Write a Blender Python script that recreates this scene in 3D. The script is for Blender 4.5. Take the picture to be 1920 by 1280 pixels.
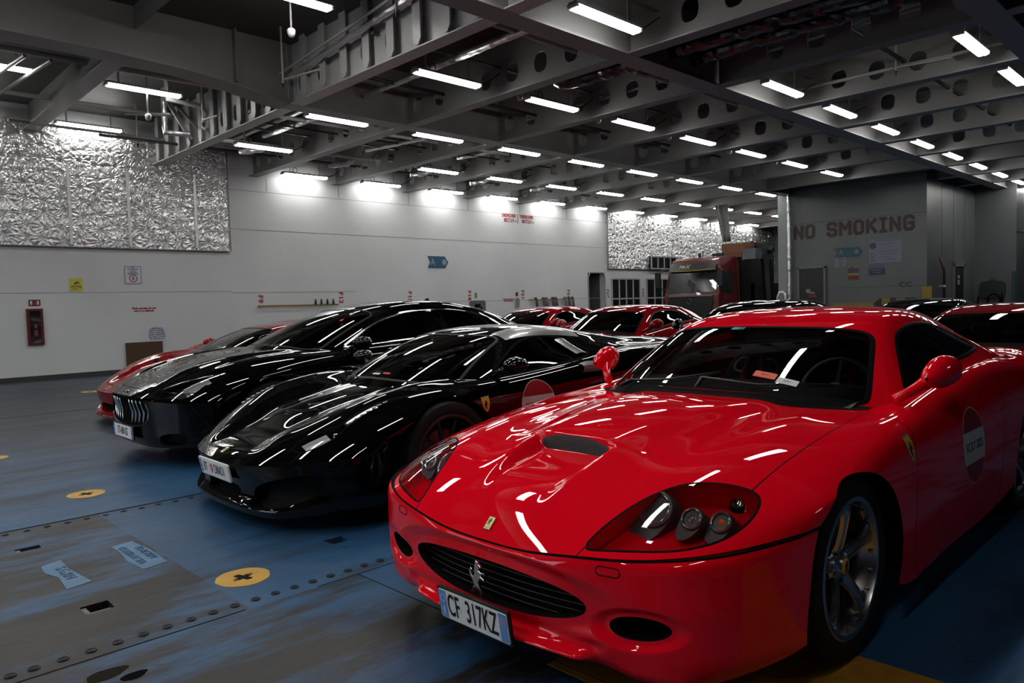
import bpy, bmesh, math, random
import numpy as np
from mathutils import Vector, Matrix
from mathutils.bvhtree import BVHTree

# ------------------------------------------------------------------ scene, camera, light
for _o in list(bpy.data.objects): bpy.data.objects.remove(_o)
SC = bpy.context.scene
COL = SC.collection
CAM_H = 1.30
YAW, PITCH, ROLL, FPX = 0.799536, 0.0509143, -0.0287068, 1386.76
def _cam():
    cd = bpy.data.cameras.new('camera'); co = bpy.data.objects.new('camera', cd); COL.objects.link(co)
    c, s = math.cos, math.sin
    f = Vector((c(YAW)*c(PITCH), s(YAW)*c(PITCH), -s(PITCH)))
    r = Vector((s(YAW), -c(YAW), 0)); u = r.cross(f)
    r2 = c(ROLL)*r + s(ROLL)*u; u2 = -s(ROLL)*r + c(ROLL)*u
    m = Matrix(((r2.x, u2.x, -f.x), (r2.y, u2.y, -f.y), (r2.z, u2.z, -f.z)))
    co.matrix_world = Matrix.Translation((0, 0, CAM_H)) @ m.to_4x4()
    cd.sensor_fit = 'HORIZONTAL'; cd.sensor_width = 36.0; cd.lens = FPX/1920*36
    cd.clip_start = 0.05; cd.clip_end = 200
    SC.camera = co
_cam()
SC.view_settings.view_transform = 'Standard'
SC.view_settings.look = 'None'
SC.view_settings.exposure = 0.0
SC.view_settings.gamma = 1.0
SC.view_settings.use_curve_mapping = False
W = bpy.data.worlds.new('stern_daylight'); SC.world = W; W.use_nodes = True
W.node_tree.nodes['Background'].inputs[0].default_value = (0.86, 0.93, 1.0, 1)
W.node_tree.nodes['Background'].inputs[1].default_value = 2.6  # daylight that enters by the added stern opening
LAMP_E = 30.0        # emission of the fluorescent diffusers

# ------------------------------------------------------------------ materials
MATS = {}
def mat(name, col=(.5, .5, .5), rough=.5, metal=0., coat=0., coat_r=.03, emit=None, es=0., spec=.5, ior=1.45, alpha=1.):
    if name in MATS: return MATS[name]
    m = bpy.data.materials.new(name); m.use_nodes = True
    b = m.node_tree.nodes['Principled BSDF']
    b.inputs['Base Color'].default_value = (*col, 1)
    b.inputs['Roughness'].default_value = rough
    b.inputs['Metallic'].default_value = metal
    b.inputs['Coat Weight'].default_value = coat
    b.inputs['Coat Roughness'].default_value = coat_r
    b.inputs['IOR'].default_value = ior
    b.inputs['Specular IOR Level'].default_value = spec
    if emit:
        b.inputs['Emission Color'].default_value = (*emit, 1); b.inputs['Emission Strength'].default_value = es
    MATS[name] = m
    return m
def nodes(m): return m.node_tree.nodes, m.node_tree.links
def glass(name, tint=.35, rough=0.0, col=None, ior=1.5):
    if name in MATS: return MATS[name]
    m = bpy.data.materials.new(name); m.use_nodes = True
    n, l = nodes(m); n.clear()
    out = n.new('ShaderNodeOutputMaterial'); mx = n.new('ShaderNodeMixShader'); fr = n.new('ShaderNodeFresnel')
    tr = n.new('ShaderNodeBsdfTransparent'); gl = n.new('ShaderNodeBsdfGlossy')
    c = col or (tint, tint, tint*1.02)
    tr.inputs[0].default_value = (*c, 1); gl.inputs[0].default_value = (1, 1, 1, 1); gl.inputs['Roughness'].default_value = rough
    fr.inputs[0].default_value = ior
    l.new(fr.outputs[0], mx.inputs[0]); l.new(tr.outputs[0], mx.inputs[1]); l.new(gl.outputs[0], mx.inputs[2]); l.new(mx.outputs[0], out.inputs[0])
    MATS[name] = m
    return m
def noise_mat(name, c1, c2, scale=4., rough=(.4, .6), metal=0., bump=0., bscale=20., detail=6., coat=0., stretch=(1, 1, 1), bdist=.02):
    if name in MATS: return MATS[name]
    m = mat(name, c1, rough[0], metal, coat)
    n, l = nodes(m); b = n['Principled BSDF']
    tc = n.new('ShaderNodeTexCoord'); mp = n.new('ShaderNodeMapping'); mp.inputs['Scale'].default_value = stretch
    l.new(tc.outputs['Object'], mp.inputs[0])
    nz = n.new('ShaderNodeTexNoise'); nz.inputs['Scale'].default_value = scale; nz.inputs['Detail'].default_value = detail
    l.new(mp.outputs[0], nz.inputs['Vector'])
    cr = n.new('ShaderNodeValToRGB'); cr.color_ramp.elements[0].position = .35; cr.color_ramp.elements[1].position = .68
    cr.color_ramp.elements[0].color = (*c1, 1); cr.color_ramp.elements[1].color = (*c2, 1)
    l.new(nz.outputs[0], cr.inputs[0]); l.new(cr.outputs[0], b.inputs['Base Color'])
    mr = n.new('ShaderNodeMapRange'); mr.inputs['To Min'].default_value = rough[0]; mr.inputs['To Max'].default_value = rough[1]
    l.new(nz.outputs[0], mr.inputs[0]); l.new(mr.outputs[0], b.inputs['Roughness'])
    if bump:
        n2 = n.new('ShaderNodeTexNoise'); n2.inputs['Scale'].default_value = bscale; n2.inputs['Detail'].default_value = 5
        l.new(mp.outputs[0], n2.inputs['Vector'])
        bp = n.new('ShaderNodeBump'); bp.inputs['Strength'].default_value = bump; bp.inputs['Distance'].default_value = bdist
        l.new(n2.outputs[0], bp.inputs['Height']); l.new(bp.outputs[0], b.inputs['Normal'])
    return m

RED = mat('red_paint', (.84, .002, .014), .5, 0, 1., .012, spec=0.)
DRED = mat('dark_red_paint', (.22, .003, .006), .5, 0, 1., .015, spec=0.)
BLACKP = mat('black_paint', (.0018, .0018, .0020), .5, 0, 1., .010, spec=0.)
GREYP = mat('silver_paint', (.22, .22, .21), .35, .6, 1., .03)
BLK = mat('black_plastic', (.008, .008, .009), .45)
BLKM = mat('matte_black', (.004, .004, .004), .9, spec=.1)
RUB = noise_mat('tyre_rubber', (.0045, .0045, .005), (.008, .008, .008), 30, (.62, .8))
SEAL = mat('rubber_seal', (.0035, .0035, .0035), .5, spec=.25)
CHR = mat('chrome', (.85, .85, .86), .08, 1.)
ALU = mat('wheel_alloy', (.52, .51, .50), .24, 1.)
DALU = mat('dark_wheel_alloy', (.07, .07, .07), .3, .8)
STEEL = noise_mat('worn_steel', (.12, .11, .10), (.28, .27, .26), 25, (.35, .6), .9)
GLS = glass('windscreen_glass', .80)
GLD = glass('dark_side_glass', .05)
LENS = glass('lamp_lens', .86, ior=1.42)
AMB = mat('amber_bulb', (.9, .22, .03), .2, 0, .5)
YEL = mat('badge_yellow', (.75, .5, .06), .35)
WHT = mat('white_plastic', (.75, .75, .74), .4)
PWHT = mat('plate_white', (.88, .89, .87), .4)
PBLU = mat('plate_blue', (.16, .33, .72), .4)
PDBLU = mat('plate_dark_blue', (.03, .09, .42), .4)
INK = mat('black_ink', (.006, .006, .006), .5)
INT = noise_mat('cabin_leather', (.010, .010, .011), (.016, .016, .017), 12, (.5, .7))
REDL = mat('red_leather', (.22, .006, .006), .5)

# ------------------------------------------------------------------ object helpers
def link(o, parent=None):
    COL.objects.link(o)
    if parent is not None: o.parent = parent
    return o
def tag(o, label=None, cat=None, group=None, kind=None):
    if label: o['label'] = label
    if cat: o['category'] = cat
    if group: o['group'] = group
    if kind: o['kind'] = kind
    return o
def thing(name, label, cat, loc=(0, 0, 0), rotz=0., group=None, kind=None):
    o = bpy.data.objects.new(name, None); COL.objects.link(o); o.empty_display_size = .1
    o.location = loc; o.rotation_euler = (0, 0, rotz)
    return tag(o, label, cat, group, kind)
def mesh_obj(name, V, F, m, parent=None, smooth=False, normals=None, loc=None):
    me = bpy.data.meshes.new(name)
    me.from_pydata([tuple(map(float, v)) for v in V], [], [tuple(map(int, f)) for f in F])
    if m is not None:
        for mm in (m if isinstance(m, (list, tuple)) else [m]): me.materials.append(mm)
    if smooth:
        me.polygons.foreach_set('use_smooth', [True]*len(me.polygons))
    me.update()
    if normals is not None:
        me.normals_split_custom_set_from_vertices([tuple(map(float, n)) for n in normals])
    o = bpy.data.objects.new(name, me)
    if loc is not None: o.location = loc
    return link(o, parent)
def struct(name, V, F, m, **k):
    o = mesh_obj(name, V, F, m, **k); o['kind'] = 'structure'; return o

class MB:                                    # gathers shapes for ONE mesh
    def __init__(s): s.V = []; s.F = []; s.M = []; s.mi = 0
    def add(s, V, F):
        k = len(s.V); s.V += [tuple(v) for v in V]; s.F += [tuple(i+k for i in f) for f in F]; s.M += [s.mi]*len(F)
        return s
    def box(s, c, d, R=None):
        hx, hy, hz = d[0]/2, d[1]/2, d[2]/2
        V = [Vector((x*hx, y*hy, z*hz)) for x in (-1, 1) for y in (-1, 1) for z in (-1, 1)]
        if R is not None: V = [R @ v for v in V]
        V = [v + Vector(c) for v in V]
        return s.add(V, [(0, 1, 3, 2), (4, 6, 7, 5), (0, 4, 5, 1), (2, 3, 7, 6), (0, 2, 6, 4), (1, 5, 7, 3)])
    def tube(s, pts, r, seg=8, cap=True, closed=False):
        P = [Vector(p) for p in pts]; n = len(P); rr = r if isinstance(r, (list, tuple)) else [r]*n
        V = []; F = []
        up = None
        for i, p in enumerate(P):
            if closed: t = P[(i+1) % n]-P[i-1]
            else: t = P[min(i+1, n-1)]-P[max(i-1, 0)]
            t.normalize()
            if up is None:
                a = Vector((0, 0, 1)) if abs(t.z) < .9 else Vector((1, 0, 0))
                up = (a - t*a.dot(t)).normalized()
            else:
                up = (up - t*up.dot(t));  up.normalize()
            b = t.cross(up)
            for k in range(seg):
                an = 2*math.pi*k/seg
                V.append(p + rr[i]*(math.cos(an)*up + math.sin(an)*b))
        for i in range(n if closed else n-1):
            for k in range(seg):
                a = i*seg+k; b2 = i*seg+(k+1) % seg; c = ((i+1) % n)*seg+(k+1) % seg; d = ((i+1) % n)*seg+k
                F.append((a, b2, c, d))
        if cap and not closed:
            F.append(tuple(range(seg))[::-1]); F.append(tuple((n-1)*seg+k for k in range(seg)))
        return s.add(V, F)
    def lathe(s, prof, axis='y', c=(0, 0, 0), seg=32, ang=2*math.pi):
        # prof: list of (radius, height along axis)
        V = []; F = []; full = abs(ang-2*math.pi) < 1e-6; n = seg if full else seg+1
        for k in range(n):
            a = ang*k/seg; ca, sa = math.cos(a), math.sin(a)
            for r, h in prof:
                if axis == 'y': p = (r*ca, h, r*sa)
                elif axis == 'z': p = (r*ca, r*sa, h)
                else: p = (h, r*ca, r*sa)
                V.append((p[0]+c[0], p[1]+c[1], p[2]+c[2]))
        m = len(prof)
        for k in range(seg):
            k2 = (k+1) % n
            for j in range(m-1): F.append((k*m+j, k*m+j+1, k2*m+j+1, k2*m+j))
        return s.add(V, F)
    def prism(s, poly, z0, z1, M=None):          # polygon in local xy, extruded z0..z1, then M
        n = len(poly); V = [Vector((x, y, z0)) for x, y in poly]+[Vector((x, y, z1)) for x, y in poly]
        if M is not None: V = [M @ v for v in V]
        F = [tuple(range(n))[::-1], tuple(range(n, 2*n))]+[(i, (i+1) % n, n+(i+1) % n, n+i) for i in range(n)]
        return s.add(V, F)
    def build(s, name, m, parent=None, smooth=False, loc=None, sharp=None):
        o = mesh_obj(name, s.V, s.F, m, parent, smooth, loc=loc)
        if isinstance(m, (list, tuple)): o.data.polygons.foreach_set('material_index', s.M)
        bm = bmesh.new(); bm.from_mesh(o.data); bmesh.ops.recalc_face_normals(bm, faces=bm.faces); bm.to_mesh(o.data); bm.free()
        if sharp: o.data.set_sharp_from_angle(angle=math.radians(sharp))
        return o
def rrect(w, h, r, n=4):
    P = []
    for cx, cy, a0 in ((w/2-r, h/2-r, 0), (-w/2+r, h/2-r, 90), (-w/2+r, -h/2+r, 180), (w/2-r, -h/2+r, 270)):
        for k in range(n+1):
            a = math.radians(a0+90*k/n); P.append((cx+r*math.cos(a), cy+r*math.sin(a)))
    return P
def circ(r, n=24, ry=None, cx=0, cy=0): return [(cx+r*math.cos(2*math.pi*k/n), cy+(ry or r)*math.sin(2*math.pi*k/n)) for k in range(n)]
def text_mesh(s, size, bold=0., ext=0.0, align='CENTER', sx=1., space=1., shear=0.):
    cu = bpy.data.curves.new('t', 'FONT'); cu.body = s; cu.size = size; cu.offset = bold; cu.extrude = ext
    cu.align_x = align; cu.align_y = 'CENTER'; cu.space_character = space; cu.shear = shear; cu.resolution_u = 4
    o = bpy.data.objects.new('t', cu); COL.objects.link(o)
    dg = bpy.context.evaluated_depsgraph_get()
    me = bpy.data.meshes.new_from_object(o.evaluated_get(dg))
    V = [(v.co.x*sx, v.co.y, v.co.z) for v in me.vertices]; F = [tuple(p.vertices) for p in me.polygons]
    bpy.data.objects.remove(o); bpy.data.meshes.remove(me); bpy.data.curves.remove(cu)
    return V, F
def frame(origin, right, up):
    r = Vector(right).normalized(); u = Vector(up); u = (u-r*u.dot(r)).normalized(); n = r.cross(u)
    M = Matrix(((r.x, u.x, n.x), (r.y, u.y, n.y), (r.z, u.z, n.z))).to_4x4()
    return Matrix.Translation(origin) @ M
def put_text(name, s, size, M, m, parent=None, **k):
    V, F = text_mesh(s, size, ext=k.pop('ext', .002), **k)
    return mesh_obj(name, [M @ Vector(v) for v in V], F, m, parent)

HORSE = [(-.06, .50), (.02, .46), (.05, .40), (.13, .36), (.12, .31), (.04, .31), (.02, .24), (.12, .20), (.24, .22), (.27, .16), (.22, .15), (.21, .18), (.13, .15), (.09, .10), (.22, .04), (.21, -.03), (.17, -.02), (.17, .02), (.05, .03),
         (-.02, -.08), (.03, -.22), (.10, -.30), (.07, -.40), (.12, -.49), (.04, -.49), (.02, -.40), (.03, -.32), (-.07, -.24), (-.12, -.18), (-.20, -.22), (-.22, -.30), (-.30, -.36), (-.27, -.41), (-.21, -.38), (-.15, -.29), (-.13, -.24),
         (-.20, -.12), (-.26, -.02), (-.32, .05), (-.34, .16), (-.28, .26), (-.22, .24), (-.27, .16), (-.26, .08), (-.20, .04), (-.14, .12), (-.13, .28), (-.10, .40)]
SHIELD = [(-.36, .5), (-.18, .46), (0, .5), (.18, .46), (.36, .5), (.36, .2), (.33, -.05), (.24, -.28), (.12, -.42), (0, -.5), (-.12, -.42), (-.24, -.28), (-.33, -.05), (-.36, .2)]
# ------------------------------------------------------------------ curved panel library
def spl_mat(t, te):
    t = np.asarray(t, float); n = len(t); h = np.diff(t)
    A = np.zeros((n, n)); B = np.zeros((n, n)); A[0, 0] = A[-1, -1] = 1
    for i in range(1, n-1):
        A[i, i-1] = h[i-1]; A[i, i] = 2*(h[i-1]+h[i]); A[i, i+1] = h[i]
        B[i, i-1] = 6/h[i-1]; B[i, i] = -6/h[i-1]-6/h[i]; B[i, i+1] = 6/h[i]
    M2 = np.linalg.solve(A, B)
    te = np.clip(te, t[0], t[-1]); k = np.clip(np.searchsorted(t, te, side='right')-1, 0, n-2)
    a = (t[k+1]-te)/h[k]; b = 1-a; E = np.zeros((len(te), n)); r = np.arange(len(te))
    E[r, k] += a; E[r, k+1] += b
    E += (((a**3-a)*h[k]**2/6)[:, None])*M2[k] + (((b**3-b)*h[k]**2/6)[:, None])*M2[k+1]
    return E
def sstep(a, b, x):
    t = np.clip((x-a)/(b-a), 0, 1); return t*t*(3-2*t)
def poly_sd(px, py, poly):
    poly = np.asarray(poly, float); d = np.full(px.shape, 1e9); ins = np.zeros(px.shape, bool); n = len(poly)
    for i in range(n):
        a = poly[i]; b = poly[(i+1) % n]; e = b-a
        wx = px-a[0]; wy = py-a[1]; t = np.clip((wx*e[0]+wy*e[1])/(e@e+1e-12), 0, 1)
        d = np.minimum(d, (wx-t*e[0])**2+(wy-t*e[1])**2)
        c = ((a[1] > py) != (b[1] > py)) & (px < (b[0]-a[0])*(py-a[1])/((b[1]-a[1]) if abs(b[1]-a[1]) > 1e-12 else 1e-12)+a[0])
        ins ^= c
    return np.where(ins, -1, 1)*np.sqrt(d)
def smooth_poly(p, it=2):
    p = [np.array(q, float) for q in p]
    for _ in range(it):
        q = []
        for i in range(len(p)):
            a, b = p[i], p[(i+1) % len(p)]; q += [a*.75+b*.25, a*.25+b*.75]
        p = q
    return np.array(p)

def smooth_mat(t, alpha, wend=30.):
    t = np.asarray(t, float); n = len(t); h = np.diff(t)
    Q = np.zeros((n, n-2)); R = np.zeros((n-2, n-2))
    for j in range(1, n-1):
        Q[j-1, j-1] = 1/h[j-1]; Q[j, j-1] = -1/h[j-1]-1/h[j]; Q[j+1, j-1] = 1/h[j]
        R[j-1, j-1] = (h[j-1]+h[j])/3
        if j < n-2: R[j-1, j] = R[j, j-1] = h[j]/6
    K = Q @ np.linalg.solve(R, Q.T); w = np.ones(n); w[0] = w[-1] = wend; w[1] = w[-2] = 2.
    return np.linalg.solve(np.diag(w)+alpha*np.median(h)**3*K, np.diag(w))
class Patch:
    def __init__(s, net, nu, nv, deform=None, sharp=None, al=(.12, .03)):
        N = np.array(net, float)                                  # (U, V, 3) half net, column 0 on the centre line
        L = N[:, :0:-1].copy(); L[..., 1] *= -1
        N = np.concatenate([L, N], 1)
        du = np.linalg.norm(np.diff(N, axis=0), axis=2).mean(1); dv = np.linalg.norm(np.diff(N, axis=1), axis=2).mean(0)
        tu = np.concatenate([[0], np.cumsum(np.maximum(du, .01))]); tv = np.concatenate([[0], np.cumsum(np.maximum(dv, .01))])
        if nv % 2 == 0: nv += 1
        Eu = spl_mat(tu, np.linspace(0, tu[-1], nu)); Ev = spl_mat(tv, np.linspace(0, tv[-1], nv))
        if al[0]: Eu = Eu @ smooth_mat(tu, al[0])
        if al[1]: Ev = Ev @ smooth_mat(tv, al[1])
        P = np.einsum('ui,ijk,vj->uvk', Eu, N, Ev)
        if deform is not None: P = deform(P)
        s.P = P; s.nu, s.nv = P.shape[:2]
        gu = np.gradient(P, axis=0); gv = np.gradient(P, axis=1); n = np.cross(gu, gv)
        n /= np.linalg.norm(n, axis=2, keepdims=True)+1e-12
        if n[..., 2].mean() < 0 or (abs(n[..., 2].mean()) < .15 and n[..., 0].mean() > 0): n = -n; s.flip = True
        else: s.flip = False
        s.N = n
        s.lab = np.zeros((s.nu-1, s.nv-1, 2), int); s.diag = np.zeros((s.nu-1, s.nv-1), int); s.lock = np.zeros((s.nu, s.nv), bool)
    def cut(s, f, label, only=None, snap=True):
        P = s.P; F = f(P[..., 0], P[..., 1], P[..., 2]); F = np.where(np.abs(F) < 1e-9, 1e-9, F)
        if snap:
            best = np.full(F.shape, .5); mv = np.zeros(P.shape); mn = np.zeros(P.shape); has = np.zeros(F.shape, bool)
            for ax, sgn in ((0, 1), (0, -1), (1, 1), (1, -1)):
                Fn = np.roll(F, -sgn, ax); Pn = np.roll(P, -sgn, ax); Nn = np.roll(s.N, -sgn, ax)
                ok = (F*Fn < 0)
                idx = np.arange(F.shape[ax]); bad = idx == (F.shape[ax]-1 if sgn == 1 else 0)
                if ax == 0: ok[bad, :] = False
                else: ok[:, bad] = False
                t = np.where(ok, F/(F-Fn+1e-15), 9); t = np.where(ok, np.abs(t), 9)
                g = ok & (t <= best) & ~s.lock
                best = np.where(g, t, best); has |= g
                mv = np.where(g[..., None], t[..., None]*(Pn-P), mv); mn = np.where(g[..., None], t[..., None]*(Nn-s.N), mn)
            s.P = P = P+mv; s.N = s.N+mn; s.N /= np.linalg.norm(s.N, axis=2, keepdims=True)
            F = np.where(has, 0, F); s.lock |= has
        a, b, c, d = F[:-1, :-1], F[1:, :-1], F[1:, 1:], F[:-1, 1:]
        z = lambda q: np.abs(q) < 1e-7
        dB = z(b) & z(d) & ~(z(a) & z(c))
        s.diag = np.where(dB & (s.diag == 0), 2, s.diag)
        s.diag = np.where(z(a) & z(c) & (s.diag == 0) & ~dB, 1, s.diag)
        T1 = np.where(s.diag == 2, a+b+d, a+b+c); T2 = np.where(s.diag == 2, b+c+d, a+c+d)
        T = np.stack([T1, T2], -1) < 0
        if only is not None: T &= np.isin(s.lab, only)
        s.lab[T] = label
        return s
    def tris(s, sel):
        V = np.arange(s.nu*s.nv).reshape(s.nu, s.nv)
        a, b, c, d = V[:-1, :-1], V[1:, :-1], V[1:, 1:], V[:-1, 1:]
        m2 = s.diag == 2
        t1 = np.stack([a, b, np.where(m2, d, c)], -1); t2 = np.stack([np.where(m2, b, a), c, d], -1)
        T = np.stack([t1, t2], 2); T = T[sel]
        return T[:, ::-1] if s.flip else T
    def faces(s, sel):
        """quads where both triangles are selected, triangles elsewhere"""
        both = sel.all(2); V = np.arange(s.nu*s.nv).reshape(s.nu, s.nv)
        q = np.stack([V[:-1, :-1], V[1:, :-1], V[1:, 1:], V[:-1, 1:]], -1)[both]
        if s.flip: q = q[:, ::-1]
        t = s.tris(sel & ~both[..., None])
        return [tuple(x) for x in q.tolist()]+[tuple(x) for x in t.tolist()]
    def side(s, sel, sgn):
        y = (s.P[:-1, :-1, 1]+s.P[1:, 1:, 1])/2
        return sel & ((y*sgn > 0)[..., None])
    def make(s, name, sel, m, parent, off=0., vec=None):
        if not sel.any(): return None
        F = s.faces(sel); used = np.unique(np.concatenate([np.array(f) for f in F])) if F else []
        mp = -np.ones(s.nu*s.nv, int); mp[used] = np.arange(len(used))
        P = s.P.reshape(-1, 3)[used]; N = s.N.reshape(-1, 3)[used]
        if off: P = P+N*off
        if vec is not None: P = P+(vec(P) if callable(vec) else np.array(vec))
        F = [tuple(mp[list(f)]) for f in F]
        return mesh_obj(name, P, F, m, parent, True, normals=N)
    def border(s, selA, selB=None):
        """directed edges of A whose other side is in B (or not in A)"""
        T = s.tris(np.ones_like(s.lab, bool)); la = selA.reshape(-1); lb = (~selA if selB is None else selB).reshape(-1)
        E = np.concatenate([T[:, [0, 1]], T[:, [1, 2]], T[:, [2, 0]]]); tid = np.tile(np.arange(len(T)), 3)
        n = s.nu*s.nv; key = np.minimum(E[:, 0], E[:, 1])*n+np.maximum(E[:, 0], E[:, 1])
        o = np.argsort(key, kind='stable'); k = key[o]; same = np.where(k[1:] == k[:-1])[0]
        i1 = o[same]; i2 = o[same+1]; t1 = tid[i1]; t2 = tid[i2]
        r = []
        for p, q, e in ((t1, t2, i1), (t2, t1, i2)):
            mk = la[p] & lb[q]; r.append(E[e[mk]])
        if selB is None:
            uniq = np.ones(len(k), bool); uniq[same] = False; uniq[same+1] = False
            ui = o[uniq]; mk = la[tid[ui]]; r.append(E[ui[mk]])
        return np.concatenate(r)
    def ribbon(s, name, E, w, lift, m, parent, inner=None):
        if len(E) == 0: return None
        P = s.P.reshape(-1, 3); N = s.N.reshape(-1, 3)
        ids = np.unique(E); mp = {int(v): i for i, v in enumerate(ids)}
        T = np.zeros((len(ids), 3))
        for a, b in E.tolist():
            t = P[b]-P[a]; t /= np.linalg.norm(t)+1e-12
            T[mp[a]] += t; T[mp[b]] += t
        T /= np.linalg.norm(T, axis=1, keepdims=True)+1e-12
        n = N[ids]; S = np.cross(n, T); S /= np.linalg.norm(S, axis=1, keepdims=True)+1e-12
        p = P[ids]; wi = w if inner is None else inner
        A = p+S*w+n*.0002; B = p+n*lift+S*(w-wi)/2; C = p-S*wi+n*.0002; k = len(ids)
        F = []
        for a, b in E.tolist():
            a, b = mp[a], mp[b]; F += [(a, b, b+k, a+k), (a+k, b+k, b+2*k, a+2*k)]
        return mesh_obj(name, np.concatenate([A, B, C]), F, m, parent, True)
    def walls(s, name, sel, vec, m, parent):
        E = s.border(sel); P = s.P.reshape(-1, 3); ids = np.unique(E); mp = {int(v): i for i, v in enumerate(ids)}
        p = P[ids]; q = p+(vec(p) if callable(vec) else np.array(vec)); k = len(ids)
        F = [(mp[b], mp[a], mp[a]+k, mp[b]+k) for a, b in E.tolist()]
        return mesh_obj(name, np.concatenate([p, q]), F, m, parent, True)
    def bvh(s):
        if not hasattr(s, '_b'):
            F = s.tris(np.ones_like(s.lab, bool)); s._b = BVHTree.FromPolygons(s.P.reshape(-1, 3).tolist(), F.tolist())
        return s._b
    def hit(s, o, d, off=0.):
        r = s.bvh().ray_cast(Vector(o), Vector(d))
        if r[0] is None: return None, None
        n = r[1];  n = n if n.dot(Vector(d)) < 0 else -n
        return r[0]+n*off, n
def decal(name, V, F, m, parent, proj, off=.0012, thick=0.):
    """flat 2-D shape laid on a panel; proj(x, y) -> (point, normal) or (None, None)"""
    out = []
    for v in V:
        p, n = proj(v[0], v[1])
        if p is None: return None
        out.append(p+n*(off+(v[2] if len(v) > 2 else 0)))
    return mesh_obj(name, out, F, m, parent)
def fan_poly(poly, rings=1):
    n = len(poly); cx = sum(p[0] for p in poly)/n; cy = sum(p[1] for p in poly)/n
    V = [(cx, cy, 0)]; F = []
    for r in range(1, rings+1):
        V += [(cx+(x-cx)*r/rings, cy+(y-cy)*r/rings, 0) for x, y in poly]
    for i in range(n): F.append((0, 1+i, 1+(i+1) % n))
    for r in range(1, rings):
        for i in range(n):
            a = 1+(r-1)*n+i; b = 1+(r-1)*n+(i+1) % n; F.append((a, a+n, b+n, b))
    return V, F
def clip_poly(poly, y0, y1):
    def half(P, c, sg):
        out = []
        for i in range(len(P)):
            a, b = P[i], P[(i+1) % len(P)]; ia = (a[1]-c)*sg >= 0; ib = (b[1]-c)*sg >= 0
            if ia: out.append(a)
            if ia != ib:
                t = (c-a[1])/(b[1]-a[1]); out.append((a[0]+t*(b[0]-a[0]), c))
        return out
    return half(half(poly, y0, 1), y1, -1)

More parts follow.
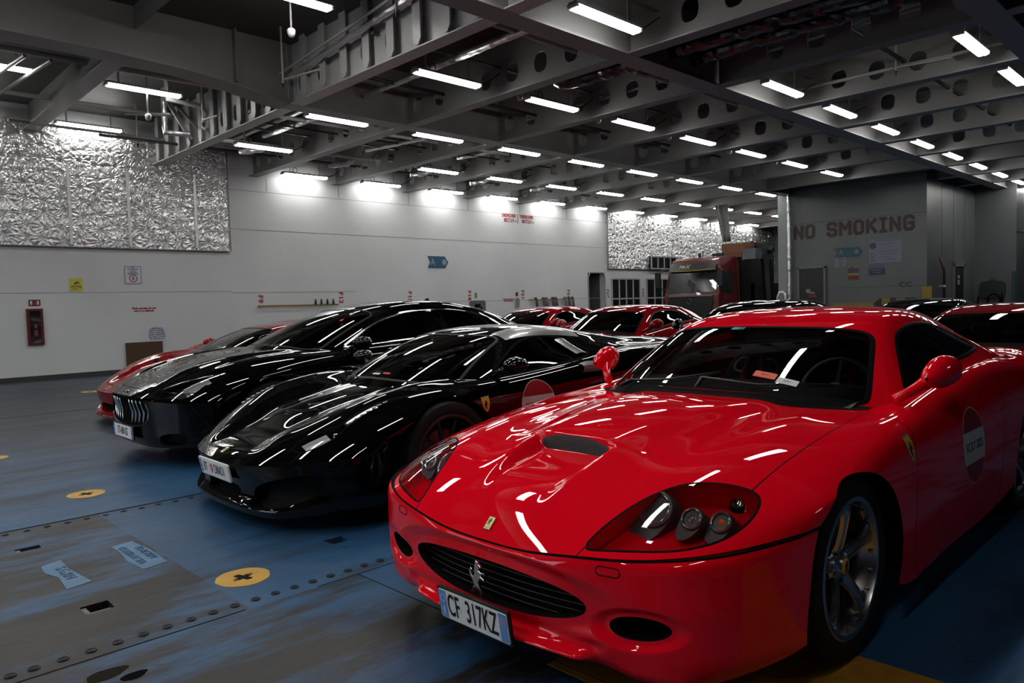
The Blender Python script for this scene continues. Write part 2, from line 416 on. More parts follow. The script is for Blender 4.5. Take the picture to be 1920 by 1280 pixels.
# ------------------------------------------------------------------ wheels
def wheel(parent, s, y, z, R, rim_r, width, side, style='five', alloy=None, simple=False, cap=True, steer=0.):
    """side = -1: outer face toward -y"""
    alloy = alloy or ALU
    loc = (s, y, z)
    w2 = width/2; mb = MB(); o = -1  # outer face at local -y
    seg = 40 if simple else 72
    prof = [(rim_r-.002, w2*.86), (rim_r+.004, w2*.98), (R-.035, w2*1.02), (R-.012, w2*.96), (R-.002, w2*.80)]
    if not simple:
        for g in (-.5, -.17, .17, .5):
            gy = -g*w2*1.5*.9; prof += [(R, gy+.010), (R-.007, gy+.005), (R-.007, gy-.005), (R, gy-.010)]
    prof += [(R-.002, -w2*.80), (R-.012, -w2*.96), (R-.035, -w2*1.02), (rim_r+.012, -w2*1.0), (rim_r+.004, -w2*.98), (rim_r-.002, -w2*.86)]
    mb.lathe(prof, 'y', seg=seg)
    t = mb.build('wheel', RUB, parent, True, sharp=35)
    t.location = loc; t.rotation_euler = (0, 0, steer+(math.pi if side > 0 else 0))
    r = MB()
    # rim lip and barrel
    r.lathe([(rim_r-.002, -w2*.86), (rim_r+.003, -w2*.97), (rim_r-.006, -w2*1.0), (rim_r-.020, -w2*.97), (rim_r-.026, -w2*.80), (rim_r-.040, -w2*.62), (rim_r-.045, -w2*.2), (rim_r-.05, w2*.8), (rim_r-.01, w2*.86)], 'y', seg=seg)
    yo = -w2
    if style == 'five':
        for k in range(5):
            a = math.radians(72*k+20); ca, sa = math.cos(a), math.sin(a)
            st = [(.045, .040, .045, .030), (.085, .030, .032, .030), (.13, .026, .022, .028), (.175, .030, .013, .026), (rim_r-.052, .042, .010, .024), (rim_r-.030, .056, .014, .022)]
            V = []; F = []
            for rad, hw, dep, th in st:
                yy = yo+dep+.004
                sec = [(-hw, yy+.016), (-hw*.75, yy+.004), (-hw*.28, yy-.001), (-hw*.12, yy+.006), (hw*.12, yy+.006), (hw*.28, yy-.001), (hw*.75, yy+.004), (hw, yy+.016), (hw*.8, yy+.016+th), (-hw*.8, yy+.016+th)]
                for q, yq in sec: V.append((rad*ca-q*sa, yq, rad*sa+q*ca))
            n = 10
            for i in range(len(st)-1):
                for j in range(n): F.append((i*n+j, i*n+(j+1) % n, (i+1)*n+(j+1) % n, (i+1)*n+j))
            r.add(V, F)
        r.lathe([(0, yo+.030), (.034, yo+.030), (.036, yo+.040), (.060, yo+.048), (.075, yo+.060), (.075, yo+.10)], 'y', seg=24)
        for k in range(5):
            a = math.radians(72*k+56); r.lathe([(0, yo+.040), (.009, yo+.041), (.010, yo+.06)], 'y', c=(.056*math.cos(a), 0, .056*math.sin(a)), seg=6)
        if not simple:
            for k in range(20):
                a = 2*math.pi*k/20; r.lathe([(0, yo+.012), (.0045, yo+.014), (.005, yo+.03)], 'y', c=((rim_r-.034)*math.cos(a), 0, (rim_r-.034)*math.sin(a)), seg=6)
    else:
        for k in range(10):
            a = math.radians(36*k); ca, sa = math.cos(a), math.sin(a)
            V = []; F = []
            st = [(.05, .016, .05), (.12, .011, .035), (rim_r-.03, .014, .02)]
            for rad, hw, dep in st:
                for q, yq in ((-hw, yo+dep+.01), (0, yo+dep), (hw, yo+dep+.01), (hw*.7, yo+dep+.03), (-hw*.7, yo+dep+.03)): V.append((rad*ca-q*sa, yq, rad*sa+q*ca))
            for i in range(2):
                for j in range(5): F.append((i*5+j, i*5+(j+1) % 5, (i+1)*5+(j+1) % 5, (i+1)*5+j))
            r.add(V, F)
        r.lathe([(0, yo+.035), (.035, yo+.035), (.06, yo+.05), (.07, yo+.09)], 'y', seg=20)
    r.build('rim', alloy, t, True, sharp=38)
    d = MB(); d.lathe([(.06, .0), (.16, .0), (.16, -.02), (.06, -.02)], 'y', seg=32)
    d.build('brake_disc', STEEL, t, True, sharp=40)
    if not simple:
        k = MB(); k.lathe([(0, yo+.026), (.026, yo+.027), (.030, yo+.031)], 'y', seg=24)
        c = k.build('hub_cap', YEL, t, True)
        M = frame((0, yo+.0255, 0), (1, 0, 0), (0, 0, 1))
        h = MB(); h.prism([(x*.045, q*.045) for x, q in HORSE], 0, .0012, M); h.build('horse_emblem', INK, c) if False else h.build('horse_emblem', INK, t)
    return t

# ------------------------------------------------------------------ number plate
def plate(parent, M, w, h, parts, frame_m=BLK, ftext=None):
    """parts: list of (kind, ...) drawn on the plate, local xy in metres, origin at the plate centre"""
    b = MB(); b.prism(rrect(w+.016, h+.016, .010), -.012, -.0005, M); fr = b.build('plate_frame', frame_m, parent)
    b = MB(); b.prism(rrect(w, h, .008), -.002, .0015, M); pl = b.build('number_plate', PWHT, parent)
    for p in parts:
        if p[0] == 'rect':
            _, nm, x, y, ww, hh, m = p; q = MB(); q.prism([(x-ww/2, y-hh/2), (x+ww/2, y-hh/2), (x+ww/2, y+hh/2), (x-ww/2, y+hh/2)], .0016, .0024, M); q.build(nm, m, pl)
        elif p[0] == 'text':
            _, nm, x, y, st, size, sx, m, bold = p
            V, F = text_mesh(st, size, bold=bold, sx=sx); mesh_obj(nm, [M @ Vector((a+x, c+y, .0030)) for a, c, d in V], F, m, pl)
        elif p[0] == 'poly':
            _, nm, pts, m, zz = p; q = MB(); q.prism(pts, .0016, zz, M); q.build(nm, m, pl)
        elif p[0] == 'ring':
            _, nm, x, y, r, t, m = p; q = MB()
            n = 28; V = []; F = []
            for k in range(n):
                a = 2*math.pi*k/n
                for rr in (r, r-t): V.append(M @ Vector((x+rr*math.cos(a), y+rr*math.sin(a), .0031)))
            for k in range(n): k2 = (k+1) % n; F.append((2*k, 2*k2, 2*k2+1, 2*k+1))
            q.add(V, F); q.build(nm, m, pl)
        elif p[0] == 'stars':
            _, nm, x, y, r, m = p; q = MB()
            for k in range(12):
                a = 2*math.pi*k/12; q.prism(circ(.0022, 5, cx=x+r*math.cos(a), cy=y+r*math.sin(a)), .0024, .0030, M)
            q.build(nm, m, pl)
    return pl
# ------------------------------------------------------------------ hall of the ferry deck
ZB = 4.66; ZD = 5.62; YW = 17.77
BX = [6.11+2.328*k for k in range(-7, 13)]
def paint_steel(name, c1, c2, sc=.5, r=(.32, .5), bump=.15, bs=1.2, bd=.03):
    return noise_mat(name, c1, c2, sc, r, bump=bump, bscale=bs, bdist=bd)
WALLM = paint_steel('white_wall_paint', (.50, .51, .515), (.57, .58, .585))
WALLD = paint_steel('shaded_wall_paint', (.075, .078, .080), (.098, .10, .102))  # white paint in shade; the shade is put into this grey
CEILM = noise_mat('ceiling_paint', (.06, .06, .058), (.08, .08, .078), 1.2, (.45, .6), bump=.1, bscale=3)
BEAMM = noise_mat('beam_paint', (.185, .182, .176), (.225, .222, .215), 1.0, (.35, .5), bump=.08, bscale=4)
BEAML = noise_mat('lamplit_beam_paint', (.44, .44, .43), (.52, .52, .51), 1.0, (.3, .45), bump=.08, bscale=4)  # brighter copy of the beam paint, lamplight put into the colour
SEAM = mat('weld_seam', (.22, .22, .22), .5); SEAMD = mat('weld_seam_dark', (.03, .03, .03), .5)
DARKH = mat('dark_opening', (.012, .012, .013), .8, spec=.1)

# floor: worn blue deck paint
def floor_mat():
    m = mat('blue_deck_paint', (.02, .08, .17), .4); n, l = nodes(m); b = n['Principled BSDF']
    tc = n.new('ShaderNodeTexCoord')
    def noise(sc, st, det=8, rot=0, rough=.6):
        mp = n.new('ShaderNodeMapping'); mp.inputs['Scale'].default_value = st; mp.inputs['Rotation'].default_value = (0, 0, rot)
        l.new(tc.outputs['Object'], mp.inputs[0]); z = n.new('ShaderNodeTexNoise'); z.inputs['Scale'].default_value = sc; z.inputs['Detail'].default_value = det; z.inputs['Roughness'].default_value = rough
        l.new(mp.outputs[0], z.inputs['Vector']); return z.outputs[0]
    def ramp(i, p0, p1, c0=(0, 0, 0, 1), c1=(1, 1, 1, 1)):
        r = n.new('ShaderNodeValToRGB'); r.color_ramp.elements[0].position = p0; r.color_ramp.elements[1].position = p1
        r.color_ramp.elements[0].color = c0; r.color_ramp.elements[1].color = c1; l.new(i, r.inputs[0]); return r.outputs[0]
    def mix(f, a, c):
        x = n.new('ShaderNodeMix'); x.data_type = 'RGBA'
        if hasattr(f, 'default_value') or hasattr(f, 'links'): l.new(f, x.inputs[0])
        else: x.inputs[0].default_value = f
        for s_, v in ((x.inputs[6], a), (x.inputs[7], c)):
            if isinstance(v, tuple): s_.default_value = v
            else: l.new(v, s_)
        return x.outputs[2]
    base = ramp(noise(1.1, (.5, 1.6, 1)), .3, .7, (.012, .055, .130, 1), (.028, .108, .225, 1))
    sx0 = n.new('ShaderNodeSeparateXYZ'); l.new(tc.outputs['Object'], sx0.inputs[0])
    def mth(op, a, b_=None):
        q = n.new('ShaderNodeMath'); q.operation = op
        for i_, v in enumerate((a, b_)):
            if v is None: continue
            if isinstance(v, (int, float)): q.inputs[i_].default_value = v
            else: l.new(v, q.inputs[i_])
        return q.outputs[0]
    # hatch plate left of x = 1.37 between the seams is grimier than the deck beside it
    inside = mth('MULTIPLY', mth('MULTIPLY', mth('LESS_THAN', sx0.outputs[0], 1.37), mth('GREATER_THAN', sx0.outputs[1], 3.1)), mth('LESS_THAN', sx0.outputs[1], 5.36))
    near = mth('MULTIPLY', mth('LESS_THAN', sx0.outputs[0], 1.92), mth('LESS_THAN', sx0.outputs[1], 3.1))
    bias = mth('ADD', mth('MULTIPLY', inside, .085), mth('MULTIPLY', near, .05))
    dirt = ramp(mth('ADD', noise(1.5, (.40, 1.5, 1), 12, 0, .68), bias), .50, .60)
    dirt2 = ramp(mth('ADD', noise(.30, (.8, 1.3, 1), 4), bias), .40, .52)
    mul = n.new('ShaderNodeMath'); mul.operation = 'MULTIPLY'; l.new(dirt, mul.inputs[0]); l.new(dirt2, mul.inputs[1])
    c = mix(mul.outputs[0], base, (.014, .013, .0125, 1))
    # far lane is a darker worn grey
    sx = n.new('ShaderNodeSeparateXYZ'); l.new(tc.outputs['Object'], sx.inputs[0])
    mr = n.new('ShaderNodeMapRange'); mr.inputs['From Min'].default_value = 6.2; mr.inputs['From Max'].default_value = 9.5; l.new(sx.outputs[1], mr.inputs[0])
    st = ramp(noise(1.2, (.12, 2.2, 1), 6), .36, .62)
    m2 = n.new('ShaderNodeMath'); m2.operation = 'MULTIPLY'; m2.inputs[1].default_value = .9; l.new(mr.outputs[0], m2.inputs[0])
    c = mix(m2.outputs[0], c, mix(st, (.010, .011, .013, 1), (.020, .026, .034, 1)))
    blot = ramp(noise(7, (.8, 1.2, 1), 6, .3), .66, .72)
    c = mix(blot, c, (.006, .006, .006, 1))
    fine = ramp(noise(26, (.6, 1.3, 1), 6), .64, .70)
    f2 = n.new('ShaderNodeMath'); f2.operation = 'MULTIPLY'; f2.inputs[1].default_value = .55; l.new(fine, f2.inputs[0])
    c = mix(f2.outputs[0], c, (.005, .009, .013, 1))
    l.new(c, b.inputs['Base Color'])
    rr = n.new('ShaderNodeMapRange'); rr.inputs['To Min'].default_value = .30; rr.inputs['To Max'].default_value = .62; l.new(noise(2.2, (.5, 1.4, 1)), rr.inputs[0]); l.new(rr.outputs[0], b.inputs['Roughness'])
    bp = n.new('ShaderNodeBump'); bp.inputs['Strength'].default_value = .35; bp.inputs['Distance'].default_value = .006
    l.new(noise(9, (.6, 1.4, 1), 8), bp.inputs['Height']); l.new(bp.outputs[0], b.inputs['Normal'])
    return m
FL = floor_mat()
def slab(name, x0, x1, y0, y1, z0, z1, m, kind='structure', parent=None, label=None):
    b = MB(); b.box(((x0+x1)/2, (y0+y1)/2, (z0+z1)/2), (x1-x0, y1-y0, z1-z0)); o = b.build(name, m, parent)
    if kind and parent is None: o['kind'] = kind
    return o
# floor plate with open lashing slots
def floor():
    holes = [(.85, .965, 3.585, 3.695), (.825, .945, 4.835, 4.905), (2.07, 2.19, 3.60, 3.70)]
    xs = sorted({-9.2, 60}|{v for h in holes for v in h[:2]}); ys = sorted({-14, 20}|{v for h in holes for v in h[2:]})
    V = []; F = []; id = {}
    def vi(x, y, z):
        k = (x, y, z)
        if k not in id: id[k] = len(V); V.append(k)
        return id[k]
    for i in range(len(xs)-1):
        for j in range(len(ys)-1):
            x0, x1, y0, y1 = xs[i], xs[i+1], ys[j], ys[j+1]
            if any(h[0] <= x0 and x1 <= h[1] and h[2] <= y0 and y1 <= h[3] for h in holes): continue
            F.append((vi(x0, y0, 0), vi(x1, y0, 0), vi(x1, y1, 0), vi(x0, y1, 0)))
    for x0, x1, y0, y1 in holes:
        c = [(x0, y0), (x1, y0), (x1, y1), (x0, y1)]
        for i in range(4):
            a, d = c[i], c[(i+1) % 4]; F.append((vi(*a, 0), vi(*a, -.06), vi(*d, -.06), vi(*d, 0)))
        F.append(tuple(vi(*q, -.06) for q in c))
    return struct('floor', V, F, FL)
floor()
for i, (x0, x1, y0, y1) in enumerate(((.85, .965, 3.585, 3.695), (.825, .945, 4.835, 4.905), (2.07, 2.19, 3.60, 3.70))):
    t = MB(); t.box(((x0+x1)/2, (y0+y1)/2, -.03), (x1-x0-.004, .014, .022)); 
    t.box((x0+.012, (y0+y1)/2, -.02), (.020, y1-y0-.02, .03))
    o = t.build('lashing_bar', STEEL); tag(o, ('steel bar inside the deck slot nearest the lower left corner', 'steel bar inside the small deck slot beside the raised lettering', 'steel bar inside the deck slot next to the red bumper')[i], 'lashing bar', 'bars in the deck slots')
# deck seams
def seam(x0, x1, y, w=.006):
    b = MB(); b.box(((x0+x1)/2, y, .0008), (x1-x0, w, .0016)); o = b.build('trim_1', DARKH); o['kind'] = 'structure'
seam(-10, 1.35, 3.105); seam(1.7, 5, 3.105, .003); seam(-10, 20, 5.36, .02); seam(-10, 30, 11.5, .015)
b = MB(); b.box((0, 0, .0008), (.004, 7, .0016)); o = b.build('trim_1', DARKH); o.location = (1.92, -.4+0, 0); o['kind'] = 'structure'
# bolts
def bolt(x, y, n, row):
    t = MB(); t.lathe([(.0, .0015), (.0045, .0015), (.0055, .0030), (.0110, .0030), (.0125, .0010), (.0165, .0010), (.0180, .0032), (.0205, .0032), (.0215, .0)], 'z', seg=16)
    return t
bm0 = bolt(0, 0, 0, 0).build('deck_bolt', mat('dark_bolt', (.012, .014, .017), .5, .3), None, True, sharp=30)
ORD = ['first', 'second', 'third', 'fourth', 'fifth', 'sixth', 'seventh', 'eighth', 'ninth', 'tenth', 'eleventh', 'twelfth', 'thirteenth', 'fourteenth', 'fifteenth', 'sixteenth', 'seventeenth', 'eighteenth', 'nineteenth', 'twentieth', '21st', '22nd', '23rd', '24th', '25th', '26th', '27th', '28th', '29th', '30th']
xs1 = [.498, .573]+[.668+.0955*k for k in range(17)]
for i, x in enumerate(xs1):
    o = bm0 if i == 0 else bm0.copy()
    if i: COL.objects.link(o)
    o.location = (x, 3.182, .0005); o.rotation_euler = (0, 0, i*1.1)
    tag(o, f'{ORD[i]} countersunk deck bolt from the left in the row running to the red bumper', 'bolt', 'bolts along the near deck seam')
for i in range(12):
    o = bm0.copy(); COL.objects.link(o); o.location = (.74+.0955*i*1.15, 5.285+.008*(i % 2), .0005); o.scale = (.9, .9, .9)
    tag(o, f'{ORD[i]} worn bolt from the left on the deck seam leading to the low black car', 'bolt', 'bolts along the far deck seam')
# yellow lashing pots
YP = noise_mat('yellow_deck_paint', (.55, .31, .045), (.66, .40, .07), 8, (.4, .55), bump=.2, bscale=30, bdist=.003)
def pot(x, y, r, label, dirty=0):
    t = thing('lashing_pot', label, 'deck socket', (x, y, 0), 0, 'yellow lashing pots')
    # rim with a cross shaped hole
    cross = []
    a, w = .38*r, .14*r
    for k in range(4):
        c, s = math.cos(k*math.pi/2+.35), math.sin(k*math.pi/2+.35)
        for px, py in ((w, w*.9), (a*(1.0 if k % 2 else .8), w), (a*(1.12 if k % 2 else .9), 0), (a*(1.0 if k % 2 else .8), -w)): cross.append((px*c-py*s, px*s+py*c))
    import bisect
    n = 48; out = [(r*(1+.02*math.sin(3*q)+.012*math.sin(7*q+1)-(.05 if 2.5 < q < 2.75 else 0))*math.cos(q), r*(1+.02*math.sin(3*q)+.012*math.sin(7*q+1))*math.sin(q)) for q in [2*math.pi*i/n for i in range(n)]]
    cr = sorted(cross, key=lambda p: math.atan2(p[1], p[0])); m = len(cr)
    bmm = bmesh.new()
    vo = [bmm.verts.new((*p, .0022)) for p in out]; vc = [bmm.verts.new((*p, .0022)) for p in cr]
    eo = [bmm.edges.new((vo[i], vo[(i+1) % n])) for i in range(n)]; ec = [bmm.edges.new((vc[i], vc[(i+1) % m])) for i in range(m)]
    bmesh.ops.triangle_fill(bmm, use_beauty=True, edges=eo+ec)
    ex = bmesh.ops.extrude_edge_only(bmm, edges=eo); 
    for v in ex['geom']:
        if isinstance(v, bmesh.types.BMVert): v.co.z = 0
    me = bpy.data.meshes.new('painted_disc'); bmm.to_mesh(me); bmm.free(); me.materials.append(YP)
    link(bpy.data.objects.new('painted_disc', me), t)
    q = MB(); q.prism(cr, .0008, .0012); q.build('cross_opening', DARKH, t)
    for k in (0, 2):
        c, s = math.cos(k*math.pi/2+.35), math.sin(k*math.pi/2+.35)
        q = MB(); q.prism(circ(.10*r, 10, cx=.36*r*c, cy=.36*r*s), .0012, .0030); q.build('rusty_lug', mat('rust', (.16, .07, .02), .7), t)
    return t
pot(1.515, 3.495, .128, 'yellow painted lashing pot between the bolt row and the low black car')
pot(1.475, 6.03, .125, 'yellow lashing pot in front of the gap between the two black cars')
pot(3.62, 14.14, .15, 'faded yellow lashing pot beyond the red car nose on the left')
pot(1.28, 8.3, .12, 'yellow lashing pot on the dark lane at the left edge')
# raised lettering patches
PT = noise_mat('pale_blue_paint', (.07, .17, .30), (.10, .23, .38), 6, (.4, .5))
def sign_patch(name, poly, lines, label):
    q = MB(); q.prism(poly, .0006, .0018); o = q.build(name, PT); tag(o, label, 'deck lettering', 'raised lettering on the deck')
    for s_, size, x, y, rz, sx in lines:
        V, F = text_mesh(s_, size, ext=.0016, sx=sx); M = Matrix.Translation((x, y, .0030)) @ Matrix.Rotation(rz, 4, 'Z')
        mesh_obj('raised_letters', [M @ Vector(v) for v in V], F, mat('letter_blue', (.035, .10, .20), .4), o)
sign_patch('deck_lettering', [(1.215, 4.53), (1.33, 4.55), (1.352, 4.32), (1.345, 4.03), (1.22, 4.0), (1.20, 4.2), (1.222, 4.40)][::-1],
           [('TO BE KEPT', .056, 1.315, 4.27, -math.pi/2, .95), ('CLOSED AT SEA', .056, 1.247, 4.28, -math.pi/2, .95)], 'pale blue deck patch with raised words TO BE KEPT CLOSED AT SEA')
sign_patch('deck_lettering', [(.862, 4.46), (.96, 4.50), (.955, 4.30), (.985, 4.02), (.87, 3.99), (.885, 4.2), (.85, 4.33)][::-1],
           [('S.G.RN', .075, .925, 4.25, -math.pi/2, 1.05)], 'pale blue deck patch with raised letters left of the longer lettering')
# floor stripe + stains
SY = noise_mat('worn_stripe_yellow', (.42, .20, .02), (.30, .13, .02), 14, (.45, .6), bump=.3, bscale=20, bdist=.004, detail=10)
q = MB(); q.box((2.28, 0, .0007), (.80, 3.6, .0014)); o = q.build('floor_stripe', SY); tag(o, 'worn yellow band painted on the deck under the red front wheel', 'floor marking')
for i, (x, y, r, c, lb) in enumerate(((.815, 2.845, .046, (.003, .003, .003), 'black oil spot on the blue deck near the bottom edge'), (.75, 2.93, .07, (.022, .018, .014), 'brown stain beside the black oil spot near the bottom edge'))):
    P_ = [(r*(1+.12*math.sin(2*k)+.08*math.sin(5*k+i))*math.cos(k)+x, r*.62*(1+.10*math.sin(3*k+i))*math.sin(k)+y) for k in [2*math.pi*j/28 for j in range(28)]]
    q = MB(); q.prism(P_, .0006, .0010+.0003*(1-i)); o = q.build('oil_stain', mat('stain%d' % i, c, .9, spec=.05)); tag(o, lb, 'stain')
# ---- walls
def wallpanel(name, x0, x1, z0, z1, y, m, th=.1): return slab(name, x0, x1, y, y+th, z0, z1, m)
slab('wall_left', 1.2, 7.74, YW-.05, YW+.25, 0, 5.7, WALLM); slab('wall_left', -9.2, 1.2, YW-.05, YW+.25, 0, 5.7, mat('dark_left_wall', (.05, .05, .052), .6))
slab('wall_left', 7.74, 21.30, YW, YW+.25, 0, 5.7, WALLM)
slab('wall_left', 21.30, 22.30, YW, YW+.25, 2.38, 5.7, WALLM)
slab('wall_left', 22.30, 60, YW, YW+.25, 0, 5.7, WALLM)
LG = mat('lobby_grey', (.10, .10, .10), .6)
slab('wall_left', 21.2, 22.4, YW+.9, YW+1.0, 0, 2.6, LG); slab('wall_left', 21.2, 21.3, YW+.25, YW+.95, 0, 2.6, LG); slab('wall_left', 22.3, 22.4, YW+.25, YW+.95, 0, 2.6, LG); slab('wall_left', 21.2, 22.4, YW+.25, YW+.95, 2.5, 2.6, LG)
q = MB(); P_ = [(21.30, 0), (21.30, 2.20), (21.42, 2.38), (22.18, 2.38), (22.30, 2.20), (22.30, 0)]
q.tube([(x, YW-.01, z) for x, z in P_], .03, 6); o = q.build('door_1', mat('frame_grey', (.25, .25, .25), .4)); o['kind'] = 'structure'
for (x0, x1, z, y) in ((7.75, 22.3, 3.325, YW), (7.75, 11.3, 1.765, YW), (7.75, 30, 4.28, YW), (-12, 7.74, 1.80, YW-.05), (11.3, 40, 1.42, YW)):
    slab('trim_2', x0, x1, y-.004, y, z-.006, z+.006, SEAM)
for x in (8.78, 10.85, 11.9, 13.2, 14.2, 15.5, 16.5, 17.8, 18.9, 20.2): slab('trim_2', x-.006, x+.006, YW-.004, YW, 4.30, 4.66, SEAM)
slab('baseboard_left', -12, 7.74, YW-.12, YW-.05, 0, .10, mat('dark_kerb', (.03, .03, .03), .6))
slab('baseboard_left', 7.74, 60, YW-.07, YW, 0, .10, mat('dark_kerb'))
slab('wall_back', 58, 58.2, -14, 18, 0, 5.7, WALLD)
DW = mat('dark_left_wall', (.05, .05, .052), .6); slab('wall_front', -9.2, -9, -14, 6.5, 0, 5.7, DW); slab('wall_front', -9.2, -9, 15.0, 18, 0, 5.7, DW); slab('wall_front', -9.2, -9, 6.5, 15.0, 3.3, 5.7, DW)  # stern opening added out of view to bring daylight onto the car fronts
slab('unseen_ramp', -24, -9.2, 6.0, 15.5, -.4, -.02, mat('ramp_grey', (.10, .10, .10), .7))  # out of view, outside the added stern opening
slab('wall_right', -12, 60, -14.2, -14, 0, 5.7, mat('right_wall_dark', (.04, .04, .04), .7))
# no-smoking casing
slab('wall_casing', 24.0, 29.0, 7.10, 11.45, 0, 5.7, WALLD)
slab('wall_casing', 29.0, 34.0, 5.90, 11.45, 0, 5.7, WALLD)
slab('wall_casing', 34.0, 36.0, 5.90, 11.45, 0, 5.7, WALLD)
slab('pillar', 23.9, 24.0, 11.30, 11.62, 0, 5.7, mat('pillar_grey', (.20, .205, .21), .5))
for z, y0, y1 in ((1.50, 7.1, 10.05), (3.65, 7.1, 11.3), ): slab('trim_3', 23.995, 24.0, y0, y1, z-.006, z+.006, SEAMD)
slab('trim_3', 29, 34, 5.893, 5.9, 3.2, 3.215, SEAMD)
for x in (25.4, 26.6, 27.8): slab('trim_3', x-.006, x+.006, 7.094, 7.10, 0, 4.7, SEAMD)
# ---- ceiling
slab('ceiling', -12, 60, -14, 18, ZD, ZD+.2, CEILM)
def web_cells(mb, X, y0, y1, z0, z1, th, pitch=.59, hw=.13, hh=.15, zc=4.98, skip=None, first=None):
    y = y0; n = max(1, round((y1-y0)/pitch)); p = (y1-y0)/n; N = 24
    for i in range(n):
        a, b2 = y0+i*p, y0+(i+1)*p; cy = (a+b2)/2
        hole = not (skip and skip(i, cy))
        sd = [X-th/2, X+th/2]
        if not hole:
            mb.box((X, cy, (z0+z1)/2), (th, p, z1-z0)); continue
        ring = []; rect = []
        for k in range(N):
            t = 2*math.pi*(k+.5)/N; c, s = math.cos(t), math.sin(t)
            e = 2.6; r = (abs(c/hw)**e+abs(s/hh)**e)**(-1/e)
            ring.append((cy+r*c, zc+r*s))
            dx = (b2-cy) if c > 0 else (cy-a); dz = (z1-zc) if s > 0 else (zc-z0)
            q_ = min(dx/abs(c) if abs(c) > 1e-6 else 1e9, dz/abs(s) if abs(s) > 1e-6 else 1e9); rect.append([cy+q_*c, zc+q_*s])
        for cn in ((b2, z1), (a, z1), (a, z0), (b2, z0)):      # nearest ray takes the corner
            k = min(range(N), key=lambda k: (rect[k][0]-cn[0])**2+(rect[k][1]-cn[1])**2); rect[k] = list(cn)
        V = []; F = []
        for X_ in sd:
            V += [(X_, *p_) for p_ in ring]+[(X_, *p_) for p_ in rect]
        for k in range(N):
            k2 = (k+1) % N
            F.append((k, k2, N+k2, N+k)); F.append((2*N+k, 3*N+k, 3*N+k2, 2*N+k2)); F.append((k, 2*N+k, 2*N+k2, k2))
        mb.add(V, F)
for i, X in enumerate(BX):
    b = MB(); near = -2 < X < 22; raised = 3 < X < 5
    if raised: X = 3.69
    segs = [(-14, 2.30), (2.45, 6.18), (6.32, 11.28), (11.42, YW-.05)] if True else []
    for a, c in segs:
        if raised:
            b.box((X, (a+c)/2, (5.30 if c < 11.4 else 5.10)/2+ZD/2), (.02, c-a, ZD-(5.30 if c < 11.4 else 5.10))); continue
        if near and c > 2.4:
            web_cells(b, X, a, c, ZB, ZD, .02, skip=lambda k, cy: (k % 7) in (5,) )
        else: b.box((X, (a+c)/2, (ZB+ZD)/2), (.02, c-a, ZD-ZB))
    y0 = 11.35 if raised else -14; b.box((X+(0 if raised else .01), (YW+y0)/2, (5.09 if raised else ZB-.008)), (.28 if raised else .24, YW-y0, .018))
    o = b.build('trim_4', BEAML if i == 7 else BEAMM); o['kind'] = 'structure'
    if i == 7:
        y = 6.6
        while y < YW-.3:
            s_ = MB()
            s_.prism([(X-.10, ZB+.05), (X-.07, ZB), (X-.01, ZB), (X-.01, ZD), (X-.10, ZD)], y-.006, y+.006, Matrix(((1, 0, 0, 0), (0, 0, 1, 0), (0, 1, 0, 0), (0, 0, 0, 1))))
            s_.prism([(y-.085, ZB+.10), (y-.03, ZB+.02), (y+.03, ZB+.02), (y+.085, ZB+.10), (y+.085, ZD), (y-.085, ZD)], X-.112, X-.10, Matrix(((0, 0, 1, 0), (1, 0, 0, 0), (0, 1, 0, 0), (0, 0, 0, 1))))
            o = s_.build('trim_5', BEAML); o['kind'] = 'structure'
            y += .59
# longitudinal girders
def girder(Y, x0, x1, haunch=False):
    b = MB()
    if haunch:
        prof = [(-12, 4.95), (3.2, 4.93), (4.4, 4.88), (5.1, 4.80), (5.6, 4.71), (5.98, ZB)]
        for sg in (-.13, .13):
            V = [(x, Y+sg, z) for x, z in prof]+[(x, Y+sg, ZD) for x, z in prof]; n = len(prof)
            V += [(x, Y+sg+.012, z) for x, z, in prof]+[(x, Y+sg+.012, ZD) for x, z in prof]
            b.add(V, [(i, i+1, n+i+1, n+i) for i in range(n-1)]+[(2*n+i, 3*n+i, 3*n+i+1, 2*n+i+1) for i in range(n-1)])
        V = []
        for x, z in prof: V += [(x, Y-.22, z), (x, Y+.22, z), (x, Y-.22, z-.03), (x, Y+.22, z-.03)]
        F = []
        for i in range(len(prof)-1):
            a, c = 4*i, 4*i+4; F += [(a, a+1, c+1, c), (a+2, c+2, c+3, a+3), (a, c, c+2, a+2), (a+1, a+3, c+3, c+1)]
        b.add(V, F); x0 = 5.98
    for sg in (-.10, .10): b.box(((x0+x1)/2, Y+sg, (ZB+ZD)/2), (x1-x0, .015, ZD-ZB))
    b.box(((x0+x1)/2, Y, ZB-.004), (x1-x0, .34, .03))
    o = b.build('trim_6', BEAMM); o['kind'] = 'structure'
girder(11.35, -12, 60, True); girder(6.32, -12, 60); girder(2.45, -12, 60); girder(-2.7, -12, 60)
slab('trim_6', 5.10-.01, 5.10+.01, 11.10, 11.22, 4.82, ZD, BEAMM)
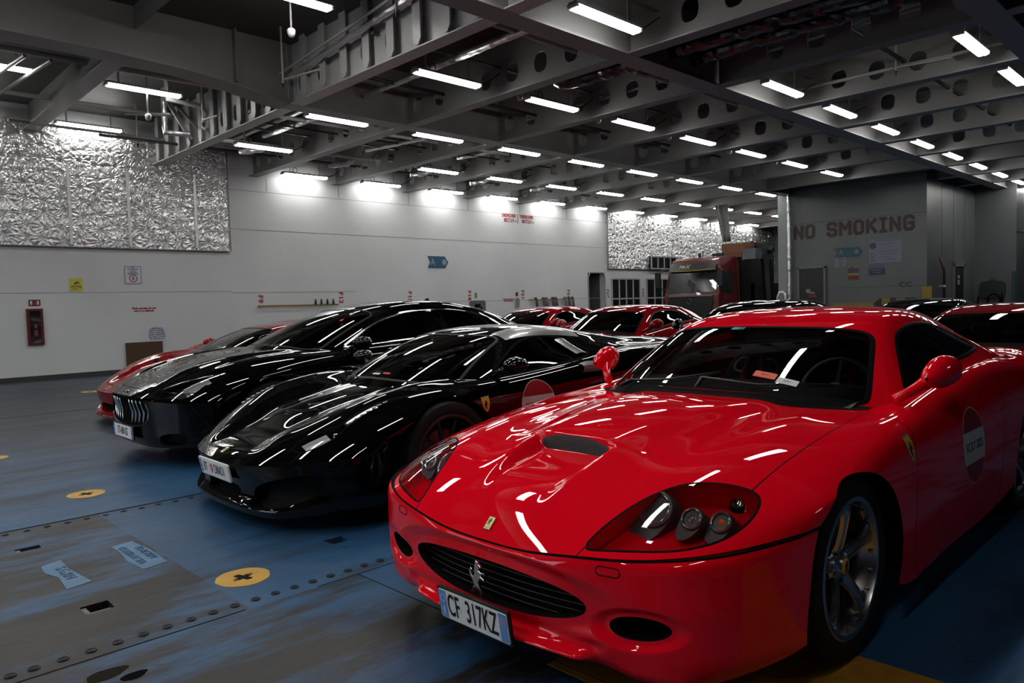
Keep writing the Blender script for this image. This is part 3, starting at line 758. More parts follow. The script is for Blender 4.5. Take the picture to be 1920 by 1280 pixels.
# ---- ceiling lamps
DIF = mat('lamp_diffuser', (.9, .9, .9), .4, emit=(1., .985, .96), es=LAMP_E)
TRAY = mat('lamp_tray_grey', (.35, .35, .35), .4)
def make_lamp(full=True):
    t = thing('ceiling_lamp', '', 'ceiling lamp')
    for sg in (-1, 1):
        b = MB(); pr = [(-.048, .030), (-.040, .003), (-.022, -.016), (0, -.022), (.022, -.016), (.040, .003), (.048, .030)]
        if sg == 1: pass
    b = MB(); pr = [(-.080, .022), (-.074, -.008), (-.048, -.026), (-.014, -.026), (0, -.018), (.014, -.026), (.048, -.026), (.074, -.008), (.080, .022)]
    V = [(x, y, z) for x in (-.60, .60) for y, z in pr]; n = len(pr)
    b.add(V, [(i, i+1, n+i+1, n+i) for i in range(n-1)]+[tuple(range(n)), tuple(range(n, 2*n))[::-1]])
    b.build('diffuser', DIF, t, False)
    b = MB(); b.box((0, 0, .042), (1.27, .13, .042)); b.box((0, 0, .024), (1.29, .17, .008)); b.build('tray', TRAY, t)
    for sg in (-1, 1):
        b = MB(); b.box((sg*.622, 0, .012), (.036, .15, .05)); b.build('end_cap', mat('lamp_cap', (.55, .55, .55), .3), t)
        b = MB(); b.box((sg*.42, 0, .21), (.03, .006, .32)); b.build('hanger', TRAY, t)
    for sx in (-.45, -.15, .15, .45):
        b = MB(); b.box((sx, .086, .012), (.012, .006, .030)); b.build('clip', STEEL, t)
    return t
lamp0 = make_lamp(); used0 = [False]
def dup(root):
    r = root.copy(); COL.objects.link(r)
    for ch in list(root.children):
        c = ch.copy(); COL.objects.link(c); c.parent = r
        for gch in ch.children:
            d = gch.copy(); COL.objects.link(d); d.parent = c
    return r
LY = [2.99, 5.73, 8.78, 11.95, 14.88, 17.42]
LN = ['rightmost row', 'row beside the nearest girder', 'middle row', 'row beyond the second girder', 'last row but one', 'row against the white wall']
for r_, Y in enumerate(LY):
    n = 0
    for k in range(-6, 12):
        X = 7.34+2.34*k; zl = 4.725; Y = LY[r_]
        if k < 0 and r_ >= 2:
            X = 4.71+2.33*(k+1); Y = (0, 0, 8.75, 14.0, 17.39, 0)[r_]; zl = 5.25
        if X < -8.4 or (r_ == 5 and (k < 1)): continue
        if r_ == 4 and k == 1: continue
        if r_ == 1 and k == 1: continue
        if r_ == 4 and k == 0: X = 7.34
        if r_ == 0 and (k > 5 or k == 1): continue
        if r_ in (0, 1, 2) and X > 23.4 and r_ == 2: continue
        t = lamp0 if not used0[0] else dup(lamp0); used0[0] = True
        t.location = (X, Y, zl)
        n += 1; t['label'] = f'lit twin-tube ceiling lamp, {ORD[n-1]} of the {LN[r_]}'; t['group'] = 'ceiling lamps'
for k, (X, Y) in enumerate(((-2.0, .15), (.35, .15), (7.6, -5.2))):  # unseen lamps added to brighten the yellow deck band and wheel rims
    t = dup(lamp0); t.location = (X, Y, 4.725); t['label'] = f'lit unseen ceiling lamp added out to the right of the red cars, {ORD[k]} from the stern'; t['group'] = 'ceiling lamps'
for k, X in enumerate((25.2, 27.6, 30.2)):
    t = dup(lamp0); t.location = (X, 4.6, 4.70); t['label'] = f'lit ceiling lamp over the far right casing, {ORD[k]} from it'; t['group'] = 'ceiling lamps'
# trunking the lamps hang from
for r_, Y in enumerate(LY):
    b = MB(); b.box((14.9, Y, 5.11), (17.8, .07, .03)); o = b.build('lamp_trunking', mat('trunking_grey', (.16, .16, .16), .45, .4)); tag(o, f'thin grey trunking carrying the ceiling lamps of the {LN[r_]}', 'trunking', 'lamp trunking')
# ---- foil insulation
def foil_mat():
    m = mat('crumpled_foil', (.76, .76, .76), .34, .85); n, l = nodes(m); b = n['Principled BSDF']
    tc = n.new('ShaderNodeTexCoord')
    nz = n.new('ShaderNodeTexNoise'); nz.inputs['Scale'].default_value = 9; nz.inputs['Detail'].default_value = 4; nz.inputs['Roughness'].default_value = .5; nz.inputs['Distortion'].default_value = .8
    l.new(tc.outputs['Object'], nz.inputs['Vector'])
    bp = n.new('ShaderNodeBump'); bp.inputs['Strength'].default_value = .35; bp.inputs['Distance'].default_value = .02
    l.new(nz.outputs[0], bp.inputs['Height']); l.new(bp.outputs[0], b.inputs['Normal'])
    return m
FOIL = foil_mat()
def foil(name, x0, x1, z0, z1, y, label, seed, res=.020, zt=None):
    rng = np.random.default_rng(seed); nx = int((x1-x0)/res)+1; nz = int((z1-z0)/res)+1
    X, Z = np.meshgrid(np.linspace(x0, x1, nx), np.linspace(z0, z1, nz), indexing='ij')
    H = np.zeros_like(X)
    # radiating folds round the fixing pins
    px = np.arange(x0+.2, x1, .34); pz = np.arange(z0+.15, z1, .27)
    for a in px:
        for c in pz:
            ca, cc = a+rng.uniform(-.06, .06), c+rng.uniform(-.06, .06)
            dx, dz = X-ca, Z-cc; r = np.hypot(dx, dz); mk = r < .34
            th = np.arctan2(dz, dx); nf = rng.integers(9, 17); ph = rng.uniform(0, 6.28)
            f = np.exp(-r/.16)*(np.abs(np.sin(th*nf/2+ph+np.sin(th*3+ph)*.8))**.7)*np.clip(r/.05, 0, 1)*.042-.05*np.exp(-(r/.05)**2)
            H += np.where(mk, f, 0)
    for _ in range(int((x1-x0)*(z1-z0)*9)):
        a, c = rng.uniform(x0, x1), rng.uniform(z0, z1); t = rng.uniform(-.5, .5) if rng.random() < .6 else rng.uniform(0, 3.14); L = rng.uniform(.05, .22); w = rng.uniform(.010, .022)
        u = (X-a)*math.cos(t)+(Z-c)*math.sin(t); v = -(X-a)*math.sin(t)+(Z-c)*math.cos(t)
        H += rng.uniform(.006, .018)*np.exp(-(u/L)**2-(v/w)**2)
        # tape seams: flat vertical bands
    V = np.stack([X, y-.075-H, Z], -1).reshape(-1, 3); F = [(i*nz+j, (i+1)*nz+j, (i+1)*nz+j+1, i*nz+j+1) for i in range(nx-1) for j in range(nz-1)]
    o = mesh_obj(name, V, F, FOIL, None, False); tag(o, label, 'insulation', 'foil insulation on the left wall')
    q = MB(); q.box(((x0+x1)/2, y-.055, z0-.01), (x1-x0, .10, .02)); q.box((x1, y-.055, (z0+z1)/2), (.025, .11, z1-z0)); q.build('edge_strip', STEEL, o)
    return o
foil('foil_insulation', 1.25, 7.72, 2.77, 5.3, YW-.055, 'crumpled silver foil insulation covering the wall top at far left', 3)
foil('foil_insulation', 22.45, 36, 2.54, 4.68, YW-.005, 'crumpled foil insulation beyond the doorway above the red lorry', 5, .045)
for i, x in enumerate((4.30, 5.45, 6.9)):
    q = MB(); q.box((x, YW-.215, 3.66), (.06, .012, 1.70)); o = q.build('tape_strip', mat('foil_tape', (.55, .55, .55), .5, .8)); tag(o, f'upright tape strip on the left foil insulation, {ORD[i]} from its left end', 'tape', 'tape strips on the foil')
# ---- foil ducts and pipes under the ceiling
DUCT = foil_mat().copy(); DUCT.name = 'foil_duct_wrap'
DUCT.node_tree.nodes['Principled BSDF'].inputs['Base Color'].default_value = (.10, .10, .10, 1); DUCT.node_tree.nodes['Principled BSDF'].inputs['Roughness'].default_value = .2
def crumple_tube(pts, r, seg=14, step=.10, seed=0, amp=.12):
    rng = random.Random(seed); P = [Vector(pts[0])]; R_ = []
    for a, c in zip(pts[:-1], pts[1:]):
        a, c = Vector(a), Vector(c); n = max(1, int((c-a).length/step))
        for i in range(1, n+1): P.append(a.lerp(c, i/n))
    for i in range(len(P)): R_.append(r*(1+rng.uniform(-amp, amp)-(amp if i % 7 == 0 else 0)))
    b = MB(); b.tube(P, R_, seg); b.V = [tuple(Vector(v)+Vector((rng.uniform(-1, 1), rng.uniform(-1, 1), rng.uniform(-1, 1)))*r*amp*.5) for v in b.V]
    return b
for nm, pts, r, lb, m, sd in (
    ('foil_duct', [(9.28, 8.35, 4.98), (9.42, 8.10, 4.93), (9.47, 7.6, 4.93), (9.47, -6, 4.93)], .125, 'thick foil-wrapped duct under the ceiling, the nearer of the pair', DUCT, 1),
    ('foil_duct', [(9.98, 7.15, 5.02), (10.05, 6.9, 4.95), (10.05, -6, 4.95)], .12, 'thick foil-wrapped duct under the ceiling, the shorter farther one', DUCT, 2),
    ('foil_pipe', [(7.40, 11.1, 5.0), (7.36, 7.0, 5.0)], .05, 'thin foil-wrapped pipe between the first two beams, before the girder', FOIL, 3),
    ('foil_pipe', [(7.40, 15.0, 5.0), (7.50, 12.6, 5.0)], .05, 'thin foil-wrapped pipe between the first two beams, beyond the girder', FOIL, 4),
    ('foil_pipe', [(5.92, 11.0, 5.02), (5.92, 7.2, 5.30)], .045, 'thin foil-wrapped pipe along the perforated beam at upper left', FOIL, 5),
    ('foil_pipe', [(9.9, 14.9, 5.0), (10.1, 12.9, 4.95)], .05, 'short foil-wrapped pipe in the bay after the first wall lamp', FOIL, 6),
    ('foil_pipe', [(12.2, 14.3, 5.62), (12.2, 14.3, 4.98), (12.4, 12.9, 4.98)], .05, 'short foil-wrapped pipe in the bay after the second wall lamp', FOIL, 7),
    ('foil_pipe', [(5.35, 14.9, 5.62), (5.35, 14.9, 4.78), (5.75, 14.7, 4.75)], .05, 'bent foil-wrapped pipe elbow near the left foil wall', FOIL, 8),
    ('foil_pipe', [(23.82, 11.20, 4.66), (23.82, 11.20, 1.45), (23.82, 11.20, .0)], .055, 'foil-wrapped pipe running down the pillar left of NO SMOKING', FOIL, 9),
    ('foil_pipe', [(23.66, 11.26, 1.10), (23.66, 11.26, 1.32), (23.66, 11.34, 1.43), (23.66, 11.46, 1.42), (23.66, 11.53, 1.25), (23.66, 11.53, .0)], .05, 'looped foil-wrapped pipe at the foot of the pillar', FOIL, 10)):
    o = crumple_tube(pts, r, seed=sd, step=.09).build(nm, m, None, False); tag(o, lb, 'duct' if 'duct' in nm else 'pipe', 'foil-wrapped pipes')
WP = mat('white_pipe_paint', (.42, .42, .41), .35)
def pipe(pts, r, label, m=WP, name='pipe', seg=8, group='ceiling pipes'):
    b = MB(); b.tube(pts, r, seg); o = b.build(name, m, None, True, sharp=50); return tag(o, label, 'pipe' if name == 'pipe' else 'cable', group)
pipe([(5.86, 11.9, 5.05), (5.86, 7.0, 5.42)], .022, 'straight pale pipe above the perforated beam at upper left')
pipe([(5.2, 14.3, 5.62), (5.2, 14.3, 5.25), (5.85, 14.4, 5.25), (5.95, 14.45, 5.15), (5.95, 14.6, 4.9), (6.0, 14.5, 4.85)], .045, 'thick white pipe elbow by the upper left perforated beam')
pipe([(2.0, 13.55, 5.42), (6.0, 13.55, 5.42)], .05, 'thick white pipe above the left ceiling lamp')
pipe([(2.75, 13.2, 5.25), (2.15, 17.6, 5.12)], .03, 'slanting white pipe at the left edge, nearer one')
pipe([(3.10, 13.2, 5.25), (2.50, 17.6, 5.12)], .03, 'slanting white pipe at the left edge, farther one')
pipe([(3.2, 17.0, 5.1), (12, 17.0, 5.1)], .03, 'thin pale pipe high along the foil wall')
pipe([(8.6, 14.2, 5.15), (10.4, 14.2, 5.15)], .04, 'white pipe in the bay after the first wall lamp')
pipe([(10.9, 10.6, 5.0), (10.9, 3, 5.05)], .02, 'thin pipe behind the third beam towards the right')
pipe([(13.08, 6.1, 4.95), (13.08, 2.5, 4.95)], .03, 'thin pipe in the bay right of the second girder')
BKC = mat('black_cable', (.006, .006, .006), .5)
rc = random.Random(4)
ci = 0
for k in range(0, 9):
    for Y in (5.73, 8.78, 11.95, 14.88, 17.42):
        X = 7.34+2.34*k
        if (Y > 17 and k < 1) or (Y == 5.73 and k == 1) or (Y == 14.88 and k == 1): continue
        if k > 5 and Y < 12: continue
        ci += 1
        pts = [(X-.55+.12*i, Y+.10+.02*rc.random(), 4.80+(.03*rc.random())) for i in range(10)]+[(X+.72, Y+.2, 4.78), (X+.9, Y+.12, 4.86), (X+1.0, Y-.1, 4.98)]
        o = pipe(pts, .010, f'black cable draped over ceiling lamp, {ORD[(k)]} bay, {["right of the girder", "middle row", "second girder row", "row before the wall", "wall row"][[5.73, 8.78, 11.95, 14.88, 17.42].index(Y)]}', BKC, 'cable', 6, 'lamp cables')
        if Y > 8 and k < 4:
            pts = [(X-.25+.06*math.cos(a), Y+.05, 4.86+.07*math.sin(a)) for a in [2*math.pi*i/14 for i in range(14)]]
            b = MB(); b.tube(pts, .008, 5, closed=True); o2 = b.build('cable_coil', BKC, None, True); tag(o2, f'small loop of spare cable above ceiling lamp, {ORD[k]} bay, {["", "middle row", "second girder row", "row before the wall", "wall row"][[5.73, 8.78, 11.95, 14.88, 17.42].index(Y)]}', 'cable', 'cable loops')
# sprinklers and alarm heads
RNZ = mat('red_nozzle', (.10, .005, .004), .4)
def sprinkler(x, y, z, h, label, arm=None):
    t = thing('sprinkler', label, 'sprinkler', (x, y, z), 0, 'sprinkler drops')
    b = MB(); b.tube([(0, 0, ZD-z), (0, 0, .05)], .016, 8); b.build('drop_pipe', WP, t, True, sharp=50)
    b = MB(); b.lathe([(0, .05), (.022, .05), (.024, .03), (.014, .01), (.010, -.02), (0, -.03)], 'z', seg=12); b.build('nozzle', RNZ, t, True, sharp=50)
    if arm:
        b = MB(); b.tube([(0, 0, .10), arm], .018, 8); b.build('branch_pipe', WP, t, True, sharp=50)
for a in ((5.6, 10.63, 4.72, .85, 'long white sprinkler drop beside the perforated beam', (.1, -.9, .06)), (5.75, 7.85, 5.0, .5, 'short sprinkler drop near the top of the perforated beam', None), (5.7, 13.95, 4.78, .7, 'sprinkler drop near the white pipe elbow at upper left', (.05, -.55, .08)), (5.3, 16.3, 4.75, .7, 'sprinkler drop in front of the left foil wall', None),
          (9.72, 5.0, 4.85, .4, 'sprinkler drop right of the foil ducts', None), (11.3, 8.0, 4.80, .4, 'sprinkler drop behind the third beam in the middle', None), (11.6, 14.7, 4.78, .4, 'sprinkler drop between the two wall-side lamp rows', None), (13.0, 4.3, 4.83, .5, 'sprinkler drop in the bay at upper right', (0, -.8, .06)), (9.5, 14.45, 4.80, .4, 'sprinkler drop before the wall lamps', None), (14.3, 11.9, 4.82, .4, 'sprinkler drop by the far girder', None)):
    sprinkler(*a[:5], a[5])
def alarm(x, y, z, label):
    t = thing('alarm_head', label, 'alarm', (x, y, z), 0, 'white alarm heads')
    b = MB(); b.tube([(0, 0, ZD-z), (0, 0, .05)], .014, 6); b.build('stem', WP, t, True)
    b = MB(); b.lathe([(0, .07), (.045, .045), (.055, .03), (.050, -.02), (.030, -.06), (0, -.07)], 'z', seg=14); b.build('housing', mat('alarm_white', (.6, .6, .58), .4), t, True, sharp=50)
al = [(6.4, 8.95), (6.55, 11.0)]
for i, (x, y, z) in enumerate(((8.85, 8.75, 4.72), (11.15, 8.95, 4.72), (13.5, 8.95, 4.72), (16.0, 8.95, 4.72), (18.3, 8.95, 4.72), (5.0, 9.2, 5.0), (4.75, 14.0, 4.80), (11.2, 15.0, 4.72), (18.35, 14.6, 4.75), (13.4, 15.0, 4.75))):
    alarm(x, y, z, ['white alarm head left of the lamp by the first middle bay', 'white alarm head left of the second middle lamp', 'white alarm head left of the third middle lamp', 'white alarm head left of the fourth middle lamp', 'white alarm head left of the fifth middle lamp', 'white alarm head hanging near the top left lamp', 'white alarm head below the far left lamp', 'white alarm head left of the lamp before the wall row', 'white alarm head at the far end of the lamp rows', 'white alarm head beside the fourth lamp of the wall side'][i])
# brackets on the left
GAL = mat('galvanised', (.30, .30, .30), .35, .8)
for i, (p, q_, lb) in enumerate((((4.55, 16.2, 4.86), (5.95, 15.9, 4.80), 'perforated cable tray hanging above the left foil wall'), ((4.75, 15.2, 5.1), (5.2, 14.2, 4.95), 'slanting perforated bracket by the left foil wall'), ((5.60, 15.3, 5.58), (5.97, 14.9, 4.95), 'perforated bracket arm beside the upper left beam'))):
    b = MB(); b.tube([p, q_], .03, 4); o = b.build('cable_bracket', GAL); tag(o, lb, 'bracket')
b = MB(); b.tube([(5.55, 15.4, 5.62), (5.85, 14.9, 4.68)], .05, 4); o = b.build('steel_brace', BEAMM); tag(o, 'diagonal pale steel brace in front of the perforated beam', 'brace')

# service runs above the beams on the left
for i, (p0, p1, r_, m_, lb) in enumerate((((6.3, 13.3, 5.0), (13.0, 13.3, 5.0), .035, WP, 'pale conduit threading the beam holes, nearest of the left set'), ((6.3, 13.75, 4.96), (15.0, 13.75, 4.96), .02, BKC, 'black cable run threading the beam holes beside the pale conduit'),
     ((6.3, 15.9, 5.02), (20.0, 15.9, 5.02), .045, WP, 'thick pale pipe near the wall lamps'), ((6.3, 16.5, 4.95), (20.0, 16.5, 4.95), .022, BKC, 'black cable run close to the wall lamps'), ((2.4, 15.9, 5.35), (5.9, 15.9, 5.35), .04, WP, 'pale pipe above the far left lamp'),
     ((1.4, 12.6, 5.30), (5.9, 12.6, 5.30), .03, BKC, 'black cable run behind the deep girder'), ((6.3, 10.2, 5.0), (18.0, 10.2, 5.0), .03, BKC, 'black cable run before the second girder'), ((6.3, 7.3, 5.02), (20.0, 7.3, 5.02), .03, WP, 'pale conduit beside the nearest girder'),
     ((10.8, 4.2, 5.02), (20.0, 4.2, 5.02), .035, BKC, 'black cable run over the right-hand bays'), ((12.2, 14.2, 5.25), (12.2, 16.9, 5.25), .04, FOIL, 'foil sleeve crossing the bay of the second wall lamp'), ((7.6, 13.0, 5.30), (7.6, 17.0, 5.30), .05, FOIL, 'foil sleeve over the first bay by the wall'))):
    pipe([p0, p1], r_, lb, m_, 'cable' if m_ is BKC else 'pipe', 8, 'service runs')
for i, (x, y) in enumerate(((7.5, 15.9), (9.9, 16.2), (12.3, 16.1), (14.5, 16.2), (16.9, 16.1))):
    o = crumple_tube([(x-.25, y, 4.80), (x+.15, y-.15, 4.86), (x+.35, y-.2, 4.98)], .055, seed=i+20, step=.08, amp=.25).build('foil_wrap', FOIL, None, False); tag(o, f'scrap of foil-wrapped pipe above the wall lamps, {ORD[i]} bay', 'pipe', 'foil scraps')
# ------------------------------------------------------------------ front-engined coupe
GT_B = [
 [(-.945,0,.478),(-.942,.2,.482),(-.918,.42,.506),(-.872,.60,.521),(-.80,.73,.538),(-.69,.83,.554),(-.57,.892,.565),(-.475,.925,.570),(-.415,.938,.572),(-.362,.945,.573)],
 [(-.925,0,.540),(-.918,.2,.541),(-.885,.42,.551),(-.832,.60,.568),(-.76,.73,.580),(-.65,.83,.590),(-.54,.895,.594),(-.45,.928,.595),(-.395,.943,.595),(-.345,.950,.593)],
 [(-.80,0,.632),(-.795,.2,.631),(-.765,.42,.628),(-.71,.60,.632),(-.65,.73,.622),(-.57,.83,.622),(-.48,.897,.620),(-.41,.933,.616),(-.35,.947,.612),(-.30,.954,.605)],
 [(-.60,0,.702),(-.60,.2,.700),(-.58,.42,.693),(-.54,.60,.694),(-.49,.73,.672),(-.43,.83,.660),(-.37,.900,.648),(-.31,.937,.640),(-.26,.950,.634),(-.21,.957,.628)],
 [(-.32,0,.768),(-.32,.2,.765),(-.31,.42,.753),(-.30,.60,.748),(-.28,.73,.722),(-.25,.83,.702),(-.21,.903,.680),(-.16,.941,.660),(-.11,.954,.652),(-.06,.959,.645)],
 [(0,0,.808),(0,.2,.804),(0,.42,.792),(0,.60,.786),(.0,.73,.762),(.01,.83,.742),(.02,.908,.715),(.04,.946,.680),(.05,.958,.640),(.06,.962,.52)],
 [(.17,0,.820),(.17,.2,.816),(.17,.42,.805),(.17,.60,.797),(.18,.73,.778),(.18,.835,.761),(.185,.912,.733),(.19,.949,.680),(.20,.961,.54),(.205,.956,.20)],
 [(.35,0,.828),(.35,.2,.824),(.35,.42,.814),(.36,.60,.806),(.37,.73,.792),(.38,.845,.785),(.385,.928,.752),(.39,.955,.685),(.39,.963,.48),(.385,.952,.19)],
 [(.80,0,.80),(.80,.2,.80),(.80,.42,.80),(.80,.60,.80),(.80,.735,.802),(.80,.825,.812),(.80,.905,.785),(.80,.945,.70),(.80,.965,.48),(.80,.950,.18)],
 [(1.40,0,.83),(1.40,.2,.83),(1.40,.42,.83),(1.40,.60,.835),(1.40,.745,.855),(1.40,.830,.880),(1.40,.898,.855),(1.40,.942,.74),(1.40,.966,.48),(1.40,.950,.18)],
 [(1.90,0,.86),(1.90,.2,.86),(1.90,.42,.86),(1.90,.60,.868),(1.90,.750,.890),(1.90,.838,.915),(1.90,.902,.895),(1.90,.948,.80),(1.90,.968,.54),(1.90,.955,.21)],
 [(2.50,0,.87),(2.50,.2,.87),(2.50,.40,.872),(2.50,.58,.88),(2.50,.70,.892),(2.50,.80,.900),(2.50,.895,.880),(2.50,.952,.80),(2.50,.972,.62),(2.50,.966,.30)],
 [(3.00,0,.872),(3.00,.2,.872),(3.00,.40,.876),(3.00,.58,.884),(3.00,.68,.886),(3.00,.78,.880),(3.00,.875,.850),(3.00,.935,.77),(3.00,.955,.58),(3.00,.945,.30)],
 [(3.38,0,.868),(3.38,.2,.868),(3.38,.38,.872),(3.38,.54,.876),(3.37,.64,.874),(3.35,.74,.860),(3.32,.83,.815),(3.29,.885,.73),(3.27,.905,.56),(3.26,.90,.33)],
 [(3.50,0,.83),(3.50,.2,.83),(3.49,.38,.832),(3.48,.52,.83),(3.46,.62,.82),(3.43,.72,.80),(3.39,.80,.75),(3.36,.85,.67),(3.34,.87,.53),(3.33,.865,.35)],
 [(3.56,0,.60),(3.56,.2,.60),(3.55,.38,.60),(3.53,.52,.60),(3.51,.62,.59),(3.48,.70,.57),(3.44,.78,.55),(3.41,.82,.52),(3.39,.84,.46),(3.38,.84,.36)]]
_gy = [0,.2,.42,.60,.745,.835,.892,.925,.945]
GT_A = []
for zs, ds in (((.158,.158,.158,.132,.145,.175,.20,.215,.228), (-.905,-.90,-.872,-.828,-.775,-.70,-.62,-.55,-.463)),
               ((.205,.204,.195,.185,.19,.21,.225,.24,.25), (-.945,-.94,-.905,-.862,-.808,-.735,-.65,-.572,-.462)),
               ((.28,.28,.28,.28,.285,.29,.295,.30,.31), (-.962,-.956,-.922,-.878,-.822,-.748,-.66,-.575,-.456)),
               ((.36,.36,.362,.366,.37,.375,.378,.382,.39), (-.970,-.964,-.930,-.886,-.828,-.752,-.66,-.570,-.436)),
               ((.435,.436,.446,.458,.47,.480,.489,.495,.502), (-.968,-.962,-.932,-.886,-.826,-.745,-.648,-.55,-.404)),
               ((.467,.471,.490,.507,.524,.537,.548,.555,.562), (-.957,-.952,-.924,-.880,-.816,-.730,-.628,-.525,-.372)),
               ((.474,.479,.501,.517,.535,.549,.560,.566,.570), (-.946,-.943,-.919,-.874,-.803,-.715,-.61,-.51,-.363))):
    GT_A.append([(d, y, z) for d, y, z in zip(ds, _gy, zs)])
GT_G = [
 [(.40,0,.78),(.41,.25,.78),(.46,.48,.775),(.60,.68,.755),(.66,.745,.74),(.72,.79,.73),(.78,.825,.70),(.84,.84,.66)],
 [(.52,0,.845),(.535,.25,.843),(.60,.50,.836),(.755,.730,.822),(.805,.775,.812),(.85,.80,.79),(.89,.820,.765),(.93,.84,.70)],
 [(.82,0,1.004),(.83,.24,1.002),(.88,.47,.995),(.985,.655,.976),(1.02,.695,.955),(1.06,.735,.90),(1.09,.775,.845),(1.12,.83,.74)],
 [(1.13,0,1.158),(1.14,.22,1.158),(1.17,.43,1.153),(1.245,.565,1.136),(1.28,.602,1.112),(1.30,.665,1.02),(1.31,.745,.935),(1.32,.835,.80)],
 [(1.32,0,1.196),(1.33,.22,1.195),(1.36,.42,1.184),(1.41,.565,1.164),(1.44,.608,1.130),(1.45,.665,1.035),(1.46,.757,.945),(1.47,.84,.82)],
 [(1.60,0,1.222),(1.60,.22,1.220),(1.61,.42,1.207),(1.64,.550,1.178),(1.66,.595,1.145),(1.67,.665,1.05),(1.68,.765,.958),(1.69,.85,.84)],
 [(1.95,0,1.226),(1.95,.22,1.223),(1.95,.41,1.206),(1.97,.510,1.176),(1.99,.560,1.142),(2.00,.655,1.052),(2.01,.76,.970),(2.02,.86,.86)],
 [(2.35,0,1.198),(2.35,.21,1.194),(2.35,.38,1.176),(2.36,.465,1.146),(2.37,.515,1.112),(2.38,.61,1.038),(2.39,.72,.972),(2.40,.84,.87)],
 [(2.75,0,1.115),(2.75,.2,1.110),(2.75,.35,1.090),(2.75,.42,1.062),(2.75,.465,1.036),(2.75,.55,.985),(2.75,.65,.945),(2.75,.78,.87)],
 [(3.10,0,.985),(3.10,.2,.980),(3.10,.33,.965),(3.10,.39,.95),(3.10,.43,.935),(3.10,.50,.91),(3.10,.58,.89),(3.10,.70,.84)],
 [(3.32,0,.86),(3.32,.2,.86),(3.32,.31,.855),(3.32,.36,.85),(3.32,.40,.845),(3.32,.46,.83),(3.32,.53,.82),(3.32,.62,.80)]]

def gt_hood_deform(P):
    s, y = P[..., 0], P[..., 1]; ay = np.abs(y)
    up = sstep(.3, .75, P[..., 2])
    w = .15+.03*sstep(-.9, -.5, s)
    W = 1-sstep(w*.80, w*1.18, ay)
    ramp = -.052*sstep(-.84, -.50, s)*(s < -.437)*W
    wb = .17+.12*sstep(-.45, .5, s)
    bulge = .020*sstep(-.85, -.40, s)*(1-sstep(wb, wb+.15, ay))*(s > -.437) + .010*sstep(-.80, -.45, s)*(1-sstep(wb+.02, wb+.2, ay))*(s <= -.437)
    dip = -.007*np.exp(-((ay-.46)/.08)**2)*sstep(-.55, -.1, s)*(1-sstep(.25, .6, s))
    P = P.copy(); P[..., 2] += (ramp+bulge+dip)*(s < .75)*(P[..., 2] > .45)
    return P
def gt_bumper_deform(P):
    s, y, z = P[..., 0], P[..., 1], P[..., 2]; ay = np.abs(y); P = P.copy()
    # lower lip ledge with a kick out in the middle
    led = np.exp(-(np.clip(z-.172, -9, 9)/.020)**2)*(1-sstep(.40, .47, ay))
    P[..., 0] -= .042*led
    P[..., 0] += .016*np.exp(-((z-.222)/.022)**2)*(1-sstep(.44, .52, ay))
    P[..., 0] -= .012*np.exp(-((z-.155)/.03)**2)*sstep(.50, .60, ay)*(1-sstep(.72, .80, ay))
    # recess around the grille mouth and the fog openings
    g = ((ay/.51)**2.4+(np.abs(z-.337)/.118)**2.4)**(1/2.4)
    P[..., 0] += .020*(1-sstep(.86, 1.18, g))
    f = (((ay-.605)/.13)**2+((z-.308-.10*(ay-.605))/.058)**2)**.5
    P[..., 0] += .016*(1-sstep(.80, 1.25, f))*(ay > .45)
    return P

LAMP_GT = smooth_poly([(-.898,.425),(-.866,.428),(-.763,.468),(-.658,.515),(-.563,.575),(-.498,.655),(-.458,.735),(-.456,.785),(-.488,.812),(-.558,.825),(-.643,.812),(-.725,.772),(-.800,.70),(-.850,.60),(-.888,.48)], 2)
def in_arch(c, rx, rz):
    return lambda s, y, z: (((s-c[0])/rx)**2+((z-c[1])/rz)**2)**.5*min(rx, rz)-min(rx, rz)+np.where(np.abs(y) < .5, 9, 0)

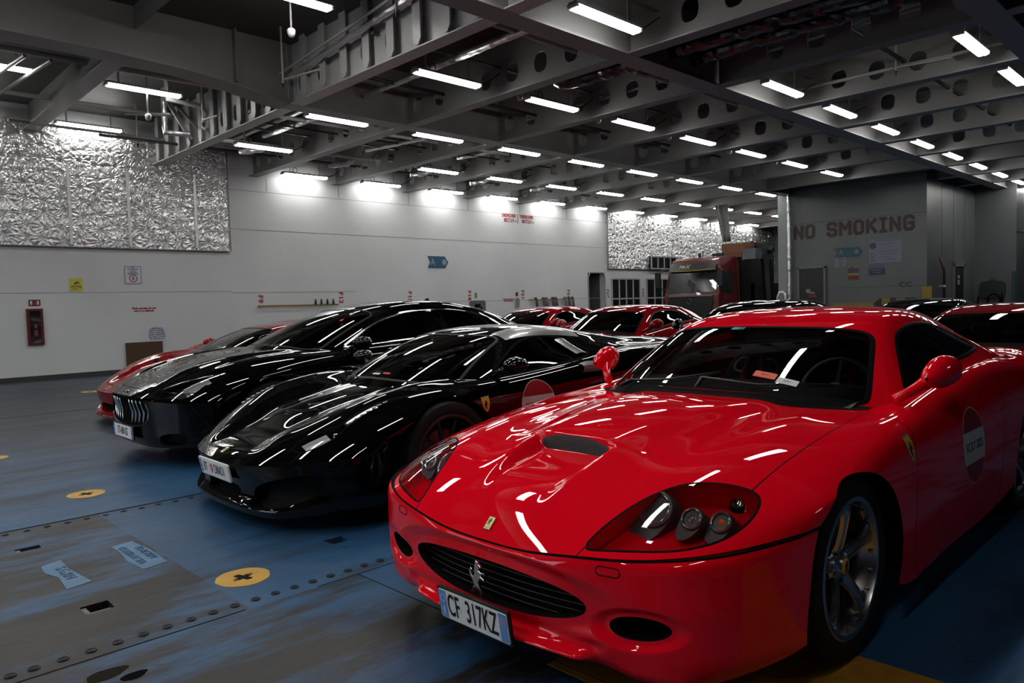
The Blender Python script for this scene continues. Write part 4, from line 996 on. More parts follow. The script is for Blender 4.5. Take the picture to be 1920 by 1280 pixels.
def gt_car(name, label, loc, rot, paint, res=1., hero=False, zs=1., group=None):
    root = thing(name, label, 'car', loc, rot, group); root.scale = (1, 1, zs)
    g = Patch(GT_G, int(300*res), int(260*res))
    b = Patch(GT_B, int(560*res), int(420*res), gt_hood_deform)
    a = Patch(GT_A, int(110*res), int(380*res), gt_bumper_deform, al=(0, 0))
    allb = lambda p, *L: np.isin(p.lab, L)
    # ---- upper body
    hood_poly = [(-1.2, -.1), (-1.2, .405), (-.94, .405), (-.83, .455), (-.75, .51), (-.63, .60), (-.53, .70), (-.46, .765), (-.1, .762), (.35, .752), (.72, .728), (.72, .70), (.58, .48), (.505, .25), (.49, 0), (.49, -.1)]
    b.cut(lambda s, y, z: poly_sd(s, np.abs(y), hood_poly), 1)
    b.cut(lambda s, y, z: poly_sd(s, np.abs(y), LAMP_GT), 2)
    door = smooth_poly([(.55, .90), (.50, .62), (.47, .30), (.50, .17), (.62, .165), (1.60, .165), (1.75, .20), (1.83, .45), (1.87, .95), (1.5, .95), (.8, .90)], 1)
    if hero or res > .5:
        b.cut(lambda s, y, z: np.maximum(poly_sd(s, z, door), .72-np.abs(y)), 3, only=[0])
    b.cut(lambda s, y, z: np.where(z > .6, poly_sd(s, np.abs(y), smooth_poly([(.72, -.4), (.72, .40), (.84, .63), (1.1, .70), (1.9, .71), (2.4, .62), (2.75, .5), (2.75, -.4)], 1)), 9), 8, only=[0])
    b.cut(in_arch((-.06, .33), .405, .355), 9)
    b.cut(in_arch((2.50, .335), .385, .365), 9)
    b.make('body', allb(b, 0), paint, root)
    b.make('bonnet', allb(b, 1), paint, root)
    if (b.lab == 3).any():
        for sg in (-1, 1): b.make('door', b.side(allb(b, 3), sg), paint, root)
        for sg in (-1, 1): b.ribbon('panel_gap', b.border(b.side(allb(b, 3), sg), allb(b, 0)), .0020, .0006, BLKM, root)
    b.ribbon('panel_gap', b.border(allb(b, 1), allb(b, 0)), .0022, .0006, BLKM, root)
    # ---- headlamps
    for sg in (-1, 1):
        L = b.side(allb(b, 2), sg)
        lens = b.make('headlamp', L, LENS, root)
        if lens is None: continue
        lens['label'] = 'clear teardrop headlamp with dark bowls and an amber lamp'
        seal = b.ribbon('lamp_seal', b.border(L), .0042, .0010, BLKM, lens)
        if hero or res > .5:
            vec = lambda p: np.stack([p[:, 0]*0+.05, p[:, 0]*0-.02*np.sign(p[:, 1]), p[:, 0]*0-.060-.035*np.clip((p[:, 0]+.85)/.3, 0, 1)], 1)
            b.walls('lamp_housing', L, vec, paint, lens)
            b.make('lamp_tray', L, paint, lens, vec=vec)
            for i, (cs, cy, rr, nm) in enumerate(((-.690, .535, .052, 'reflector'), (-.675, .665, .031, 'projector'), (-.635, .745, .030, 'indicator'))):
                p, n = b.hit((cs, sg*cy, 1.5), (0, 0, -1))
                if p is None: continue
                d = Vector((-.80, sg*.02, .55)).normalized()
                c = p-n*(.014+(.010 if i == 0 else .002))+Vector((.022, 0, -.004))
                up = Vector((0, 0, 1)); rt = up.cross(d).normalized(); up = d.cross(rt)
                M = Matrix.Translation(c) @ Matrix(((rt.x, up.x, d.x), (rt.y, up.y, d.y), (rt.z, up.z, d.z))).to_4x4()
                def lat(prof, m, nm2, par, sm=True):
                    q = MB(); q.lathe(prof, 'z', seg=32); q.V = [tuple(M @ Vector(v)) for v in q.V]; return q.build(nm2, m, par, sm)
                BZ = mat('lamp_bezel', (.085, .082, .080), .32, .3)
                lat([(rr*1.02, .004), (rr*1.12, .008), (rr*1.25, .0), (rr*1.30, -.03), (rr*1.2, -.10)], BZ, 'lamp_bezel', lens)
                tt = smooth_poly([(-rr*1.30, .1*rr), (-rr*1.45, -rr*1.1), (-rr*1.35, -rr*2.2), (-rr*.5, -rr*2.5), (rr*.6, -rr*1.7), (rr*1.25, -rr*.4), (rr*1.15, rr*.8), (0, rr*1.30), (-rr*1.0, rr*1.0)], 2)
                q = MB(); q.prism([(x_*-sg, y_) for x_, y_ in tt], -.020, -.002, M); q.build('bezel_apron', BZ, lens)
                lat([(rr*1.03, .004), (rr*1.0, .010), (rr*.95, .004)], CHR, 'lamp_ring', lens)
                if i == 0:
                    lat([(rr*.96, .004), (rr*.85, -.018), (rr*.6, -.036), (rr*.2, -.046), (0, -.047)], mat('bright_bowl', (.92, .92, .92), .22, 1.), 'reflector', lens)
                    lat([(0, -.008), (.008, -.010), (.010, -.044)], WHT, 'bulb', lens)
                elif i == 1:
                    lat([(rr*.96, .004), (rr*.8, -.016), (rr*.62, -.022)], mat('dark_chrome', (.25, .25, .25), .15, 1.), 'reflector', lens)
                    lat([(0, .006), (rr*.3, .003), (rr*.55, -.008), (rr*.62, -.022)], mat('lens_ball', (.22, .23, .24), .05, .6, 1.), 'projector_lens', lens)
                else:
                    lat([(rr*.96, .004), (rr*.8, -.016), (rr*.4, -.028), (0, -.03)], mat('copper_reflector', (.75, .33, .16), .18, 1.), 'reflector', lens)
                    lat([(0, .004), (rr*.35, .0), (rr*.42, -.012), (rr*.40, -.028)], AMB, 'indicator_bulb', lens)
            p, n = b.hit((-.530, sg*.755, 1.5), (0, 0, -1))
            M = Matrix.Translation(p-n*.012) @ n.to_track_quat('Z', 'Y').to_matrix().to_4x4()
            q = MB(); q.lathe([(.018, .0), (.021, .006), (.024, .0), (.024, -.02)], 'z', seg=20); q.V = [tuple(M @ Vector(v)) for v in q.V]; q.build('side_lamp_ring', BLK, lens, True)
            q = MB(); q.lathe([(.018, 0), (.012, -.006), (0, -.008)], 'z', seg=20); q.V = [tuple(M @ Vector(v)) for v in q.V]; q.build('side_lamp', CHR, lens, True)
    # ---- bumper
    a.cut(lambda s, y, z: ((np.abs(y)/.435)**2.2+(np.abs(z-.338)/np.where(z > .338, .072, .082))**2.2)**(1/2.2)*.07-.07, 1)
    a.cut(lambda s, y, z: (((np.abs(y)-.605)/.098)**2+((z-.308-.10*(np.abs(y)-.605))/.038)**2)**.5*.036-.036, 2)
    a.make('bumper', allb(a, 0), paint, root)
    GR = allb(a, 1)
    bk = lambda d: (lambda p: np.stack([np.full(len(p), d), -.02*np.sign(p[:, 1])*np.clip(np.abs(p[:, 1])*3, 0, 1), np.zeros(len(p))], 1))
    a.walls('grille_surround', GR, bk(.055), BLKM, root)
    gr = a.make('grille', GR, BLKM, root, vec=(.055, 0, 0))
    if hero:
        q = MB()
        for k in range(5):
            zz = .279+k*.0245; hw = .435*(1-min(1, (abs(zz-.338)/.080))**2.2)**(1/2.2)
            pts = []
            for i in range(25):
                y = -hw+2*hw*i/24; p, n = a.hit((-2, y, zz), (1, 0, 0))
                if p is not None: pts.append((p.x+.040, y, zz))
            q.tube(pts, .0028, 6)
        q.build('grille_slat', mat('grille_slat_black', (.010, .010, .010), .4), gr, True)
    for sg in (-1, 1):
        F_ = a.side(allb(a, 2), sg)
        if F_.any():
            a.walls('fog_duct', F_, bk(.09), BLKM, root); a.make('fog_opening', F_, BLKM, root, vec=(.085, 0, 0))
    # gap between bumper and body
    T = [tuple(a.P[-1, j]) for j in range(0, a.nv, 3)]
    q = MB(); q.tube(T, .0042, 6); q.build('panel_gap', BLKM, root, True)
    if hero:
        for sg in (-1, 1):          # headlamp washer covers
            pts = rrect(.078, .027, .0134, 6); out = []
            for x, z in pts:
                p, n = a.hit((-2, sg*.525+x, .476+z), (1, 0, 0)); out.append(p+n*.0004)
            q = MB(); q.tube(out, .0016, 5, closed=True); q.build('washer_cover_gap', BLKM, root, True)
    # ---- glasshouse
    ws = smooth_poly([(.36, -.1), (.36, .30), (.40, .52), (.50, .62), (1.02, .62), (1.19, .525), (1.168, .45), (1.11, .25), (1.10, -.1)], 1)
    cen = .53
    def f_ws(s, y, z):
        ay = np.abs(y)
        lowb = (.540+.40*ay**2.6)-s                       # front limit follows the cowl
        hi = s-(1.112+.22*ay**2.4)
        # side limit: pillar line in (s, y)
        side = (ay-(.700-.30*(s-.74)))*.95
        q = np.stack([lowb, hi, side]); k = 40.
        return np.log(np.exp(q*k).sum(0))/k+.01
    g.cut(lambda s, y, z: np.where((s < 1.5) & (z > .78), f_ws(s, y, z), 9), 1)
    sw = smooth_poly([(.98, .835), (.955, .86), (1.20, 1.05), (1.34, 1.108), (1.60, 1.138), (1.95, 1.128), (2.18, 1.05), (2.30, .975), (2.05, .962), (1.5, .93), (1.1, .865)], 2)
    g.cut(lambda s, y, z: np.maximum(poly_sd(s, z, sw), .50-np.abs(y)), 2, only=[0])
    rw = smooth_poly([(2.42, -.1), (2.42, .30), (2.50, .36), (3.05, .31), (3.12, .2), (3.12, -.1)], 1)
    g.cut(lambda s, y, z: poly_sd(s, np.abs(y), rw), 3, only=[0])
    g.make('roof', allb(g, 0), paint, root); g.make('headlining', allb(g, 0), INT, root, off=-.018)
    w = g.make('windscreen', allb(g, 1), GLS, root, off=-.002)
    g.ribbon('windscreen_seal', g.border(allb(g, 1)), .013, .0020, BLKM, w)
    for sg in (-1, 1):
        S_ = g.side(allb(g, 2), sg)
        if S_.any():
            sd = g.make('side_window', S_, GLD if not hero else glass('side_glass', .16), root, off=-.002)
            g.ribbon('window_trim', g.border(S_), .011, .0025, SEAL, sd)
    r_ = g.make('rear_window', allb(g, 3), GLD, root)
    # ---- wheel wells, floor pan, tub
    q = MB()
    for cs, w0 in ((0, .40), (2.5, .40)):
        for sg in (-1, 1):
            n = 24; V = []; F = []
            for k in range(n+1):
                an = math.radians(-12+204*k/n)
                for yy in (.90, .60): V.append((cs-.05*(cs == 0)+(w0-.01)*math.cos(an), sg*yy, .335+.345*math.sin(an)))
            for k in range(n): F.append((2*k, 2*k+1, 2*k+3, 2*k+2))
            c = len(V); V.append((cs-.03*(cs == 0), sg*.60, .335))
            for k in range(n): F.append((c, 2*k+1, 2*k+3))
            q.add(V, F)
    q.box((1.25, 0, .17), (3.6, 1.10, .03)); q.box((1.25, 0, .34), (1.6, 1.78, .30)); q.box((-.52, 0, .30), (.45, 1.1, .22))
    q.box((3.1, 0, .45), (.6, 1.5, .5))
    q.build('underbody', BLKM, root)
    for sg in (-1, 1):
        for cs in (0, 2.5):
            wheel(root, cs-.0, sg*(.792 if cs == 0 else .785), .332, .332, .2525, .235 if cs == 0 else .27, sg, simple=not hero)
    # ---- mirrors
    for sg in (-1, 1):
        rows = [(-.030, .010, .008, .0), (-.015, .040, .026, .0), (.02, .066, .048, .003), (.07, .084, .066, .006), (.12, .088, .070, .008), (.165, .082, .064, .006), (.20, .060, .046, .0), (.214, .030, .022, -.004), (.218, .004, .003, -.004)]
        q = MB(); n = 24; V = []; F = []
        for u, ry, rz, dz in rows:
            for k in range(n):
                an = 2*math.pi*k/n; V.append((.83+u, sg*(.910+.03*u/.2+ry*.68*math.cos(an)), .932+dz+rz*math.sin(an)+u*.10))
        for i in range(len(rows)-1):
            for k in range(n): F.append((i*n+k, i*n+(k+1) % n, (i+1)*n+(k+1) % n, (i+1)*n+k))
        q.add(V, F)
        q.tube([(.775, sg*.785, .835), (.81, sg*.825, .862), (.85, sg*.862, .892), (.89, sg*.89, .915), (.94, sg*.91, .93)], [.024, .021, .024, .036, .05], 16)
        q.build('door_mirror', paint, root, True)
    # ---- wipers and cowl
    q = MB(); V = []; F = []; nr = 6
    for i in range(33):
        y = -.72+1.44*i/32; s0 = .50+.42*abs(y)**2.6
        for k in range(nr):
            s_ = s0-.040+.075*k/(nr-1); zt = g.hit((s_, y, 2), (0, 0, -1))[0]; zb = b.hit((s_, y, 2), (0, 0, -1))[0]
            V.append((s_, y, max(zt.z if zt else -9, zb.z if zb else -9)+(.0045 if 0 < k < nr-1 else .0015)))
    for i in range(32):
        for k in range(nr-1): F.append((i*nr+k, (i+1)*nr+k, (i+1)*nr+k+1, i*nr+k+1))
    q.add(V, F); cw = q.build('cowl', BLKM, root, True)
    if hero:
        for y0, y1, s1 in ((.05, -.55, .66), (.50, -.02, .60)):
            q = MB()
            def P_(s, y):
                p, n = g.hit((s, y, 2), (0, 0, -1)); return p+n*.016
            pts = [P_(.60+.05*abs(y0), y0), P_(.575+.42*abs((y0+y1)/2)**2.6, (y0+y1)/2), P_(s1+.05, y1)]
            q.tube(pts, [.008, .006, .004], 6); q.tube([p-Vector((0, 0, .008)) for p in pts[1:]], .0045, 5)
            q.tube([(.545, y0+.02, .845), pts[0]], .012, 8)
            q.build('wiper', BLK, root, True)
    return root, a, b, g
# ------------------------------------------------------------------ the red coupe in front: emblems, plate, cabin
def hero_details(root, a, b, g):
    # scoop mouth mesh
    q = MB(); n = 14; V = []; F = []
    for i in range(n+1):
        y = -.172+.344*i/n; k = math.sqrt(max(0, 1-(abs(y)/.180)**3))
        zf = b.hit((-.455, y, 2), (0, 0, -1))[0].z; zt = b.hit((-.425, y, 2), (0, 0, -1))[0].z
        V += [(-.447, y, zf-.004), (-.442, y, zf+.004+(zt-zf-.004)*(.15+.80*k))]
    for i in range(n): F.append((2*i, 2*i+2, 2*i+3, 2*i+1))
    q.add(V, F)
    mm = mat('scoop_mesh', (.006, .006, .006), .5, .3)
    nn, ll = nodes(mm)
    if not nn.get('vor'):
        tc = nn.new('ShaderNodeTexCoord'); vo = nn.new('ShaderNodeTexVoronoi'); vo.name = 'vor'; vo.inputs['Scale'].default_value = 110
        vo.inputs['Randomness'].default_value = .0
        cr = nn.new('ShaderNodeValToRGB'); cr.color_ramp.elements[0].position = .33; cr.color_ramp.elements[1].position = .42
        cr.color_ramp.elements[0].color = (.002, .002, .002, 1); cr.color_ramp.elements[1].color = (.05, .05, .05, 1)
        ll.new(tc.outputs['Object'], vo.inputs['Vector']); ll.new(vo.outputs['Distance'], cr.inputs[0]); ll.new(cr.outputs[0], nn['Principled BSDF'].inputs['Base Color'])
    q.build('scoop_mesh', mm, root)
    # number plate, tilted back, ahead of the lower lip
    M = frame((-1.000, -.0, .222), (0, -1, 0), (-.16, 0, 1))
    plate(root, M, .360, .110, [
        ('rect', 'blue_band', -.158, 0, .038, .104, PBLU), ('rect', 'blue_band', .158, 0, .038, .104, PBLU),
        ('stars', 'star_ring', -.158, .022, .0125, PWHT), ('text', 'country_letter', -.158, -.028, 'I', .042, .9, PWHT, .001),
        ('text', 'plate_text', -.100, .0, 'CF', .118, .50, INK, .0012), ('text', 'plate_text', .047, .0, '317KZ', .118, .50, INK, .0012),
        ('ring', 'seal_ring', -.062, -.006, .0055, .001, mat('grey_ink', (.35, .35, .35))),
        ('ring', 'year_ring', .158, .024, .0145, .0022, mat('year_gold', (.75, .5, .25), .4)), ('text', 'year_text', .158, .024, '03', .019, .8, mat('year_gold'), 0)])
    # chrome horse on the grille
    M = frame((-.962, 0, .340), (0, -1, 0), (-.05, 0, 1))
    q = MB(); q.prism([(x*.135, y*.135) for x, y in HORSE], 0, .009, M); q.tube([M @ Vector((0, 0, 0)), M @ Vector((0, 0, -.045))], .003, 6)
    o_ = q.build('horse_emblem', mat('horse_chrome', (.85, .85, .86), .2, 1.), root, False); md_ = o_.modifiers.new('round', 'BEVEL'); md_.width = .0022; md_.segments = 2
    # bonnet badge
    p, n = b.hit((-.905, 0, 2), (0, 0, -1)); u = Vector((1, 0, .45)); M = frame(p+n*.0005, (0, -1, 0), u-n*n.dot(u))
    q = MB(); q.prism(rrect(.034, .054, .003), 0, .004, M); bd = q.build('bonnet_badge', CHR, root)
    q = MB(); q.prism(rrect(.029, .048, .002), .004, .0046, M); q.build('badge_field', mat('badge_gold', (.80, .66, .30), .3, .2), bd)
    q = MB(); q.prism([(x*.030, .005+y*.030) for x, y in HORSE], .0046, .0054, M); q.build('horse_emblem', INK, bd)
    V, F = text_mesh('Ferrari', .0075, sx=.9); mesh_obj('badge_text', [M @ Vector((x, y-.019, .0055)) for x, y, z in V], F, INK, bd)
    # shields on the wings, door stickers
    for sg in (-1, 1):
        def side(pt, s0=0, z0=0, tilt=0.):
            c, t = math.cos(tilt), math.sin(tilt)
            def f(x, y):
                x, y = (x*c-y*t, x*t+y*c)
                return b.hit((s0-sg*0+(x if sg < 0 else -x), sg*2, z0+y), (0, -sg, 0))
            return f
        pr = side(None, .455, .690, .12)
        sc = .098
        V, F = fan_poly([(x*sc*1.02, y*sc*1.14) for x, y in SHIELD], 3); sh = decal('shield_badge', V, F, mat('silver_rim', (.7, .7, .68), .25, .8), root, pr, .0012)
        V, F = fan_poly([(x*sc*.90, y*sc*1.03) for x, y in SHIELD], 3); decal('shield_field', V, F, YEL, sh, pr, .0020)
        q = MB(); q.prism([(x*sc*.62, -.004+y*sc*.66) for x, y in HORSE], 0, .001); decal('horse_emblem', q.V, q.F, INK, sh, pr, .0024)
        if sg < 0:
            pr = side(None, 1.30, .575)
            R_ = .172
            V, F = fan_poly(circ(R_, 48, .178), 8); st = decal('door_sticker', V, F, mat('sticker_white', (.62, .62, .60), .45), root, pr, .0010)
            top = clip_poly(circ(R_*.97, 48, .173), .072, 1); bot = clip_poly(circ(R_*.97, 48, .173), -1, -.075)
            for P_ in (top, bot):
                V, F = fan_poly(P_, 5); decal('red_band', V, F, mat('sticker_red', (.30, .01, .012), .4), st, pr, .0017)
            V, F = text_mesh('SICILY 2025', .058, sx=.92); decal('sticker_text', V, F, INK, st, pr, .0022)
    # cabin
    q = MB()
    q.prism([(.50, .60), (.60, .80), (.85, .865), (1.02, .86), (1.10, .80), (1.08, .55), (.9, .45)], -.66, .66, Matrix(((1, 0, 0, 0), (0, 0, 1, 0), (0, 1, 0, 0), (0, 0, 0, 1))))
    q.build('dashboard', INT, root)
    q = MB(); q.box((1.6, 0, .50), (1.4, .22, .22)); q.box((1.5, 0, .30), (2.0, 1.5, .04)); q.box((2.45, 0, .75), (.5, 1.1, .3)); q.build('centre_console', INT, root)
    for sg in (-1, 1):
        y0 = sg*.33
        q = MB(); V = []; F = []
        rows = [(.45, .20, .0), (.60, .255, .03), (.78, .245, .045), (.86, .20, .05), (.94, .15, .05), (.985, .09, .045), (.995, .02, .04)]
        for z, w_, d in rows:
            for k in range(16):
                an = 2*math.pi*k/16; V.append((1.62+(z-.45)*.34+.055*math.sin(an)-d*abs(math.cos(an))**2, y0+w_*math.cos(an), z))
        for i in range(len(rows)-1):
            for k in range(16): F.append((i*16+k, i*16+(k+1) % 16, (i+1)*16+(k+1) % 16, (i+1)*16+k))
        q.add(V, F); q.box((1.42, y0, .44), (.50, .48, .16)); q.build('seat', INT, root, True, sharp=40)
        for hs in (-1, 1):
            # bright rim of each harness opening in the backrest
            P_ = []
            for x, z in smooth_poly([(.045, -.042), (.135, -.042), (.148, -.012), (.110, .045), (.045, .045)], 2): P_.append((1.62+(z+.89-.45)*.34-.085, y0+hs*x, z+.872))
            q = MB(); q.tube(P_, .008, 8, closed=True); q.build('headrest_hoop', mat('pale_green_trim', (.72, .88, .82), .35), root, True)
        q = MB(); q.tube([(1.70, y0-.04, .93), (1.63, y0-.06, .80), (1.60, y0-.08, .6)], .022, 6); q.tube([(1.70, y0+.04, .93), (1.63, y0+.06, .80), (1.60, y0+.08, .6)], .022, 6)
        q.build('harness', mat('red_webbing', (.35, .01, .012), .7), root)
    # steering wheel
    M = Matrix.Translation((1.20, -.36, .80)) @ Matrix.Rotation(math.radians(-66), 4, 'Y')
    q = MB(); q.tube([M @ Vector((.18*math.cos(t), .18*math.sin(t), 0)) for t in [2*math.pi*k/36 for k in range(36)]], .014, 8, closed=True)
    for t in (0, 2.4, -2.4): q.tube([M @ Vector((.03*math.cos(t), .03*math.sin(t), 0)), M @ Vector((.17*math.cos(t), .17*math.sin(t), 0))], .012, 6)
    q.prism(circ(.045, 16), -.02, .02, M); q.build('steering_wheel', mat('wheel_leather', (.02, .02, .02), .35), root, True, sharp=40)
    # rear-view mirror
    q = MB(); q.box((1.16, 0, 1.085), (.03, .23, .06)); q.tube([(1.16, 0, 1.11), (1.14, 0, 1.15)], .008, 6); q.build('rear_view_mirror', BLK, root)
    # screen sticker and papers under the wipers
    def wsp(x, y): return g.hit((1.085-y*.0+y, .12-x, 2), (0, 0, -1))
    V, F = fan_poly(rrect(.075, .030, .006), 2); k = decal('screen_tag', V, F, mat('teal_tag', (.02, .33, .40), .4), root, wsp, .0015)
    V, F = fan_poly([(.003, -.011), (.033, -.011), (.033, .011), (.003, .011)], 1); decal('tag_window', V, F, mat('tag_dark', (.01, .05, .07), .4), k, wsp, .0021)

def hero_papers(loc, g):
    def P_(s, y, dz):
        p, n = g.hit((s, y, 2), (0, 0, -1)); return Vector(loc)+p+n*dz
    for nm, lab, m, c, d, up, txt in (('card', 'orange card held under the wiper of the red coupe in front', mat('orange_card', (.78, .13, .07), .6), (.650, -.190), (-.010, -.115), (.040, .0), 'PLAY'),
                             ('card', 'white card lying beside the orange one on the windscreen', mat('white_card', (.72, .72, .72), .6), (.625, -.315), (.000, -.100), (.038, .0), 'SICILY')):
        V = []
        for i in range(5):
            for j in range(3):
                u, v = i/4, j/2; V.append(P_(c[0]+d[0]*u+up[0]*v, c[1]+d[1]*u+up[1]*v, .012))
        F = [(i*3+j, (i+1)*3+j, (i+1)*3+j+1, i*3+j+1) for i in range(4) for j in range(2)]
        o = mesh_obj(nm, V, F, m); tag(o, lab, 'card')
        md = o.modifiers.new('thick', 'SOLIDIFY'); md.thickness = .001
        tv, tf = text_mesh(txt, .018)
        W_ = [P_(c[0]+d[0]*(.5+x/.125)+up[0]*(.5+y/.045), c[1]+d[1]*(.5+x/.125)+up[1]*(.5+y/.045), .0135) for x, y, z in tv]
        mesh_obj('card_text', W_, tf, INK, o)
# ------------------------------------------------------------------ shared builder for the other cars
def shell_car(sp, name, label, loc, rot, paint, roofp=None, res=1., zs=1., group=None, full=True):
    root = thing(name, label, 'car', loc, rot, group); root.scale = (1, 1, zs)
    g = Patch(sp['G'], int(220*res), int(220*res)); b = Patch(sp['B'], int(460*res), int(360*res), sp.get('dB')); a = Patch(sp['A'], int(90*res), int(300*res), sp.get('dA'), al=(0, 0))
    S = lambda p, *L: np.isin(p.lab, L)
    b.cut(lambda s, y, z: poly_sd(s, np.abs(y), sp['hood']), 1)
    b.cut(lambda s, y, z: poly_sd(s, np.abs(y), sp['lamp']), 2)
    if sp.get('slit') is not None: b.cut(lambda s, y, z: poly_sd(s, np.abs(y), sp['slit']), 4)
    if full: b.cut(lambda s, y, z: np.maximum(poly_sd(s, z, sp['door']), .72-np.abs(y)), 3, only=[0])
    x0_, x1_ = sp['well']; b.cut(lambda s, y, z: np.where(z > .55, poly_sd(s, np.abs(y), smooth_poly([(x0_, -.4), (x0_, .35), (x0_+.16, .60), (x0_+.4, .68), (x1_-.6, .70), (x1_-.2, .55), (x1_, .4), (x1_, -.4)], 1)), 9), 8, only=[0, 1])
    (c0, rx0, rz0), (c1, rx1, rz1) = sp['arch']
    b.cut(in_arch(c0, rx0, rz0), 9); b.cut(in_arch(c1, rx1, rz1), 9)
    b.make('body', S(b, 0), paint, root); b.make('bonnet', S(b, 1), paint, root)
    b.ribbon('panel_gap', b.border(S(b, 1), S(b, 0)), .0025, .0006, BLKM, root)
    if full:
        for sg in (-1, 1): b.make('door', b.side(S(b, 3), sg), paint, root)
        for sg in (-1, 1): b.ribbon('panel_gap', b.border(b.side(S(b, 3), sg), S(b, 0)), .0025, .0006, BLKM, root)
    for sg in (-1, 1):
        L = b.side(S(b, 2), sg)
        ln = b.make('headlamp', L, LENS, root)
        if ln is not None:
            b.ribbon('lamp_seal', b.border(L), .0035, .0008, BLKM, ln)
            vec = lambda p: np.stack([p[:, 0]*0+.04, p[:, 0]*0, p[:, 0]*0-.06], 1)
            b.walls('lamp_housing', L, vec, BLK, ln); b.make('lamp_tray', L, BLK, ln, vec=vec)
            sp['lampfn'](b, sg, ln)
        if sp.get('slit') is not None:
            L = b.side(S(b, 4), sg); b.make('daylight_strip', L, mat('strip_clear', (.02, .02, .02), .08, 0, 1.), root, off=.0)
    for nm, f, dep, m in sp['holes']:
        a.cut(f, 5, only=[0]); sel = S(a, 5)
        parts = [sel] if nm == 'grille' else [a.side(sel, -1), a.side(sel, 1)]
        for q_ in parts:
            if q_.any():
                a.walls(nm+'_surround', q_, lambda p, d=dep: np.stack([np.full(len(p), d), 0*p[:, 1], 0*p[:, 2]], 1), paint if paint is not BLACKP else BLKM, root)
                a.make(nm, q_, m, root, vec=(dep, 0, 0))
        a.lab[sel] = 6
    a.make('bumper', S(a, 0), paint, root)
    q = MB(); q.tube([tuple(a.P[-1, j]) for j in range(0, a.nv, 4)], .003, 5); q.build('panel_gap', BLKM, root, True)
    g.cut(sp['fws'], 1)
    g.cut(lambda s, y, z: np.maximum(poly_sd(s, z, sp['sw']), sp['swy']-np.abs(y)), 2, only=[0])
    g.cut(lambda s, y, z: poly_sd(s, np.abs(y), sp['rw']), 3, only=[0])
    g.make('roof', S(g, 0), roofp or paint, root); g.make('headlining', S(g, 0), INT, root, off=-.018)
    w = g.make('windscreen', S(g, 1), sp.get('glass', GLD), root, off=-.002)
    g.ribbon('windscreen_seal', g.border(S(g, 1)), .012, .002, SEAL, w)
    for sg in (-1, 1):
        L = g.side(S(g, 2), sg)
        if L.any():
            sd = g.make('side_window', L, GLD, root, off=-.002); g.ribbon('window_trim', g.border(L), sp.get('trimw', .010), .003, sp.get('trimm', SEAL), sd)
    g.make('rear_window', S(g, 3), GLD, root)
    q = MB()
    wb = c1[0]
    for cs, w0, h0 in ((c0[0], rx0-.005, rz0-.01), (wb, rx1-.005, rz1-.01)):
        for sg in (-1, 1):
            n = 20; V = []; F = []
            for k in range(n+1):
                an = math.radians(-12+204*k/n)
                for yy in (.90, .58): V.append((cs+w0*math.cos(an), sg*yy, c0[1]+h0*math.sin(an)))
            for k in range(n): F.append((2*k, 2*k+1, 2*k+3, 2*k+2))
            c = len(V); V.append((cs, sg*.58, c0[1]))
            for k in range(n): F.append((c, 2*k+1, 2*k+3))
            q.add(V, F)
    q.box((wb/2, 0, .17), (wb+1.0, 1.10, .03)); q.box((wb/2, 0, .34), (wb-.9, 1.76, .30)); q.box((-.52, 0, .28), (.45, 1.1, .18)); q.box((wb+.5, 0, .4), (.5, 1.4, .4))
    q.build('underbody', BLKM, root)
    R_ = sp['R']
    for sg in (-1, 1):
        for cs in (0, sp['wb']): wheel(root, cs, sg*sp['wy'], R_, R_, sp['rim'], .25, sg, style='ten', alloy=sp.get('alloy', DALU), simple=True)
    mx, my, mz, ms = sp['mirror']
    for sg in (-1, 1):
        rows = [(-.02, .02, .015), (.0, .06, .04), (.04, .09, .062), (.09, .098, .068), (.14, .085, .058), (.165, .03, .02)]
        q = MB(); n = 20; V = []; F = []
        for u, ry, rz in rows:
            for k in range(n):
                an = 2*math.pi*k/n; V.append((mx+u*ms, sg*(my+ry*ms*math.cos(an)), mz+rz*ms*math.sin(an)))
        for i in range(len(rows)-1):
            for k in range(n): F.append((i*n+k, i*n+(k+1) % n, (i+1)*n+(k+1) % n, (i+1)*n+k))
        F.append(tuple(range((len(rows)-1)*n, len(rows)*n)))
        q.add(V, F); q.tube([(mx+.02, sg*(my-.17), mz-.07), (mx+.04, sg*(my-.10), mz-.03), (mx+.06, sg*my, mz)], [.02, .018, .03], 10)
        q.build('door_mirror', paint, root, True)
    q = MB(); sx, sz = sp['seat']
    q.box((sx-.66, 0, sz-.16), (.30, 1.05, .20))
    q.build('dashboard', INT, root)
    for sg in (-1, 1):
        q = MB(); V = []; F = []; y0 = sg*.37
        for z, w_, d in ((.42, .22, 0), (.6, .26, .03), (.8, .24, .04), (.92, .13, .04), (1.0, .11, .03), (1.04, .04, .02)):
            for k in range(14):
                an = 2*math.pi*k/14; V.append((sx+(z-.42)*.35+.06*math.sin(an)-d*abs(math.cos(an)), y0+w_*math.cos(an), z*sz/.92))
        for i in range(5):
            for k in range(14): F.append((i*14+k, i*14+(k+1) % 14, (i+1)*14+(k+1) % 14, (i+1)*14+k))
        q.add(V, F); q.build('seat', sp.get('seatm', INT), root, True)
    M = Matrix.Translation((sx-.52, -.37, sz-.08)) @ Matrix.Rotation(math.radians(-66), 4, 'Y')
    q = MB(); q.tube([M @ Vector((.18*math.cos(t), .18*math.sin(t), 0)) for t in [2*math.pi*k/28 for k in range(28)]], .013, 6, closed=True); q.build('steering_wheel', INT, root, True)
    return root, a, b, g

